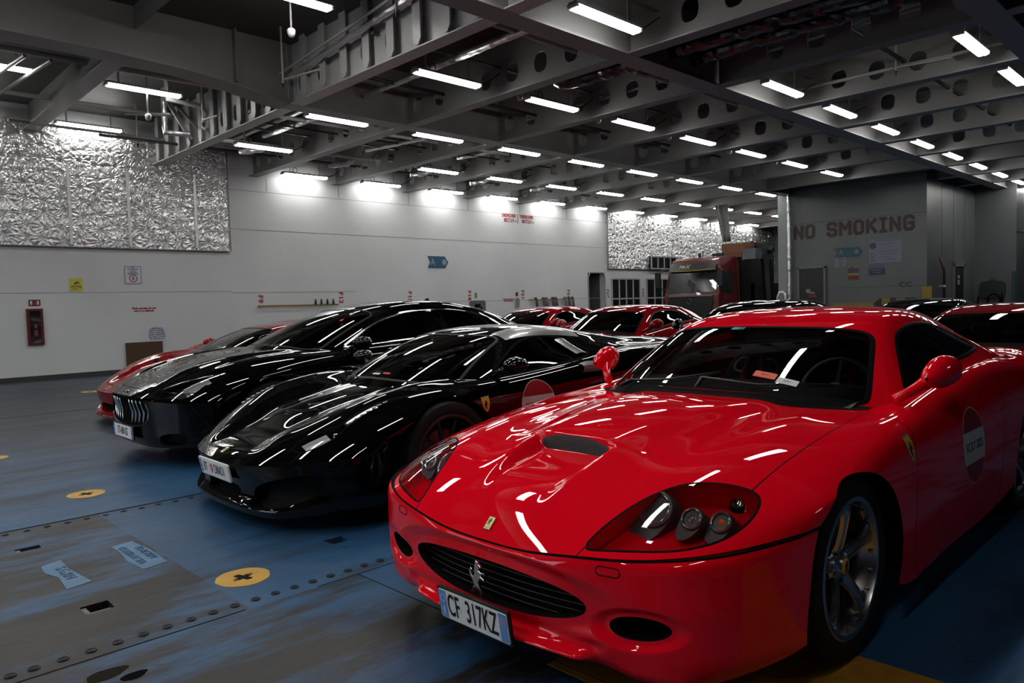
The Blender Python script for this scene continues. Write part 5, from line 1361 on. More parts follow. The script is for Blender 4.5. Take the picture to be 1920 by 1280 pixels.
def fws_fn(c0, k0, e0, c1, k1, e1, w0, kw, sref, smax, zmin):
    def f(s, y, z):
        ay = np.abs(y); q = np.stack([(c0+k0*ay**e0)-s, s-(c1+k1*ay**e1), (ay-(w0-kw*(s-sref)))*.95]); k = 40.
        return np.where((s < smax) & (z > zmin), np.log(np.exp(q*k).sum(0))/k+.01, 9)
    return f

# ---- mid-engined coupe
_my = [0,.2,.42,.60,.73,.83,.90,.945,.965,.972]
def row(ss, zs, ys=_my): return [(s, y, z) for s, y, z in zip(ss, ys, zs)]
MID_B = [
 row((-1.13,-1.12,-1.08,-1.00,-.92,-.83,-.74,-.65,-.56,-.47),(.385,.385,.39,.40,.41,.42,.43,.44,.45,.46)),
 row((-1.105,-1.098,-1.058,-.98,-.895,-.81,-.72,-.635,-.545,-.46),(.432,.433,.438,.447,.455,.46,.466,.472,.478,.485)),
 row((-.98,-.97,-.93,-.865,-.79,-.72,-.64,-.57,-.49,-.42),(.482,.485,.498,.515,.520,.515,.512,.512,.512,.515)),
 row((-.76,-.755,-.725,-.675,-.62,-.565,-.51,-.455,-.40,-.35),(.562,.567,.592,.622,.622,.607,.592,.582,.575,.568)),
 row((-.50,-.495,-.475,-.445,-.41,-.375,-.335,-.295,-.255,-.21),(.637,.643,.674,.708,.708,.688,.662,.640,.625,.612)),
 row((-.22,-.22,-.21,-.20,-.185,-.165,-.14,-.115,-.09,-.06),(.702,.706,.728,.760,.765,.748,.718,.688,.665,.650)),
 row((.05,.05,.05,.05,.05,.05,.06,.07,.08,.09),(.748,.750,.760,.785,.790,.775,.748,.712,.670,.58)),
 row((.22,.22,.22,.22,.22,.22,.22,.22,.23,.23),(.765,.766,.77,.787,.792,.780,.755,.715,.60,.19),[0,.2,.42,.60,.73,.83,.90,.948,.968,.960]),
 row((.50,.50,.50,.50,.50,.50,.50,.50,.50,.50),(.77,.77,.77,.780,.790,.785,.765,.720,.50,.165),[0,.2,.42,.60,.735,.835,.905,.950,.968,.955]),
 row([1.00]*10,(.78,.78,.78,.785,.810,.815,.790,.72,.46,.16),[0,.2,.42,.60,.745,.840,.905,.948,.965,.950]),
 row([1.50]*10,(.84,.84,.84,.84,.850,.862,.845,.76,.50,.16),[0,.2,.42,.60,.745,.845,.918,.962,.975,.955]),
 row([2.00]*10,(.93,.925,.915,.905,.90,.898,.875,.80,.56,.18),[0,.2,.42,.60,.74,.85,.935,.982,.988,.970]),
 row([2.60]*10,(.93,.925,.91,.905,.905,.905,.88,.81,.60,.30),[0,.2,.42,.60,.74,.85,.935,.980,.985,.975]),
 row([3.10]*10,(.91,.91,.905,.90,.895,.88,.84,.75,.56,.30),[0,.2,.42,.60,.72,.82,.90,.945,.955,.94]),
 row((3.38,3.38,3.36,3.34,3.31,3.28,3.24,3.20,3.18,3.17),(.90,.90,.895,.885,.87,.84,.79,.70,.54,.33),[0,.2,.42,.58,.69,.78,.85,.89,.90,.89]),
 row((3.46,3.46,3.44,3.41,3.38,3.34,3.29,3.25,3.23,3.22),(.62,.62,.62,.62,.61,.60,.57,.53,.46,.36),[0,.2,.40,.56,.66,.74,.80,.84,.85,.84])]
MID_A = []
for zz, ds in ((.085, (-1.10,-1.095,-1.07,-1.01,-.93,-.83,-.73,-.64,-.56,-.475)), (.125, (-1.125,-1.12,-1.09,-1.03,-.945,-.85,-.745,-.65,-.565,-.475)),
               (.19, (-1.085,-1.08,-1.05,-.995,-.925,-.84,-.742,-.65,-.565,-.47)), (.27, (-1.10,-1.095,-1.06,-.995,-.922,-.837,-.743,-.65,-.565,-.467)), (.34, (-1.12,-1.115,-1.075,-1.0,-.922,-.835,-.743,-.65,-.562,-.464))):
    MID_A.append(row(ds, [zz+.13*max(0, y-.6)**1.0*(1.2 if zz < .2 else .5) for y in _my]))
MID_A.append(row((-1.131,-1.121,-1.081,-1.001,-.921,-.831,-.741,-.651,-.561,-.471),(.380,.380,.385,.395,.405,.415,.425,.435,.445,.455)))
MID_G = [
 [(-.12,0,.70),(-.10,.25,.70),(.0,.50,.705),(.14,.68,.70),(.20,.745,.69),(.27,.79,.68),(.34,.825,.66),(.40,.84,.63)],
 [(.03,0,.765),(.05,.25,.765),(.13,.50,.768),(.28,.70,.775),(.34,.755,.772),(.40,.795,.76),(.46,.825,.74),(.52,.84,.68)],
 [(.36,0,.925),(.375,.25,.923),(.43,.47,.92),(.55,.65,.905),(.60,.695,.885),(.65,.735,.85),(.70,.785,.80),(.74,.83,.73)],
 [(.72,0,1.060),(.73,.23,1.058),(.76,.43,1.05),(.85,.56,1.028),(.90,.605,1.000),(.93,.675,.93),(.96,.755,.86),(.98,.835,.77)],
 [(1.00,0,1.112),(1.00,.22,1.110),(1.02,.42,1.098),(1.06,.53,1.070),(1.09,.58,1.038),(1.11,.665,.95),(1.13,.755,.875),(1.15,.84,.79)],
 [(1.30,0,1.128),(1.30,.22,1.125),(1.31,.41,1.110),(1.33,.51,1.078),(1.35,.56,1.045),(1.37,.65,.96),(1.39,.75,.89),(1.41,.84,.81)],
 [(1.62,0,1.108),(1.62,.21,1.105),(1.63,.38,1.088),(1.65,.47,1.055),(1.67,.515,1.02),(1.69,.60,.955),(1.71,.70,.91),(1.73,.82,.85)],
 [(2.00,0,1.055),(2.00,.2,1.050),(2.01,.34,1.030),(2.03,.42,1.00),(2.05,.465,.97),(2.07,.55,.94),(2.09,.65,.91),(2.11,.78,.87)],
 [(2.50,0,.985),(2.50,.18,.982),(2.50,.30,.965),(2.50,.37,.95),(2.50,.41,.93),(2.50,.48,.91),(2.50,.58,.895),(2.50,.70,.86)],
 [(3.00,0,.90),(3.00,.16,.90),(3.00,.26,.89),(3.00,.32,.885),(3.00,.36,.88),(3.00,.42,.87),(3.00,.50,.86),(3.00,.60,.84)]]
def mid_hood(P):
    s, y = P[..., 0], P[..., 1]; ay = np.abs(y); P = P.copy(); m = (s < .2)
    # S-duct hollow in the nose and a soft trough down the bonnet
    P[..., 2] -= m*.028*sstep(-1.08, -.92, s)*(1-sstep(-.80, -.55, s))*(1-sstep(.22, .40, ay))
    P[..., 2] -= m*.020*sstep(-.85, -.6, s)*(1-sstep(-.35, .1, s))*np.exp(-((ay-.30)/.12)**2)
    P[..., 2] += m*.012*np.exp(-((ay-.68)/.08)**2)*sstep(-.8, -.3, s)
    return P
LAMP_MID = smooth_poly([(-.915, .60), (-.87, .585), (-.79, .63), (-.71, .69), (-.655, .735), (-.615, .762), (-.70, .785), (-.77, .765), (-.84, .725), (-.90, .665)], 2)
SLIT_MID = np.array([(-.640, .742), (-.345, .765), (-.335, .782), (-.64, .776)])
def lamp_mid(b, sg, ln):
    def pt(s, y, dn): 
        p, n = b.hit((s, sg*y, 2), (0, 0, -1)); return p-n*dn
    q = MB()
    grid = [[pt(-.865+.125*i/6, .615+.075*i/6+.080*(j/3), .022+.012*math.sin(j)) for j in range(4)] for i in range(7)]
    V = [v for r_ in grid for v in r_]; q.add(V, [(i*4+j, (i+1)*4+j, (i+1)*4+j+1, i*4+j+1) for i in range(6) for j in range(3)])
    q.build('reflector', mat('frosted_lamp', (.62, .62, .62), .3, .3), ln, True)
    q = MB(); q.lathe([(0, .012), (.018, .008), (.024, 0), (.024, -.03)], 'z', seg=18); p = pt(-.70, .738, .028); q.V = [tuple(Vector(v)+p) for v in q.V]; q.build('projector', CHR, ln, True)
    for k in range(7):
        s0 = -.605+.040*k; p, n = b.hit((s0, sg*(.761+.002*k), 2), (0, 0, -1))
        q = MB(); M = frame(p+n*.001, (1, sg*.05, .22), (0, sg*1, 0)); q.prism([(-.014, -.011), (.012, -.011), (.016, .0), (.010, .011), (-.016, .008)], 0, .006, M)
        q.build('led_segment', mat('led_lens', (.80, .80, .80), .15, .3), ln)
def q_hole(cy, cz, ry, rz, e=3., til=0.): return lambda s, y, z: (((np.abs(np.abs(y)-cy))/ry)**e+(np.abs(z-cz-til*(np.abs(y)-cy))/rz)**e)**(1/e)*rz-rz
MESHM = mat('bumper_mesh', (.003, .003, .003), .6, spec=.1)
MID = dict(well=(.30, 1.95), A=MID_A, B=MID_B, G=MID_G, dB=mid_hood, hood=[(-1.2, -.1), (-1.01, -.1), (-1.01, .10), (-.985, .30), (-.90, .46), (-.74, .60), (-.60, .67), (-.4, .66), (.0, .60), (.10, .50), (.02, .2), (.01, -.1)],
    lamp=LAMP_MID, slit=SLIT_MID, lampfn=lamp_mid, door=smooth_poly([(.42, .80), (.40, .5), (.44, .22), (.55, .17), (1.25, .17), (1.42, .35), (1.50, .60), (1.42, .83), (1.0, .84)], 1),
    arch=(((0, .345), .385, .375), ((2.65, .35), .39, .385)), holes=[('intake', q_hole(.60, .235, .22, .082, 3., .25), .07, MESHM), ('grille', lambda s, y, z: ((np.abs(y)/.24)**4+(np.abs(z-.20)/.05)**4)**.25*.05-.05, .06, BLKM)],
    fws=fws_fn(.05, .38, 2.6, .80, .22, 2.4, .70, .30, .30, 1.3, .74), sw=smooth_poly([(.55, .79), (.52, .81), (.80, .955), (1.0, 1.03), (1.25, 1.05), (1.50, 1.01), (1.62, .94), (1.60, .87), (1.2, .835), (.8, .80)], 2), swy=.48,
    rw=[(1.70, -.1), (1.70, .26), (2.4, .24), (2.6, .16), (2.6, -.1)], trimm=BLKM, R=.345, rim=.262, wb=2.65, wy=.835, mirror=(.50, .97, .875, .9), seat=(1.12, .80), alloy=DALU, glass=glass('mid_screen', .20))

# ---- four-door saloon
_gy2 = [0,.2,.42,.60,.73,.83,.90,.945,.965,.972]
SED_B = [
 row((-.960,-.955,-.925,-.865,-.80,-.72,-.62,-.53,-.46,-.40),(.600,.598,.590,.585,.580,.575,.570,.565,.560,.555)),
 row((-.935,-.93,-.90,-.84,-.775,-.695,-.60,-.515,-.445,-.39),(.650,.648,.640,.632,.622,.612,.600,.592,.585,.578)),
 row((-.80,-.795,-.77,-.72,-.66,-.60,-.53,-.46,-.40,-.355),(.712,.715,.722,.712,.690,.670,.650,.632,.618,.606)),
 row((-.56,-.555,-.54,-.51,-.475,-.44,-.40,-.355,-.31,-.27),(.785,.792,.806,.800,.770,.742,.715,.690,.668,.650)),
 row((-.25,-.25,-.245,-.235,-.22,-.20,-.175,-.15,-.12,-.09),(.850,.856,.870,.870,.845,.812,.778,.745,.715,.690)),
 row((.03,.03,.03,.03,.03,.04,.05,.06,.07,.08),(.893,.897,.905,.905,.885,.852,.815,.775,.73,.62)),
 row((.22,.22,.22,.22,.22,.22,.22,.22,.23,.23),(.915,.918,.922,.920,.900,.870,.835,.785,.62,.20),[0,.2,.42,.60,.73,.83,.90,.948,.968,.960]),
 row([.55]*10,(.93,.93,.93,.925,.910,.890,.855,.79,.50,.18),[0,.2,.42,.60,.74,.84,.905,.948,.965,.950]),
 row([1.10]*10,(.93,.93,.93,.93,.925,.920,.880,.80,.50,.18),[0,.2,.42,.60,.74,.84,.905,.945,.962,.950]),
 row([2.00]*10,(.95,.95,.95,.95,.950,.950,.910,.82,.50,.18),[0,.2,.42,.60,.74,.84,.905,.948,.962,.950]),
 row([2.70]*10,(.97,.97,.97,.97,.970,.972,.940,.85,.56,.22),[0,.2,.42,.60,.74,.84,.91,.955,.970,.960]),
 row([3.20]*10,(.99,.99,.99,.99,.985,.98,.94,.84,.60,.30),[0,.2,.42,.60,.74,.84,.91,.950,.962,.955]),
 row([3.70]*10,(1.0,1.0,1.0,.99,.98,.96,.90,.80,.58,.30),[0,.2,.42,.58,.70,.79,.86,.90,.91,.90]),
 row((3.95,3.95,3.93,3.90,3.87,3.83,3.79,3.76,3.74,3.73),(.98,.98,.975,.96,.94,.91,.85,.76,.56,.34),[0,.2,.42,.56,.67,.75,.81,.85,.86,.85]),
 row((4.0,4.0,3.98,3.95,3.91,3.87,3.82,3.79,3.77,3.76),(.66,.66,.66,.65,.64,.62,.58,.54,.46,.36),[0,.2,.40,.54,.64,.72,.78,.81,.82,.81])]
SED_A = []
for zz, ds in ((.175, (-.905,-.90,-.88,-.83,-.77,-.70,-.61,-.53,-.47,-.425)), (.235, (-.935,-.93,-.905,-.855,-.79,-.715,-.62,-.535,-.47,-.42)), (.32, (-.945,-.94,-.912,-.86,-.795,-.718,-.622,-.535,-.467,-.415)),
               (.42, (-.955,-.95,-.918,-.862,-.797,-.72,-.622,-.533,-.464,-.410)), (.52, (-.962,-.957,-.925,-.866,-.80,-.722,-.622,-.532,-.462,-.404)), (.573, (-.963,-.958,-.927,-.867,-.802,-.722,-.622,-.532,-.462,-.402))):
    SED_A.append(row(ds, [min(zz+.04*max(0, y-.5), .573) if zz < .5 else zz+(.022-.0455*y if zz > .55 else 0) for y in _gy2]))
SED_G = [
 [(.20,0,.88),(.22,.25,.88),(.30,.50,.88),(.44,.68,.87),(.50,.745,.86),(.57,.79,.84),(.64,.825,.82),(.70,.84,.78)],
 [(.34,0,.945),(.36,.25,.945),(.44,.50,.94),(.58,.70,.93),(.64,.755,.925),(.70,.79,.91),(.76,.82,.88),(.82,.845,.82)],
 [(.74,0,1.13),(.76,.25,1.128),(.82,.47,1.12),(.94,.63,1.10),(.99,.675,1.08),(1.04,.725,1.03),(1.09,.785,.96),(1.13,.845,.86)],
 [(1.20,0,1.290),(1.21,.24,1.288),(1.25,.44,1.275),(1.33,.56,1.248),(1.38,.605,1.215),(1.41,.675,1.12),(1.44,.765,1.0),(1.47,.85,.88)],
 [(1.60,0,1.355),(1.60,.23,1.352),(1.62,.43,1.338),(1.66,.54,1.308),(1.69,.59,1.268),(1.71,.675,1.15),(1.73,.77,1.01),(1.75,.855,.89)],
 [(2.10,0,1.370),(2.10,.23,1.367),(2.10,.43,1.350),(2.12,.53,1.318),(2.14,.58,1.275),(2.15,.67,1.155),(2.16,.77,1.02),(2.17,.86,.90)],
 [(2.60,0,1.335),(2.60,.22,1.332),(2.60,.41,1.312),(2.61,.50,1.280),(2.62,.55,1.238),(2.63,.645,1.14),(2.64,.75,1.03),(2.65,.85,.92)],
 [(3.05,0,1.245),(3.05,.2,1.24),(3.05,.37,1.215),(3.05,.45,1.185),(3.05,.50,1.15),(3.05,.59,1.09),(3.05,.69,1.02),(3.05,.80,.94)],
 [(3.45,0,1.12),(3.45,.2,1.115),(3.45,.34,1.095),(3.45,.41,1.075),(3.45,.45,1.055),(3.45,.53,1.03),(3.45,.62,1.0),(3.45,.74,.95)],
 [(3.75,0,.99),(3.75,.2,.99),(3.75,.32,.985),(3.75,.38,.975),(3.75,.42,.965),(3.75,.50,.95),(3.75,.58,.94),(3.75,.68,.91)]]
def sed_hood(P):
    s, y = P[..., 0], P[..., 1]; ay = np.abs(y); P = P.copy(); m = (s < .45)
    P[..., 2] += m*.012*np.exp(-((ay-.40-.12*sstep(-.8, .3, s))/.05)**2)*sstep(-.9, -.6, s)*(1-sstep(.2, .45, s))
    P[..., 2] -= m*.010*np.exp(-((ay-.62)/.06)**2)*sstep(-.7, -.3, s)*(1-sstep(.1, .4, s))
    return P
LAMP_SED = np.array([(-.048, 0)])+np.array([(-.845, .46), (-.80, .455), (-.62, .60), (-.47, .70), (-.37, .765), (-.37, .79), (-.47, .835), (-.58, .840), (-.70, .78), (-.80, .62)])
def lamp_sed(b, sg, ln):
    def pt(s, y, dn):
        s = s-.048
        p, n = b.hit((s, sg*y, 2), (0, 0, -1)); return (p-n*dn) if p is not None else Vector((s, sg*y, .6))
    q = MB(); q.tube([pt(s, y, .010) for s, y in ((-.80, .472), (-.72, .535), (-.62, .613), (-.54, .668), (-.46, .718), (-.39, .765))], .0085, 6); q.build('daylight_bar', CHR, ln, True)
    q = MB()
    grid = [[pt(-.66+.20*i/5, .69+.05*i/5+.10*(j/3)*(1-.4*i/5), .018+.01*(j % 2)) for j in range(4)] for i in range(6)]
    q.add([v for r_ in grid for v in r_], [(i*4+j, (i+1)*4+j, (i+1)*4+j+1, i*4+j+1) for i in range(5) for j in range(3)])
    q.build('reflector', mat('bright_lamp_insert', (.75, .75, .75), .2, .6), ln, True)
    q = MB(); q.tube([pt(s, y, .006) for s, y in ((-.79, .49), (-.74, .61), (-.68, .73), (-.60, .81), (-.50, .815))], .006, 6); q.build('lower_bar', mat('dark_chrome', (.25, .25, .25), .15, 1.), ln, True)
SED = dict(well=(.62, 3.3), A=SED_A, B=SED_B, G=SED_G, dB=sed_hood, hood=[(-1.2, -.1), (-.875, -.1), (-.875, .10), (-.865, .30), (-.83, .43), (-.68, .53), (-.45, .675), (-.2, .735), (.3, .76), (.62, .74), (.40, .4), (.33, .1), (.33, -.1)],
    lamp=LAMP_SED, lampfn=lamp_sed, door=smooth_poly([(.62, .90), (.55, .6), (.52, .25), (.60, .19), (1.65, .19), (1.74, .3), (1.74, .93), (1.2, .93)], 1),
    arch=(((0, .345), .39, .375), ((2.998, .35), .39, .385)), holes=[('grille', lambda s, y, z: np.maximum(((np.abs(y)/.47)**3.0+(np.abs(z-.475)/.130)**3.0)**(1/3.0)*.130-.130, z-.585), .06, BLKM), ('intake', q_hole(.70, .255, .12, .050, 3., .1), .06, MESHM)],
    fws=fws_fn(.355, .40, 2.6, 1.24, .24, 2.4, .715, .19, .60, 1.8, .92), sw=smooth_poly([(.80, .925), (.80, .945), (1.15, 1.11), (1.42, 1.205), (1.80, 1.262), (2.30, 1.262), (2.75, 1.20), (2.98, 1.12), (3.02, 1.04), (2.2, .995), (1.3, .955)], 2), swy=.50,
    rw=[(2.95, -.1), (2.95, .36), (3.55, .32), (3.62, .2), (3.62, -.1)], R=.345, rim=.262, wb=2.998, wy=.83, mirror=(.80, .99, .97, .95), seat=(1.55, .98), alloy=DALU, trimw=.009, trimm=CHR, glass=glass('saloon_screen', .18), seatm=REDL)
HERO_RES = 1.0
# ------------------------------------------------------------------ the cars on the deck
HLOC = (2.643, 1.925, 0)
r, a, b, g = gt_car('sports_car', 'glossy red coupe with bonnet scoop in the right foreground, nearest car', HLOC, 0, RED, HERO_RES, True, group='parked sports cars')
hero_details(r, a, b, g); hero_papers(HLOC, g)

def roundel(root, b, s0, z0, R_=.172):
    pr = lambda x, y: b.hit((s0+x, -2, z0+y), (0, 1, 0))
    V, F = fan_poly(circ(R_, 40, R_*1.03), 6); st = decal('door_sticker', V, F, mat('sticker_white'), root, pr, .0010)
    if st is None: return
    for P_ in (clip_poly(circ(R_*.97, 40, R_), .07, 1), clip_poly(circ(R_*.97, 40, R_), -1, -.07)):
        V, F = fan_poly(P_, 4); decal('red_band', V, F, mat('sticker_red'), st, pr, .0018)
    V, F = text_mesh('SICILY 2025', .058, sx=.92); decal('sticker_text', V, F, INK, st, pr, .0022)
def shield(root, b, s0, z0, sc=.095, tilt=.1):
    def pr(x, y):
        x, y = x*math.cos(tilt)-y*math.sin(tilt), x*math.sin(tilt)+y*math.cos(tilt); return b.hit((s0+x, -2, z0+y), (0, 1, 0))
    V, F = fan_poly([(x*sc*1.02, y*sc*1.14) for x, y in SHIELD], 3); sh = decal('shield_badge', V, F, mat('silver_rim'), root, pr, .0012)
    if sh is None: return
    V, F = fan_poly([(x*sc*.90, y*sc*1.03) for x, y in SHIELD], 3); decal('shield_field', V, F, YEL, sh, pr, .0022)
    q = MB(); q.prism([(x*sc*.62, -.004+y*sc*.66) for x, y in HORSE], 0, .001); decal('horse_emblem', q.V, q.F, INK, sh, pr, .0027)
def nose_badge(root, b, s0, sc=1.):
    p, n = b.hit((s0, 0, 2), (0, 0, -1)); u = Vector((1, 0, .4)); M = frame(p+n*.0005, (0, -1, 0), u-n*n.dot(u))
    q = MB(); q.prism(rrect(.034*sc, .054*sc, .003), 0, .003, M); bd = q.build('bonnet_badge', mat('badge_gold', (.80, .66, .30), .3, .2), root)
    q = MB(); q.prism([(x*.030*sc, y*.036*sc) for x, y in HORSE], .003, .0040, M); q.build('horse_emblem', INK, bd)
# low black coupe, silver roof stripes
r, a, b, g = shell_car(MID, 'sports_car', 'low black coupe with silver roof and vertical lamp strips, plate BT DINO1', (2.99, 4.60, 0), math.radians(-1.0), BLACKP, group='parked sports cars')
M = frame((-1.140, 0, .318), (0, -1, 0), (-.20, 0, 1))
M = M @ Matrix.Scale(.90, 4)
plate(r, M, .50, .110, [('rect', 'blue_band', -.228, 0, .034, .100, PDBLU), ('stars', 'star_ring', -.228, .024, .010, PWHT), ('text', 'country_letter', -.228, -.024, 'SK', .026, .8, PWHT, 0),
    ('text', 'plate_text', -.145, 0, 'BT', .096, .62, INK, .0004), ('text', 'plate_text', .098, 0, 'DINO1', .096, .62, INK, .0004),
    ('poly', 'coat_of_arms', [(-.062, .030), (-.020, .030), (-.020, -.008), (-.041, -.036), (-.062, -.008)], mat('arms_red', (.55, .02, .03), .4), .0026),
    ('poly', 'arms_hill', [(-.060, -.012), (-.022, -.012), (-.041, -.034)], mat('arms_blue', (.03, .08, .5), .4), .0030),
    ('poly', 'arms_cross', [(-.044, .024), (-.038, .024), (-.038, -.014), (-.044, -.014)], PWHT, .0032), ('poly', 'arms_cross', [(-.053, .014), (-.029, .014), (-.029, .008), (-.053, .008)], PWHT, .0032)], frame_m=WHT)
nose_badge(r, b, -1.065, 1.0); shield(r, b, .30, .64); roundel(r, b, .80, .58)
# small tricolour roundel on the left intake mesh
M = frame((-.905, -.555, .265), (-.62, -.78, 0), (0, 0, 1))
for k, (m_, a0, a1) in enumerate((('emblem_green', 100, 250), ('emblem_white', 250, 290), ('emblem_red', -70, 60), ('emblem_white', 60, 100))):
    q = MB(); P_ = [(.034*math.cos(math.radians(t)), .034*math.sin(math.radians(t))) for t in np.linspace(a0, a1, 14)]+[(.022*math.cos(math.radians(t)), .022*math.sin(math.radians(t))) for t in np.linspace(a1, a0, 14)]
    q.prism(P_, 0, .004, M); q.build('roundel_segment', mat(m_, {'emblem_green': (.01, .22, .07), 'emblem_white': (.7, .7, .7), 'emblem_red': (.5, .01, .02)}[m_], .35), r)
q = MB(); q.prism(circ(.021, 20), 0, .003, M); q.build('roundel_centre', BLK, r); q = MB(); q.prism(rrect(.014, .020, .003), .003, .0045, M); q.build('roundel_badge', YEL, r)
q = MB(); q.box((-.93, -.36, .245), (.07, .085, .006)); q.build('intake_vane', mat('satin_grey', (.2, .2, .2), .3, .5), r)
def top_decal(root, p, nm, poly, m, off=.0016, rings=6):
    V, F = fan_poly(poly, rings); return decal(nm, V, F, m, root, lambda x, y: p.hit((x, y, 3), (0, 0, -1)), off)
SILV = mat('silver_film', (.30, .30, .29), .32, .7, .6)
# silver cant rails, rear pillars and side scoops
for sg in (-1, 1):
    V = []; F = []
    ss = np.linspace(.86, 1.75, 26)
    for s_ in ss:
        t = (s_-.86)/.89; yi = .40-.06*t; yo = (.565-.055*t)+.02*math.sin(t*3)
        for k in range(6):
            y = sg*(yi+(yo-yi)*k/5); p, n = g.hit((s_, y, 3), (0, 0, -1)); V.append(p+n*.0018)
    F = [(i*6+k, (i+1)*6+k, (i+1)*6+k+1, i*6+k+1) for i in range(len(ss)-1) for k in range(5)]
    mesh_obj('roof_rail', V, F, SILV, r, True)
    V = []
    for i in range(9):
        t = i/8
        for k in range(5):
            s_ = 1.36+.13*k/4+.02*t; z_ = 1.005-.115*t
            p, n = g.hit((s_+.07*t, sg*2, z_), (0, -sg, 0)); V.append(p+n*(.002+.010*math.sin(math.pi*k/4)))
    mesh_obj('rear_pillar_trim', V, [(i*5+k, (i+1)*5+k, (i+1)*5+k+1, i*5+k+1) for i in range(8) for k in range(4)], SILV, r, True)
    q = MB(); V = []
    for i in range(12):
        t = i/11
        for k in range(5):
            s_ = 1.30+.34*t; z_ = .765+.075*(k/4)*math.sin(math.pi*min(1, .25+t*.75))**.6
            p, n = b.hit((s_, sg*2, z_), (0, -sg, 0)); V.append(p+n*(.004+.03*(1-t)*math.sin(math.pi*k/4)))
    mesh_obj('side_scoop', V, [(i*5+k, (i+1)*5+k, (i+1)*5+k+1, i*5+k+1) for i in range(11) for k in range(4)], SILV, r, True)
V = []; F = []
# card on the screen of the black coupe
for nm, m_, s0, y0 in (('dash_card', mat('red_card', (.6, .03, .02), .5), .115, -.02), ('dash_card', WHT, .10, .09)):
    V = []
    for i in range(4):
        for j in range(2):
            p, n = g.hit((s0+.018*j, y0-.09*i/3, 2), (0, 0, -1)); V.append(p+n*.004)
    mesh_obj(nm, V, [(i*2, (i+1)*2, (i+1)*2+1, i*2+1) for i in range(3)], m_, r)
q = MB(); q.box((.62, 0, .985), (.03, .20, .055)); q.tube([(.62, 0, 1.0), (.60, 0, 1.04)], .008, 6); q.build('rear_view_mirror', mat('mirror_grey', (.10, .14, .12), .3), r)
# black four-door saloon
r, a, b, g = shell_car(SED, 'saloon_car', 'black four-door saloon with bright upright grille bars, plate ET-689-GS', (3.01, 7.03, 0), 0, BLACKP, res=.85, group='parked saloon')
q = None
gz = lambda y, r=.130: .475-r*(1-min(.999, (abs(y)/.47))**3.0)**(1/3.0)
for i, y in enumerate([-.42, -.345, -.27, -.195, -.12, .12, .195, .27, .345, .42]):
    zz0 = gz(y)+.012; zz1 = .568
    pts = []
    for k in range(9):
        t = k/8; z_ = zz0+(zz1-zz0)*t; p, n = a.hit((-2, y, z_), (1, 0, 0)); bend = 1-abs(2*t-.9)/1.1
        pts.append(Vector((p.x+.010+.024*bend, y-(.016*bend if y < 0 else -.016*bend), z_)))
    q = MB(); q.tube(pts, [.006, .008, .010, .011, .011, .010, .009, .008, .006], 6); q.build('grille_bar', CHR, r, True)
pts = [(y, gz(y, .138)) for y in np.linspace(-.455, .455, 27)]
q = MB(); q.tube([a.hit((-2, y, z_), (1, 0, 0))[0]+Vector((-.003, 0, 0)) for y, z_ in pts], .005, 6); q.build('grille_frame', mat('dark_chrome', (.25, .25, .25), .15, 1.), r, True)
q = MB(); M = frame((-.935, 0, .47), (0, -1, 0), (0, 0, 1))
for x in (-.016, 0, .016): q.prism([(x-.003, -.01), (x+.003, -.01), (x+.003, .035), (x, .045), (x-.003, .035)], 0, .006, M)
q.prism([(-.019, -.012), (.019, -.012), (.019, -.006), (-.019, -.006)], 0, .006, M); q.prism([(-.003, -.045), (.003, -.045), (.003, -.01), (-.003, -.01)], 0, .006, M); q.build('trident_emblem', mat('dark_chrome'), r)
p, n = b.hit((-.915, 0, 2), (0, 0, -1)); q = MB(); q.lathe([(0, .006), (.020, .005), (.026, .0)], 'z', seg=20); q.V = [tuple(Vector(v)+p) for v in q.V]; q.build('bonnet_badge', CHR, r, True)
M = frame((-.975, 0, .285), (0, -1, 0), (-.04, 0, 1))
plate(r, M, .520, .110, [('rect', 'blue_band', -.240, 0, .036, .106, PDBLU), ('rect', 'blue_band', .240, 0, .036, .106, PDBLU), ('text', 'plate_text', 0, 0, 'ET-689-GS', .092, .64, INK, .0012), ('stars', 'star_ring', -.240, .02, .011, PWHT), ('text', 'country_letter', -.24, -.025, 'F', .03, 1, PWHT, 0),
    ('rect', 'region_mark', .240, .03, .022, .022, mat('region_grey', (.45, .42, .6), .4)), ('text', 'region_number', .240, -.025, '57', .030, .9, PWHT, 0)], frame_m=BLK)
q = MB(); q.prism(circ(.030, 16), 0, .002, frame(g.hit((1.13, -.42, 3), (0, 0, -1))[0]+Vector((0, 0, .002)), (0, -1, 0), (1, 0, .5))); q.build('screen_tag', mat('pale_tag', (.25, .45, .42), .4), r)
q = MB(); q.prism(rrect(.05, .035, .004), 0, .002, frame(g.hit((.98, -.46, 3), (0, 0, -1))[0]+Vector((0, 0, .002)), (0, -1, 0), (1, 0, .5))); q.build('screen_tag', mat('red_card'), r)
q = MB(); q.prism([(0, 0), (.10, 0), (.11, .035), (.08, .045)], -.004, .004, Matrix(((1, 0, 0, 2.35), (0, 0, 1, 0), (0, 1, 0, 1.352), (0, 0, 0, 1)))); q.build('roof_aerial', BLK, r)
# red cars to the left
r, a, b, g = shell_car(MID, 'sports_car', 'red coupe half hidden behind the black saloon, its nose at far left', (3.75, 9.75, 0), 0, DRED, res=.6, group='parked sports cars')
nose_badge(r, b, -1.065, 1.3)
for sg in (-1, 1):
    V, F = fan_poly([(-.42, sg*.35), (-.36, sg*.36), (-.30, sg*.50), (-.36, sg*.50)], 2); decal('bonnet_vent', V, F, BLKM, r, lambda x, y: b.hit((x, y, 2), (0, 0, -1)), .002)
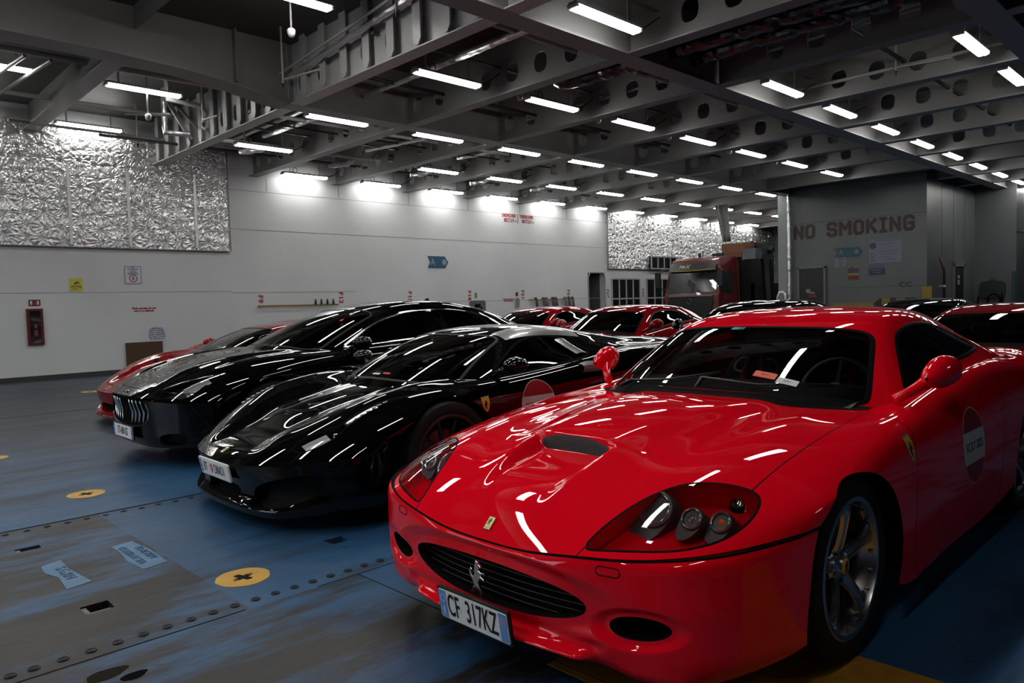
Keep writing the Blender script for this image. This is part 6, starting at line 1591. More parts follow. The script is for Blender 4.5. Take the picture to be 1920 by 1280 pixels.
# front splitter under the nose
q = MB(); q.tube([(-1.13, 0, .10), (-1.09, -.42, .10), (-.95, -.73, .12), (-.76, -.90, .14)], .018, 6); q.tube([(-1.13, 0, .10), (-1.09, .42, .10), (-.95, .73, .12), (-.76, .90, .14)], .018, 6); q.build('front_splitter', DRED, r, True)
shell_car(MID, 'sports_car', 'red car roof farthest left, seen behind the other red coupe', (5.35, 12.3, 0), 0, DRED, res=.45, group='parked sports cars', full=False)
# second row
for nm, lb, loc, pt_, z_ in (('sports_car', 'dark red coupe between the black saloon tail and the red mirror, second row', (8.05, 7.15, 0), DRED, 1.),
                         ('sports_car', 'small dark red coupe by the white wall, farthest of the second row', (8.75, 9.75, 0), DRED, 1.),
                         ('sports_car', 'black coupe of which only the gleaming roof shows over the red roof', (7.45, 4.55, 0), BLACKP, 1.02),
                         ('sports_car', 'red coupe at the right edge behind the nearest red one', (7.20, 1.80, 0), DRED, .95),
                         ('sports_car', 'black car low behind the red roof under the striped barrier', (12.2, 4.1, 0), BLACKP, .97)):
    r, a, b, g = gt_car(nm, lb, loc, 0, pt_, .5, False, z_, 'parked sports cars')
    if loc[1] == 1.80 or loc[1] == 7.15:
        for sg in (-1, 1):
            q = MB(); P_ = smooth_poly([(-.08, -.05), (.08, -.05), (.09, .05), (-.09, .05)], 2); q.tube([(1.85, sg*.36+x, .95+z) for x, z in P_], .007, 6, closed=True); q.build('headrest_hoop', mat('pale_green_trim', (.72, .88, .82), .35), r, True)
# grey-faced saloon windows of the second small car show a pale seat
# ------------------------------------------------------------------ signs, fittings and writing on the walls
WR = mat('wall_red_paint', (.26, .012, .014), .5); NSR = mat('dark_maroon_paint', (.026, .006, .007), .5)
SGW = mat('sign_white', (.50, .51, .58), .45); SBL = mat('sign_blue', (.012, .075, .13), .45); STX = mat('sign_ink', (.03, .03, .05), .5)
def LW(x, z, off=.004, y=None): return frame((x, (YW if y is None else y)-off, z), (1, 0, 0), (0, 0, 1))
def LWv(x, z, off=.004): return frame((x, YW-off, z), (0, 0, -1), (1, 0, 0))
def NW(y, z, off=.004): return frame((24.0-off, y, z), (0, -1, 0), (0, 0, 1))
def letters(name, s, size, M, m, label, cat='wall lettering', **k):
    o = put_text(name, s, size, M, m, **k); return tag(o, label, cat)
def board(name, M, w, h, m, label, cat='sign', th=.004, edge=None):
    q = MB(); q.prism([(-w/2, -h/2), (w/2, -h/2), (w/2, h/2), (-w/2, h/2)], 0, th, M); o = q.build(name, m); tag(o, label, cat)
    if edge:
        q = MB()
        for a, c in (((-w/2, -h/2), (w/2, -h/2)), ((w/2, -h/2), (w/2, h/2)), ((w/2, h/2), (-w/2, h/2)), ((-w/2, h/2), (-w/2, -h/2))):
            q.tube([M @ Vector((*a, th)), M @ Vector((*c, th))], .006, 4)
        q.build('sign_border', edge, o)
    return o
def lines(o, M, rows, m, th=.006):
    for s_, x, y, size in rows:
        V, F = text_mesh(s_, size, bold=size*.03); mesh_obj('sign_text', [M @ Vector((a+x, c+y, th)) for a, c, d in V], F, m, o)
def disc(o, M, x, y, r, m, th=.0055, name='symbol_disc', t=None):
    q = MB()
    if t is None: q.prism(circ(r, 24, cx=x, cy=y), th-.0015, th, M)
    else:
        n = 28; V = []; F = []
        for k in range(n):
            a = 2*math.pi*k/n
            for rr in (r, r-t): V.append(M @ Vector((x+rr*math.cos(a), y+rr*math.sin(a), th+.001)))
        q.add(V, [(2*k, 2*((k+1) % n), 2*((k+1) % n)+1, 2*k+1) for k in range(n)])
    q.build(name, m, o)
for s_, x, ord_ in (('F9', 8.49, 'first'), ('F12', 10.80, 'second'), ('F15', 13.12, 'third'), ('F18', 15.45, 'fourth'), ('F21', 17.84, 'fifth'), ('F24', 20.19, 'sixth'), ('F27', 22.46, 'seventh'), ('F30', 24.74, 'eighth')):
    letters('frame_number', s_, .17, LWv(x, 1.60), WR, f'red sideways frame number {s_} on the white wall', sx=1.15, bold=.006, space=1.15)
for x, lb in ((17.29, 'left'), (18.13, 'right')):
    letters('drencher_lettering', 'DRENCHER\nSECT.3.9', .155, LW(x, 4.15), WR, f'red lettering DRENCHER SECT.3.9 high on the wall, {lb} of the pair', sx=.80, bold=.006)
    o = board('green_tag', LW(x+.31, 4.06), .08, .07, mat('tag_green', (.15, .35, .18), .5), f'tiny green tag beside the {lb} drencher lettering', 'tag')
b_ = MB(); b_.box((17.705, YW-.003, 4.14), (.018, .006, .30)); tag(b_.build('divider_line', WR), 'upright red stroke between the two drencher letterings', 'wall lettering')
# arrow signs
def arrow_sign(M, w, h, label, m, tm):
    q = MB(); q.prism([(-w/2, -h/2), (w/2-h*.38, -h/2), (w/2, 0), (w/2-h*.38, h/2), (-w/2, h/2), (-w/2+h*.28, 0)], 0, .01, M); o = q.build('arrow_sign', m); tag(o, label, 'sign', 'blue arrow signs')
    V, F = text_mesh('A', h*.72, bold=h*.02, sx=.9); mesh_obj('sign_letter', [M @ Vector((x-w*.26, y, .012)) for x, y, z in V], F, tm, o)
    q = MB(); q.prism(circ(h*.24, 20, cx=w*.30), .010, .0125, M); q.build('sign_disc', tm, o)
    return o
arrow_sign(LW(14.22, 2.63), .80, .36, 'blue arrow sign with letter A on the long white wall', SBL, mat('pale_sign', (.18, .26, .32), .5))
arrow_sign(NW(9.35, 2.62), .86, .30, 'dim blue arrow sign with letter A under NO SMOKING', mat('sign_blue_dim', (.012, .055, .075), .5), mat('pale_sign_dim', (.08, .14, .16), .5))  # dimmer copies of the sign colours, standing in for shade on the casing
# left stretch of wall
YL = YW-.05
M = LW(4.375, 1.965, .006, YL); o = board('cctv_sign', M, .25, .27, mat('sign_yellow', (.50, .46, .04), .45), 'yellow CCTV sign on the white wall at left')
lines(o, M, (('CCTV', 0, -.055, .075), ('Video record in order', 0, -.015, .020), ('surveillance', 0, -.105, .02)), STX)
q = MB(); q.prism([(-.045, .035), (.03, .075), (.045, .045), (-.03, .005)], .004, .007, M); q.prism([(.05, .05), (.07, .03), (.06, .02), (.04, .035)], .004, .007, M); q.build('camera_symbol', STX, o)
M = LW(5.51, 2.18, .006, YL); o = board('speed_sign', M, .34, .38, SGW, 'white speed limit 5 sign on the left wall', edge=mat('sign_edge', (.15, .15, .25), .5))
lines(o, M, (('NEL\nRALLENTARE\nSLOW\nRALENTIR\nDESACELERAR', 0, .095, .036), ('5', 0, -.075, .10)), STX); disc(o, M, 0, -.075, .085, mat('ring_red', (.30, .01, .01), .5), t=.018, name='speed_ring')
letters('drain_lettering', 'Drain opening do not\ncover or obstruct', .058, LW(5.705, 1.41, .004, YL), WR, 'red stencilled drain warning above the white notice', bold=.003)
letters('drain_lettering', 'Drain opening do not\ncover or obstruct', .058, LW(17.18, 1.43), WR, 'small red stencilled drain warning beside the small oval recess', bold=.003)
M = LW(5.945, .87, .006, YL); o = board('drain_notice', M, .46, .37, SGW, 'white notice OMBRINALE DRAIN OPENING above the brown board')
lines(o, M, (('NEL', 0, .16, .022), ('OMBRINALE\nNON COPRIRE\nNON OSTRUIRE\nDRAIN OPENING\nDO NOT COVER\nOR OBSTRUCT', 0, -.015, .048)), STX)
M = LW(5.66, .34, .03, YL); o = board('drain_board', M, .78, .68, mat('brown_board', (.055, .028, .010), .6), 'brown board covering the drain opening at the wall foot', 'board', .02)
M = LW(3.58, 1.105, .0, YL); q = MB(); q.box((3.58, YL-.03, 1.105), (.29, .06, .75)); o = q.build('hose_cabinet', mat('cabinet_red', (.085, .008, .008), .4)); tag(o, 'narrow red cabinet with dark glass on the left wall', 'cabinet')
q = MB(); q.box((3.58, YL-.064, 1.105), (.19, .008, .66)); q.build('cabinet_glass', mat('cabinet_dark', (.010, .010, .012), .1, 0, 1.), o); q = MB(); q.box((3.58, YL-.07, .98), (.07, .008, .12)); q.box((3.58, YL-.07, 1.12), (.05, .008, .08)); q.build('hose_valve', mat('dull_red', (.12, .03, .03), .5), o)
M = LW(3.595, 1.60, .006, YL); o = board('fire_sign', M, .21, .13, mat('sign_red_brown', (.12, .02, .015), .5), 'small red fire equipment sign above the red cabinet')
for x in (-.06, .0, .06): q = MB(); q.prism([(x-.018, -.04), (x+.018, -.04), (x+.018, .04), (x-.018, .04)], .004, .0065, M); q.build('pictogram', SGW if x else WR, o)
# lashing rails with straps
RY = mat('rail_yellow', (.22, .15, .02), .5)
def rail(x0, x1, z, label):
    t = thing('lashing_rail', label, 'rail', ((x0+x1)/2, YW-.12, z), 0, 'yellow lashing rails')
    L = x1-x0; q = MB(); q.tube([(-L/2, 0, 0), (L/2, 0, 0)], .022, 8); q.build('rail_tube', RY, t, True)
    for k in (-.48, 0, .48): q = MB(); q.tube([(k*L, 0, 0), (k*L, .12, 0)], .018, 6); q.lathe([(.0, .02), (.035, .0), (.0, -.02)], 'z', c=(k*L, 0, 0), seg=8); q.build('bracket', RY, t)
rail(8.38, 10.64, 1.42, 'long yellow rail on the white wall, over the red and black cars at left'); rail(18.09, 20.35, 1.42, 'yellow rail hung with lashing straps, near the doorway')
SC_ = [mat('strap_dark', (.02, .02, .022), .8), mat('strap_brown', (.06, .03, .02), .8), mat('strap_grey', (.07, .07, .07), .8)]
def strap(x, L, label, m, w=.07):
    q = MB()
    for k in (-.5, 0, .5):
        q.tube([(x+k*w, YW-.15, 1.44), (x+k*w+.02, YW-.17, 1.44-L*.5), (x+k*w+.03*k, YW-.15, 1.44-L)], [.018, .03, .015], 6)
    q.tube([(x-w*.6, YW-.12, 1.46), (x+w*.6, YW-.12, 1.46)], .04, 6)
    tag(q.build('lashing_strap', m, None, True), label, 'strap', 'straps on the yellow rail')
for i, (x, L) in enumerate(((18.35, .55), (18.72, .45), (18.88, .50), (19.20, .48), (19.36, .46), (19.86, .62), (20.05, .70), (20.25, .66))):
    strap(x, L, f'bundle of lashing straps hanging from the yellow rail near the doorway, {ORD[i]} from the left', SC_[i % 3])
for i, x in enumerate((9.95, 10.12, 10.30, 10.48)): 
    q = MB(); q.lathe([(0, .05), (.03, .04), (.035, -.03), (.0, -.05)], 'z', c=(x, YW-.14, 1.47), seg=8); q.box((x, YW-.14, 1.53), (.03, .03, .08)); tag(q.build('strap_hook', SC_[i % 2]), f'strap ratchet sitting on the long yellow rail, {ORD[i]} of four', 'hook', 'ratchets on the rail')
# recesses
def recess(x0, x1, z0, z1, r, label, nm='recess_box', m=None):
    P_ = rrect(x1-x0, z1-z0, r); M = LW((x0+x1)/2, (z0+z1)/2, .012)
    q = MB(); q.prism(P_, -.004, .004, M); o = q.build(nm, m or mat('recess_grey', (.09, .095, .09), .6)); tag(o, label, 'box')
    q = MB(); q.tube([M @ Vector((x, y, .006)) for x, y in P_], .012, 6, closed=True); q.build('box_rim', mat('rim_grey', (.35, .36, .36), .5), o, True)
    return o, M
o, M = recess(15.41, 16.12, .92, 1.44, .08, 'grey recessed hydrant box with hose fittings in the white wall')
q = MB(); q.tube([M @ Vector(p) for p in ((-.12, .05, .02), (-.18, -.05, .03), (-.12, -.18, .03), (.05, -.2, .03), (.15, -.12, .03), (.17, .05, .02))], .022, 6); q.box(M @ Vector((0, .1, .02)), (.20, .05, .10)); q.build('hose_fitting', BLKM, o, True)
o2 = board('tag_sign', LW(15.72, 1.60), .10, .17, mat('tag_lime', (.12, .22, .04), .5), 'small lime green marker above the grey hydrant box', 'tag')
o, M = recess(17.46, 17.67, 1.14, 1.50, .10, 'small oval recess in the wall before the strap rail', 'oval_recess', mat('recess_mid', (.16, .165, .165), .6))
o = board('tag_sign', LW(17.56, 1.62), .12, .13, mat('tag_dark_red', (.10, .02, .02), .5), 'tiny dark tag above the small oval recess', 'tag')
o = board('tag_sign', LW(20.95, .92), .16, .14, mat('tag_dark_red'), 'tiny dark tag low beside the doorway', 'tag')
# glazed doors and louvres beyond the doorway
def grid_window(n, x0, x1, z0, z1, cols, rows, label, YW=YW):
    q = MB(); q.box(((x0+x1)/2, YW+.09 if n == 3 else YW-.01, (z0+z1)/2), (x1-x0, .2 if n == 3 else .02, z1-z0)); o = q.build('window_%d' % n, mat('dark_pane', (.012, .012, .013), .2)); o['kind'] = 'structure'
    q = MB()
    for i in range(cols+1): x = x0+(x1-x0)*i/cols; q.box((x, YW-.03, (z0+z1)/2), (.05, .03, z1-z0+.05))
    for j in range(rows+1): z = z0+(z1-z0)*j/rows; q.box(((x0+x1)/2, YW-.03, z), (x1-x0, .03, .05))
    q.build('window_frame', mat('frame_pale', (.35, .36, .36), .5), o)
grid_window(1, 22.70, 24.50, .60, 2.15, 4, 2, ''); grid_window(2, 24.98, 26.6, .6, 2.15, 3, 2, ''); grid_window(3, 25.05, 26.85, 2.56, 3.05, 4, 1, '', YW-.20)
# ---- no-smoking casing
# painted block capitals, each letter a part
BLOCK = {'N': [[(0, 0), (0, 1)], [(0, 1), (.62, 0)], [(.62, 0), (.62, 1)]],
 'O': [[(.15, 0), (.47, 0), (.62, .15), (.62, .85), (.47, 1), (.15, 1), (0, .85), (0, .15), (.15, 0)]],
 'S': [[(.62, .80), (.62, .88), (.50, 1), (.12, 1), (0, .88), (0, .62), (.12, .52), (.50, .48), (.62, .38), (.62, .12), (.50, 0), (.12, 0), (0, .12), (0, .20)]],
 'M': [[(0, 0), (0, 1)], [(0, 1), (.39, .45)], [(.39, .45), (.78, 1)], [(.78, 1), (.78, 0)]],
 'K': [[(0, 0), (0, 1)], [(.62, 1), (.06, .48)], [(.20, .56), (.64, 0)]],
 'I': [[(.20, 0), (.20, 1)], [(0, 0), (.40, 0)], [(0, 1), (.40, 1)]],
 'G': [[(.62, .80), (.62, .86), (.48, 1), (.14, 1), (0, .86), (0, .14), (.14, 0), (.48, 0), (.62, .14), (.62, .48), (.34, .48)]]}
def block_text(name, s_, h, M, m, label, gap=.40, sw=.26):
    ws = {'M': .78, 'I': .40}; tot = sum(ws.get(c, .62) if c != ' ' else .48 for c in s_)+gap*(len(s_)-1); x = -tot/2; root = None; w = sw/2
    for c in s_:
        if c == ' ': x += .48+gap; continue
        q = MB()
        for st in BLOCK[c]:
            cl = st[0] == st[-1]; n = len(st)
            q.tube([(px, py, 0) for px, py in (st[:-1] if cl else st)], w*1.41, 4, closed=cl) if False else None
            for (ax, ay), (bx, by) in zip(st[:-1], st[1:]):
                L = math.hypot(bx-ax, by-ay); ux, uy = (bx-ax)/L*w*.72, (by-ay)/L*w*.72; nx, ny = -(by-ay)/L*w, (bx-ax)/L*w
                q.prism([(ax-ux+nx, ay-uy+ny), (ax-ux-nx, ay-uy-ny), (bx+ux-nx, by+uy-ny), (bx+ux+nx, by+uy+ny)], 0, .004+.0006*(len(q.F)//6))
        q.V = [tuple(M @ Vector(((v[0]+x)*h, (v[1]-.5)*h, v[2]))) for v in q.V]
        if root is None: root = thing(name, label, 'wall lettering')
        q.build('letter', m, root); x += ws.get(c, .62)+gap
block_text('no_smoking_lettering', 'NO SMOKING', .375, NW(9.27, 3.375), NSR, 'large dark red words NO SMOKING on the shaded casing')
letters('wall_letters', 'CC', .20, NW(7.68, 1.535), mat('wall_black', (.015, .015, .017), .5), 'black letters CC low on the shaded casing', bold=.008, sx=1.2, space=1.15)
SGD = mat('sign_white_dim', (.125, .13, .165), .5)  # sign white darkened to carry the shade of the casing
M = NW(8.25, 2.58, .006); o = board('notice_board', M, .94, .72, SGD, 'large pale notice board with three round symbols at right of the arrow')
lines(o, M, (('PERICOLO DI INTRAPPOLAMENTO E SCHIACCIAMENTO', .08, .32, .030), ('NON ACCEDERE AL GARAGE DURANTE', .05, .22, .026), ('LA NAVIGAZIONE', .0, .16, .026), ('VIETATO FUMARE E USARE FIAMME LIBERE', .10, -.01, .030), ('NO SMOKING NO NAKED LIGHTS', .05, -.09, .026), ('SPEGNERE IL MOTORE', .02, -.18, .026), ('SWITCH OFF THE ENGINE', .10, -.26, .030)), STX)
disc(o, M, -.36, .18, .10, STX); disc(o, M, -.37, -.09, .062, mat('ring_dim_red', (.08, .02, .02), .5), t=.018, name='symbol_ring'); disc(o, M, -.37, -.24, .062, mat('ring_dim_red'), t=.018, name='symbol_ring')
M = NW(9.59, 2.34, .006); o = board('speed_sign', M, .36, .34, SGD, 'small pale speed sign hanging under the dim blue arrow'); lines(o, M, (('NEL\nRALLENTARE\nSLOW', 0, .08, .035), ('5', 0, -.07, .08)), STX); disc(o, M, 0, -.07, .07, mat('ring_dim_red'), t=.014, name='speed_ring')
M = NW(9.20, 1.93, .006); o = board('safety_poster', M, .32, .36, mat('poster_red', (.09, .012, .016), .5), 'small red, blue and yellow striped safety poster on the shaded casing')
for y, h_, m_ in ((.08, .08, mat('poster_blue', (.03, .03, .09), .5)), (-.01, .07, mat('poster_yellow', (.16, .16, .02), .5))): q = MB(); q.prism([(-.16, y-h_/2), (.16, y-h_/2), (.16, y+h_/2), (-.16, y+h_/2)], .004, .006, M); q.build('poster_band', m_, o)
for k, (x, m_) in enumerate(((-.12, 'poster_disc'), (-.04, 'poster_blue'), (.04, 'poster_yellow'), (.12, 'poster_disc'))): disc(o, M, x, .21, .030, mat(m_, (.12, .12, .13), .5), name='pictogram')
M = NW(8.50, 1.97, .006); o = board('safety_poster', M, .48, .20, mat('poster_navy', (.018, .022, .065), .5), 'dark blue safety poster with little discs along its top'); 
for k in range(8): disc(o, M, -.20+.057*k, .135+.05*(k % 2 == 0), .028, mat('pict_blue', (.05, .06, .13), .5), name='pictogram')
lines(o, M, (('INDOSSARE I DISPOSITIVI', 0, .04, .028), ('DI PROTEZIONE', 0, -.03, .028)), mat('dim_white', (.2, .2, .22), .5))
# door
q = MB(); q.box((23.97, 10.51, 1.08), (.06, .80, 2.16)); o = q.build('door_2', mat('door_black', (.010, .010, .011), .4)); o['kind'] = 'structure'
q = MB()
for y in (10.08, 10.94): q.box((23.96, y, 1.09), (.09, .06, 2.24))
q.box((23.96, 10.51, 2.20), (.09, .92, .06)); q.build('door_frame', mat('frame_dim2', (.11, .11, .11), .5), o)
q = MB(); q.box((23.93, 10.62, 1.44), (.01, .14, .12)); q.build('door_sign', mat('door_sign_pale', (.14, .20, .15), .5), o); q = MB(); q.box((23.93, 10.49, 1.29), (.01, .28, .12)); q.build('door_sign', mat('door_sign_red', (.10, .015, .02), .5), o); q = MB(); q.box((23.93, 10.49, 1.38), (.01, .16, .03)); q.build('door_sign', mat('door_sign_white', (.3, .3, .3), .5), o)
# striped guard and yellow kerbs
HB = mat('hazard_black', (.010, .010, .010), .5); HY = mat('hazard_yellow', (.15, .11, .02), .5)
t = thing('striped_guard', 'rounded black and yellow striped guard against the shaded casing', 'guard', (23.75, 7.84, 0))
q = MB(); P_ = [(-.62, 0), (-.62, .95), (-.55, 1.08), (-.42, 1.15), (.42, 1.15), (.55, 1.08), (.62, .95), (.62, 0)]
Mx = frame((0, 0, 0), (0, -1, 0), (0, 0, 1)); q.prism(P_, -.20, .10, Mx); q.build('guard_block', HB, t)
for k in (-.30, .12): q = MB(); q.prism([(k-.10, .5), (k+.14, .5), (k+.14, 1.155), (k-.10, 1.155)], .10, .108, Mx); q.prism([(k-.10, 1.15), (k+.14, 1.15), (k+.14, 1.156), (k-.10, 1.156)], -.20, .108, Mx); q.build('yellow_stripe', HY, t)
def kerb(y0, y1, z, label, m=HY):
    q = MB(); q.box((23.8, (y0+y1)/2, z/2), (.12, y1-y0, z)); tag(q.build('guard_rail', m), label, 'guard', 'yellow guards')
kerb(8.50, 9.75, 1.02, 'dull yellow guard rail left of the striped guard'); kerb(10.98, 11.12, 1.04, 'short yellow and black guard beside the dark door')
q = MB(); q.box((23.93, 7.07, .73), (.10, .26, 1.46)); tag(q.build('yellow_panel', mat('panel_yellow', (.20, .12, .012), .5)), 'dull yellow upright panel on the corner of the casing', 'panel')
pl = thing('bent_pole', 'thin dark red pole with bent top beside the casing corner', 'pole', (25.0, 6.92, 0))
q = MB(); q.tube([(0, 0, 0), (0, 0, 1.92), (-.16, .06, 2.30)], .035, 8); q.build('pole_tube', mat('pole_red', (.045, .010, .010), .5), pl, True)
q = MB(); q.tube([(-.0, 0, 1.46), (0, .16, 1.46)], .02, 6); q.lathe([(.05, -.03), (.055, 0), (.05, .03)], 'z', c=(0, 0, 1.46), seg=10); q.build('pole_clamp', WP, pl, True)
# casing side wall: door, hose, post
q = MB(); q.box((27.0, 7.07, 1.02), (1.0, .06, 2.04)); o = q.build('door_3', mat('door_black')); o['kind'] = 'structure'
q = MB(); q.box((26.46, 7.06, 1.08), (.08, .08, 2.2)); q.box((27.54, 7.06, 1.08), (.08, .08, 2.2)); q.box((27.0, 7.06, 2.16), (1.16, .08, .16)); q.build('door_frame', mat('frame_dim', (.12, .12, .12), .5), o)
q = MB(); q.box((26.9, 7.03, 1.75), (.16, .01, .10)); q.box((26.9, 7.03, 1.58), (.16, .01, .16)); q.build('door_sign', mat('door_sign_white'), o)
o = thing('hose_reel', 'dark hose hanging from a rounded box right of the narrow door', 'hose', (28.93, 6.55, 0))
q = MB(); q.prism(rrect(.75, .55, .14), 0, .06, frame((0, 0, 1.32), (0, -1, 0), (0, 0, 1))); q.build('reel_box', mat('reel_dark', (.02, .021, .02), .5), o)
q = MB(); q.tube([(-.06, -.3+.18*math.sin(t_)+.25, .95+.22*math.cos(t_)) for t_ in np.linspace(-2.6, 2.6, 18)], .025, 6); q.tube([(-.06, -.28, 1.2), (-.06, -.30, .6), (-.05, -.3, 0)], .03, 6); q.tube([(-.06, .40, 1.1), (-.06, .45, .5), (-.06, .42, 0)], .03, 6); q.build('hose', BLKM, o, True)
q = MB(); q.prism([(-.1, 0), (.1, 0), (.06, .12), (-.06, .12)], 0, .03, frame((0, 0, 1.62), (0, -1, 0), (0, 0, 1))); q.build('lime_marker', mat('tag_lime_dim', (.05, .07, .015), .5), o)
q = MB(); q.box((28.97, 5.96, .95), (.10, .10, 1.9)); tag(q.build('teal_post', mat('teal_dim', (.015, .05, .06), .5)), 'dim teal upright post on the far casing corner', 'post')
q = MB(); q.lathe([(0, .60), (.07, .56), (.075, 0), (0, 0)], 'z', c=(31.0, 5.80, .55), seg=12); q.box((31.0, 5.87, .85), (.2, .06, .5)); tag(q.build('extinguisher', mat('ext_dark', (.016, .014, .014), .5)), 'dark fire extinguisher on the far right wall', 'extinguisher')
M = frame((31.0, 5.894, 1.52), (1, 0, 0), (0, 0, 1)); o = board('wall_tag', M, .26, .20, mat('recess_mid'), 'small pale tag over the dark extinguisher', 'tag')

# ------------------------------------------------------------------ the lorry with its crane
t = thing('lorry', 'shaded red lorry with sloping visor and orange crane behind its cab', 'lorry', (22.9, 14.4, 0))
TR = mat('lorry_red', (.085, .005, .005), .4, 0, .5); TB = mat('lorry_black', (.004, .004, .0045), .5)  # red and black darkened for the shade the cab stands in
# cab, front at x=0, running back to x=+1.5; half width 1.12
prof = [(.02, .40), (-.02, .95), (.0, 1.40), (.05, 1.55), (.20, 2.25), (.26, 2.40), (.36, 2.66), (.55, 2.75), (1.5, 2.80), (1.55, 2.6), (1.55, .40)]
hw = [1.10, 1.12, 1.12, 1.11, 1.05, 1.04, .98, .93, .93, 1.04, 1.12]
V = [(x, -w_, z) for (x, z), w_ in zip(prof, hw)]+[(x, w_, z) for (x, z), w_ in zip(prof, hw)]; n = len(prof)
me = MB(); me.add(V, [(i, (i+1) % n, n+(i+1) % n, n+i) for i in range(n)]+[tuple(range(n)), tuple(range(n, 2*n))[::-1]]); cab = me.build('cab', TR, t)
md = cab.modifiers.new('bev', 'BEVEL'); md.width = .05; md.segments = 3; md.limit_method = 'ANGLE'
def fpan(nm, pts, m, par=t, off=-.025, th=.02):
    q = MB(); V = []
    for (y, z) in pts:
        xs = np.interp(z, [.95, 1.4, 1.55, 2.25, 2.4, 2.66], [-.02, 0, .05, .20, .26, .36]); V.append((xs+off, y, z))
    n = len(V); V += [(x+th, y, z) for x, y, z in V]; q.add(V, [tuple(range(n)), tuple(range(n, 2*n))[::-1]]+[(i, (i+1) % n, n+(i+1) % n, n+i) for i in range(n)]); return q.build(nm, m, par)
fpan('windscreen', [(-.98, 1.52), (.98, 1.52), (1.00, 1.75), (.93, 2.26), (-.93, 2.26), (-1.00, 1.75)], mat('lorry_glass', (.008, .009, .010), .03, 0, 1.))
vis = fpan('sun_visor', [(-.96, 2.27), (.96, 2.27), (.90, 2.56), (-.90, 2.56)], mat('visor_grey', (.018, .019, .021), .3), off=-.14)
def fr(y, z, off=-.17): return frame((np.interp(z, [2.25, 2.66], [.20, .36])+off+.02, y, z), (0, -1, 0), (.35, 0, 1))
V, F = text_mesh('FM', .15, sx=1.2, shear=.3, bold=.004); mesh_obj('visor_lettering', [fr(.42, 2.43) @ Vector(v) for v in V], F, mat('letter_pale', (.35, .38, .38), .5), vis)
V, F = text_mesh('X', .17, sx=1.2, shear=.3, bold=.010); mesh_obj('visor_lettering', [fr(.19, 2.43) @ Vector(v) for v in V], F, mat('letter_gold', (.35, .26, .03), .5), vis)
q = MB(); q.tube([(.065, -.9, 2.31), (.055, -.3, 2.285), (.055, .3, 2.28), (.065, .9, 2.30)], .012, 5); q.build('visor_stripe', mat('letter_gold'), vis)
fpan('grille', [(-.80, .75), (.80, .75), (.93, 1.22), (.86, 1.36), (-.86, 1.36), (-.93, 1.22)], TB, off=-.03)
q = MB(); q.box((-.045, 0, 1.40), (.03, 1.75, .05)); q.build('grille_bar', mat('satin_grey', (.2, .2, .2), .3, .5), t)
q = MB(); q.tube([(-.06, .09*math.cos(a), 1.19+.09*math.sin(a)) for a in np.linspace(0, 6.28, 20)], .012, 6); q.build('ring_emblem', mat('emblem_dim', (.10, .10, .10), .3, .6), t, True)
q = MB(); q.box((.02, 0, .55), (.25, 2.3, .42)); q.build('bumper', TB, t)
for sg in (-1, 1):
    q = MB(); q.prism(rrect(.20, .55, .05), 0, .09, frame((-.10, sg*1.27, 2.0), (0, -1, 0), (0, 0, 1))); q.tube([(-.06, sg*1.27, 2.28), (.15, sg*1.0, 2.40)], .025, 6); q.tube([(-.06, sg*1.27, 1.72), (.10, sg*1.08, 1.62)], .025, 6); q.build('side_mirror', TB, t)
    q = MB(); q.prism([(.20, 1.55), (1.0, 1.50), (1.05, 2.2), (.42, 2.2)], 0, .012, Matrix(((1, 0, 0, 0), (0, 0, sg, sg*1.09), (0, 1, 0, 0), (0, 0, 0, 1)))); q.build('side_window', mat('lorry_glass'), t)
    for x in (.75, 4.4):
        q = MB(); q.lathe([(.28, -.14), (.48, -.15), (.52, -.10), (.52, .10), (.48, .15), (.28, .14)], 'y', c=(x, sg*.98, .52), seg=28); w_ = q.build('wheel', RUB, t, True, sharp=40)
        q = MB(); q.lathe([(0, sg*.02), (.12, sg*.10), (.27, sg*.04), (.29, sg*.13)], 'y', c=(x, sg*.98, .52), seg=20); q.build('rim', DALU, w_, True, sharp=40)
q = MB(); q.box((3.2, 0, .75), (4.6, .9, .25)); q.box((3.8, 0, 1.35), (3.2, 2.3, .9)); q.build('chassis', TB, t)
q = MB(); q.box((.95, -.55, 2.84), (.10, .40, .10)); q.lathe([(0, .16), (.05, .14), (.06, 0)], 'z', c=(.8, .1, 2.78), seg=10); q.tube([(.7, -.1, 2.78), (.7, -.1, 3.0)], .015, 5); q.build('roof_beacon', TB, t)
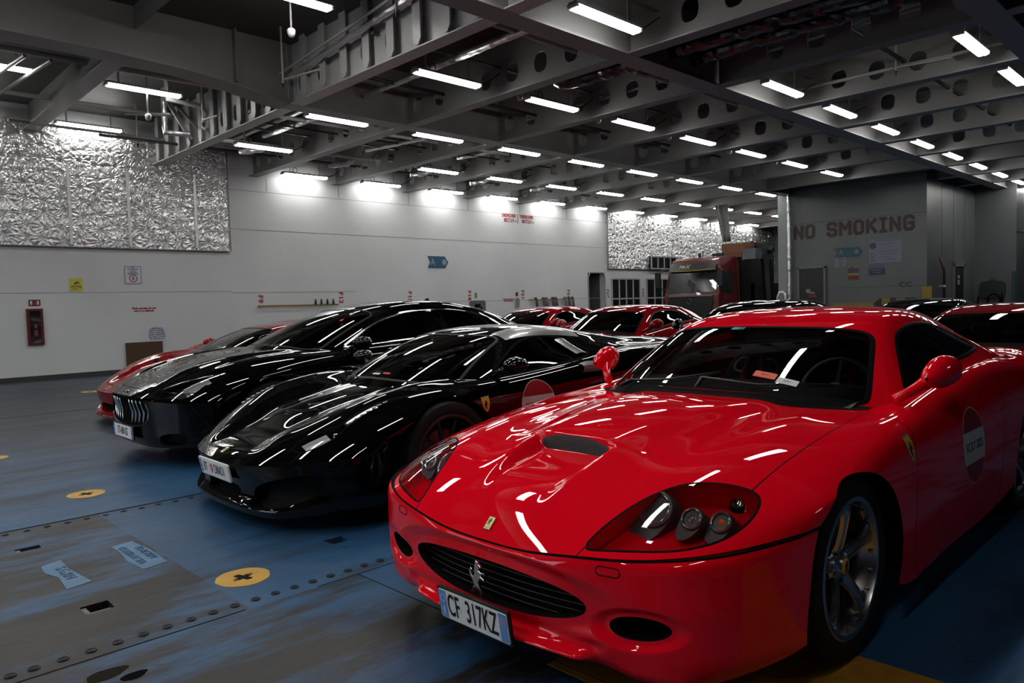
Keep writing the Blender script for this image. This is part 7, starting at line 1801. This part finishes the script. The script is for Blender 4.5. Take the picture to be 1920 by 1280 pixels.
q = MB(); q.prism([(-.25, 0), (.22, 0), (.30, .20), (.15, .38), (-.2, .38)], 0, .5, frame((1.45, -1.35, 2.62), (1, 0, 0), (0, 0, 1))); q.build('air_deflector', mat('deflector_grey', (.06, .065, .07), .5), t)
CO = mat('crane_orange', (.12, .042, .007), .5)
q = MB(); q.box((2.10, -.75, 3.07), (.9, .9, .36)); q.box((2.0, -.75, 2.82), (.7, .7, .16)); q.build('crane_head', CO, t)
q = MB(); q.box((1.95, -1.05, 1.9), (.22, .12, 1.9)); q.build('crane_boom', CO, t)
q = MB(); q.box((2.1, -.2, 1.9), (.7, 1.9, 1.8)); q.tube([(2.4, -1.4, 3.1), (2.5, -1.6, 2.6), (2.5, -1.7, 1.0)], .20, 8); q.tube([(2.5, -1.0, 3.2), (2.6, -1.8, 2.95)], .14, 8); q.box((3.4, -.3, 2.1), (1.8, 1.4, 1.6)); q.build('crane_base', TB, t)
# machinery on the load bed behind
m0 = thing('loader_machine', 'dark machine standing between the lorry crane and the pillar', 'machine', (29.3, 12.75, 0))
q = MB(); q.box((.3, 0, 1.15), (1.2, 1.6, 2.3)); q.build('machine_body', TB, m0)
q = MB(); q.lathe([(.0, .2), (.3, .16), (.34, -.1), (.0, -.2)], 'y', c=(.2, .1, 2.40), seg=12); q.box((.0, -.55, 2.4), (.5, .25, .3)); q.build('machine_top', BLKM, m0)
q = MB(); q.tube([(-.5, .6, 0), (-.55, .5, 1.6), (-.3, .35, 2.3)], .07, 6); q.build('machine_arm', TB, m0)
# grey sheet hanging from the beams over the crane
V = []; F = []
for i in range(9):
    for j in range(6):
        x = i/8; z = j/5; V.append((23.6+.10*math.sin(i*1.9)*(.4+z), 13.55-.50*(x-.5)*(1-.45*z)-.18*z, 4.55-1.30*z))
F = [(i*6+j, (i+1)*6+j, (i+1)*6+j+1, i*6+j+1) for i in range(8) for j in range(5)]
o = mesh_obj('hanging_sheet', V, F, mat('sheet_grey', (.20, .20, .19), .7), None, True); tag(o, 'grey cloth sheet hanging from the ceiling above the orange crane', 'cloth')
o.modifiers.new('th', 'SOLIDIFY').thickness = .01
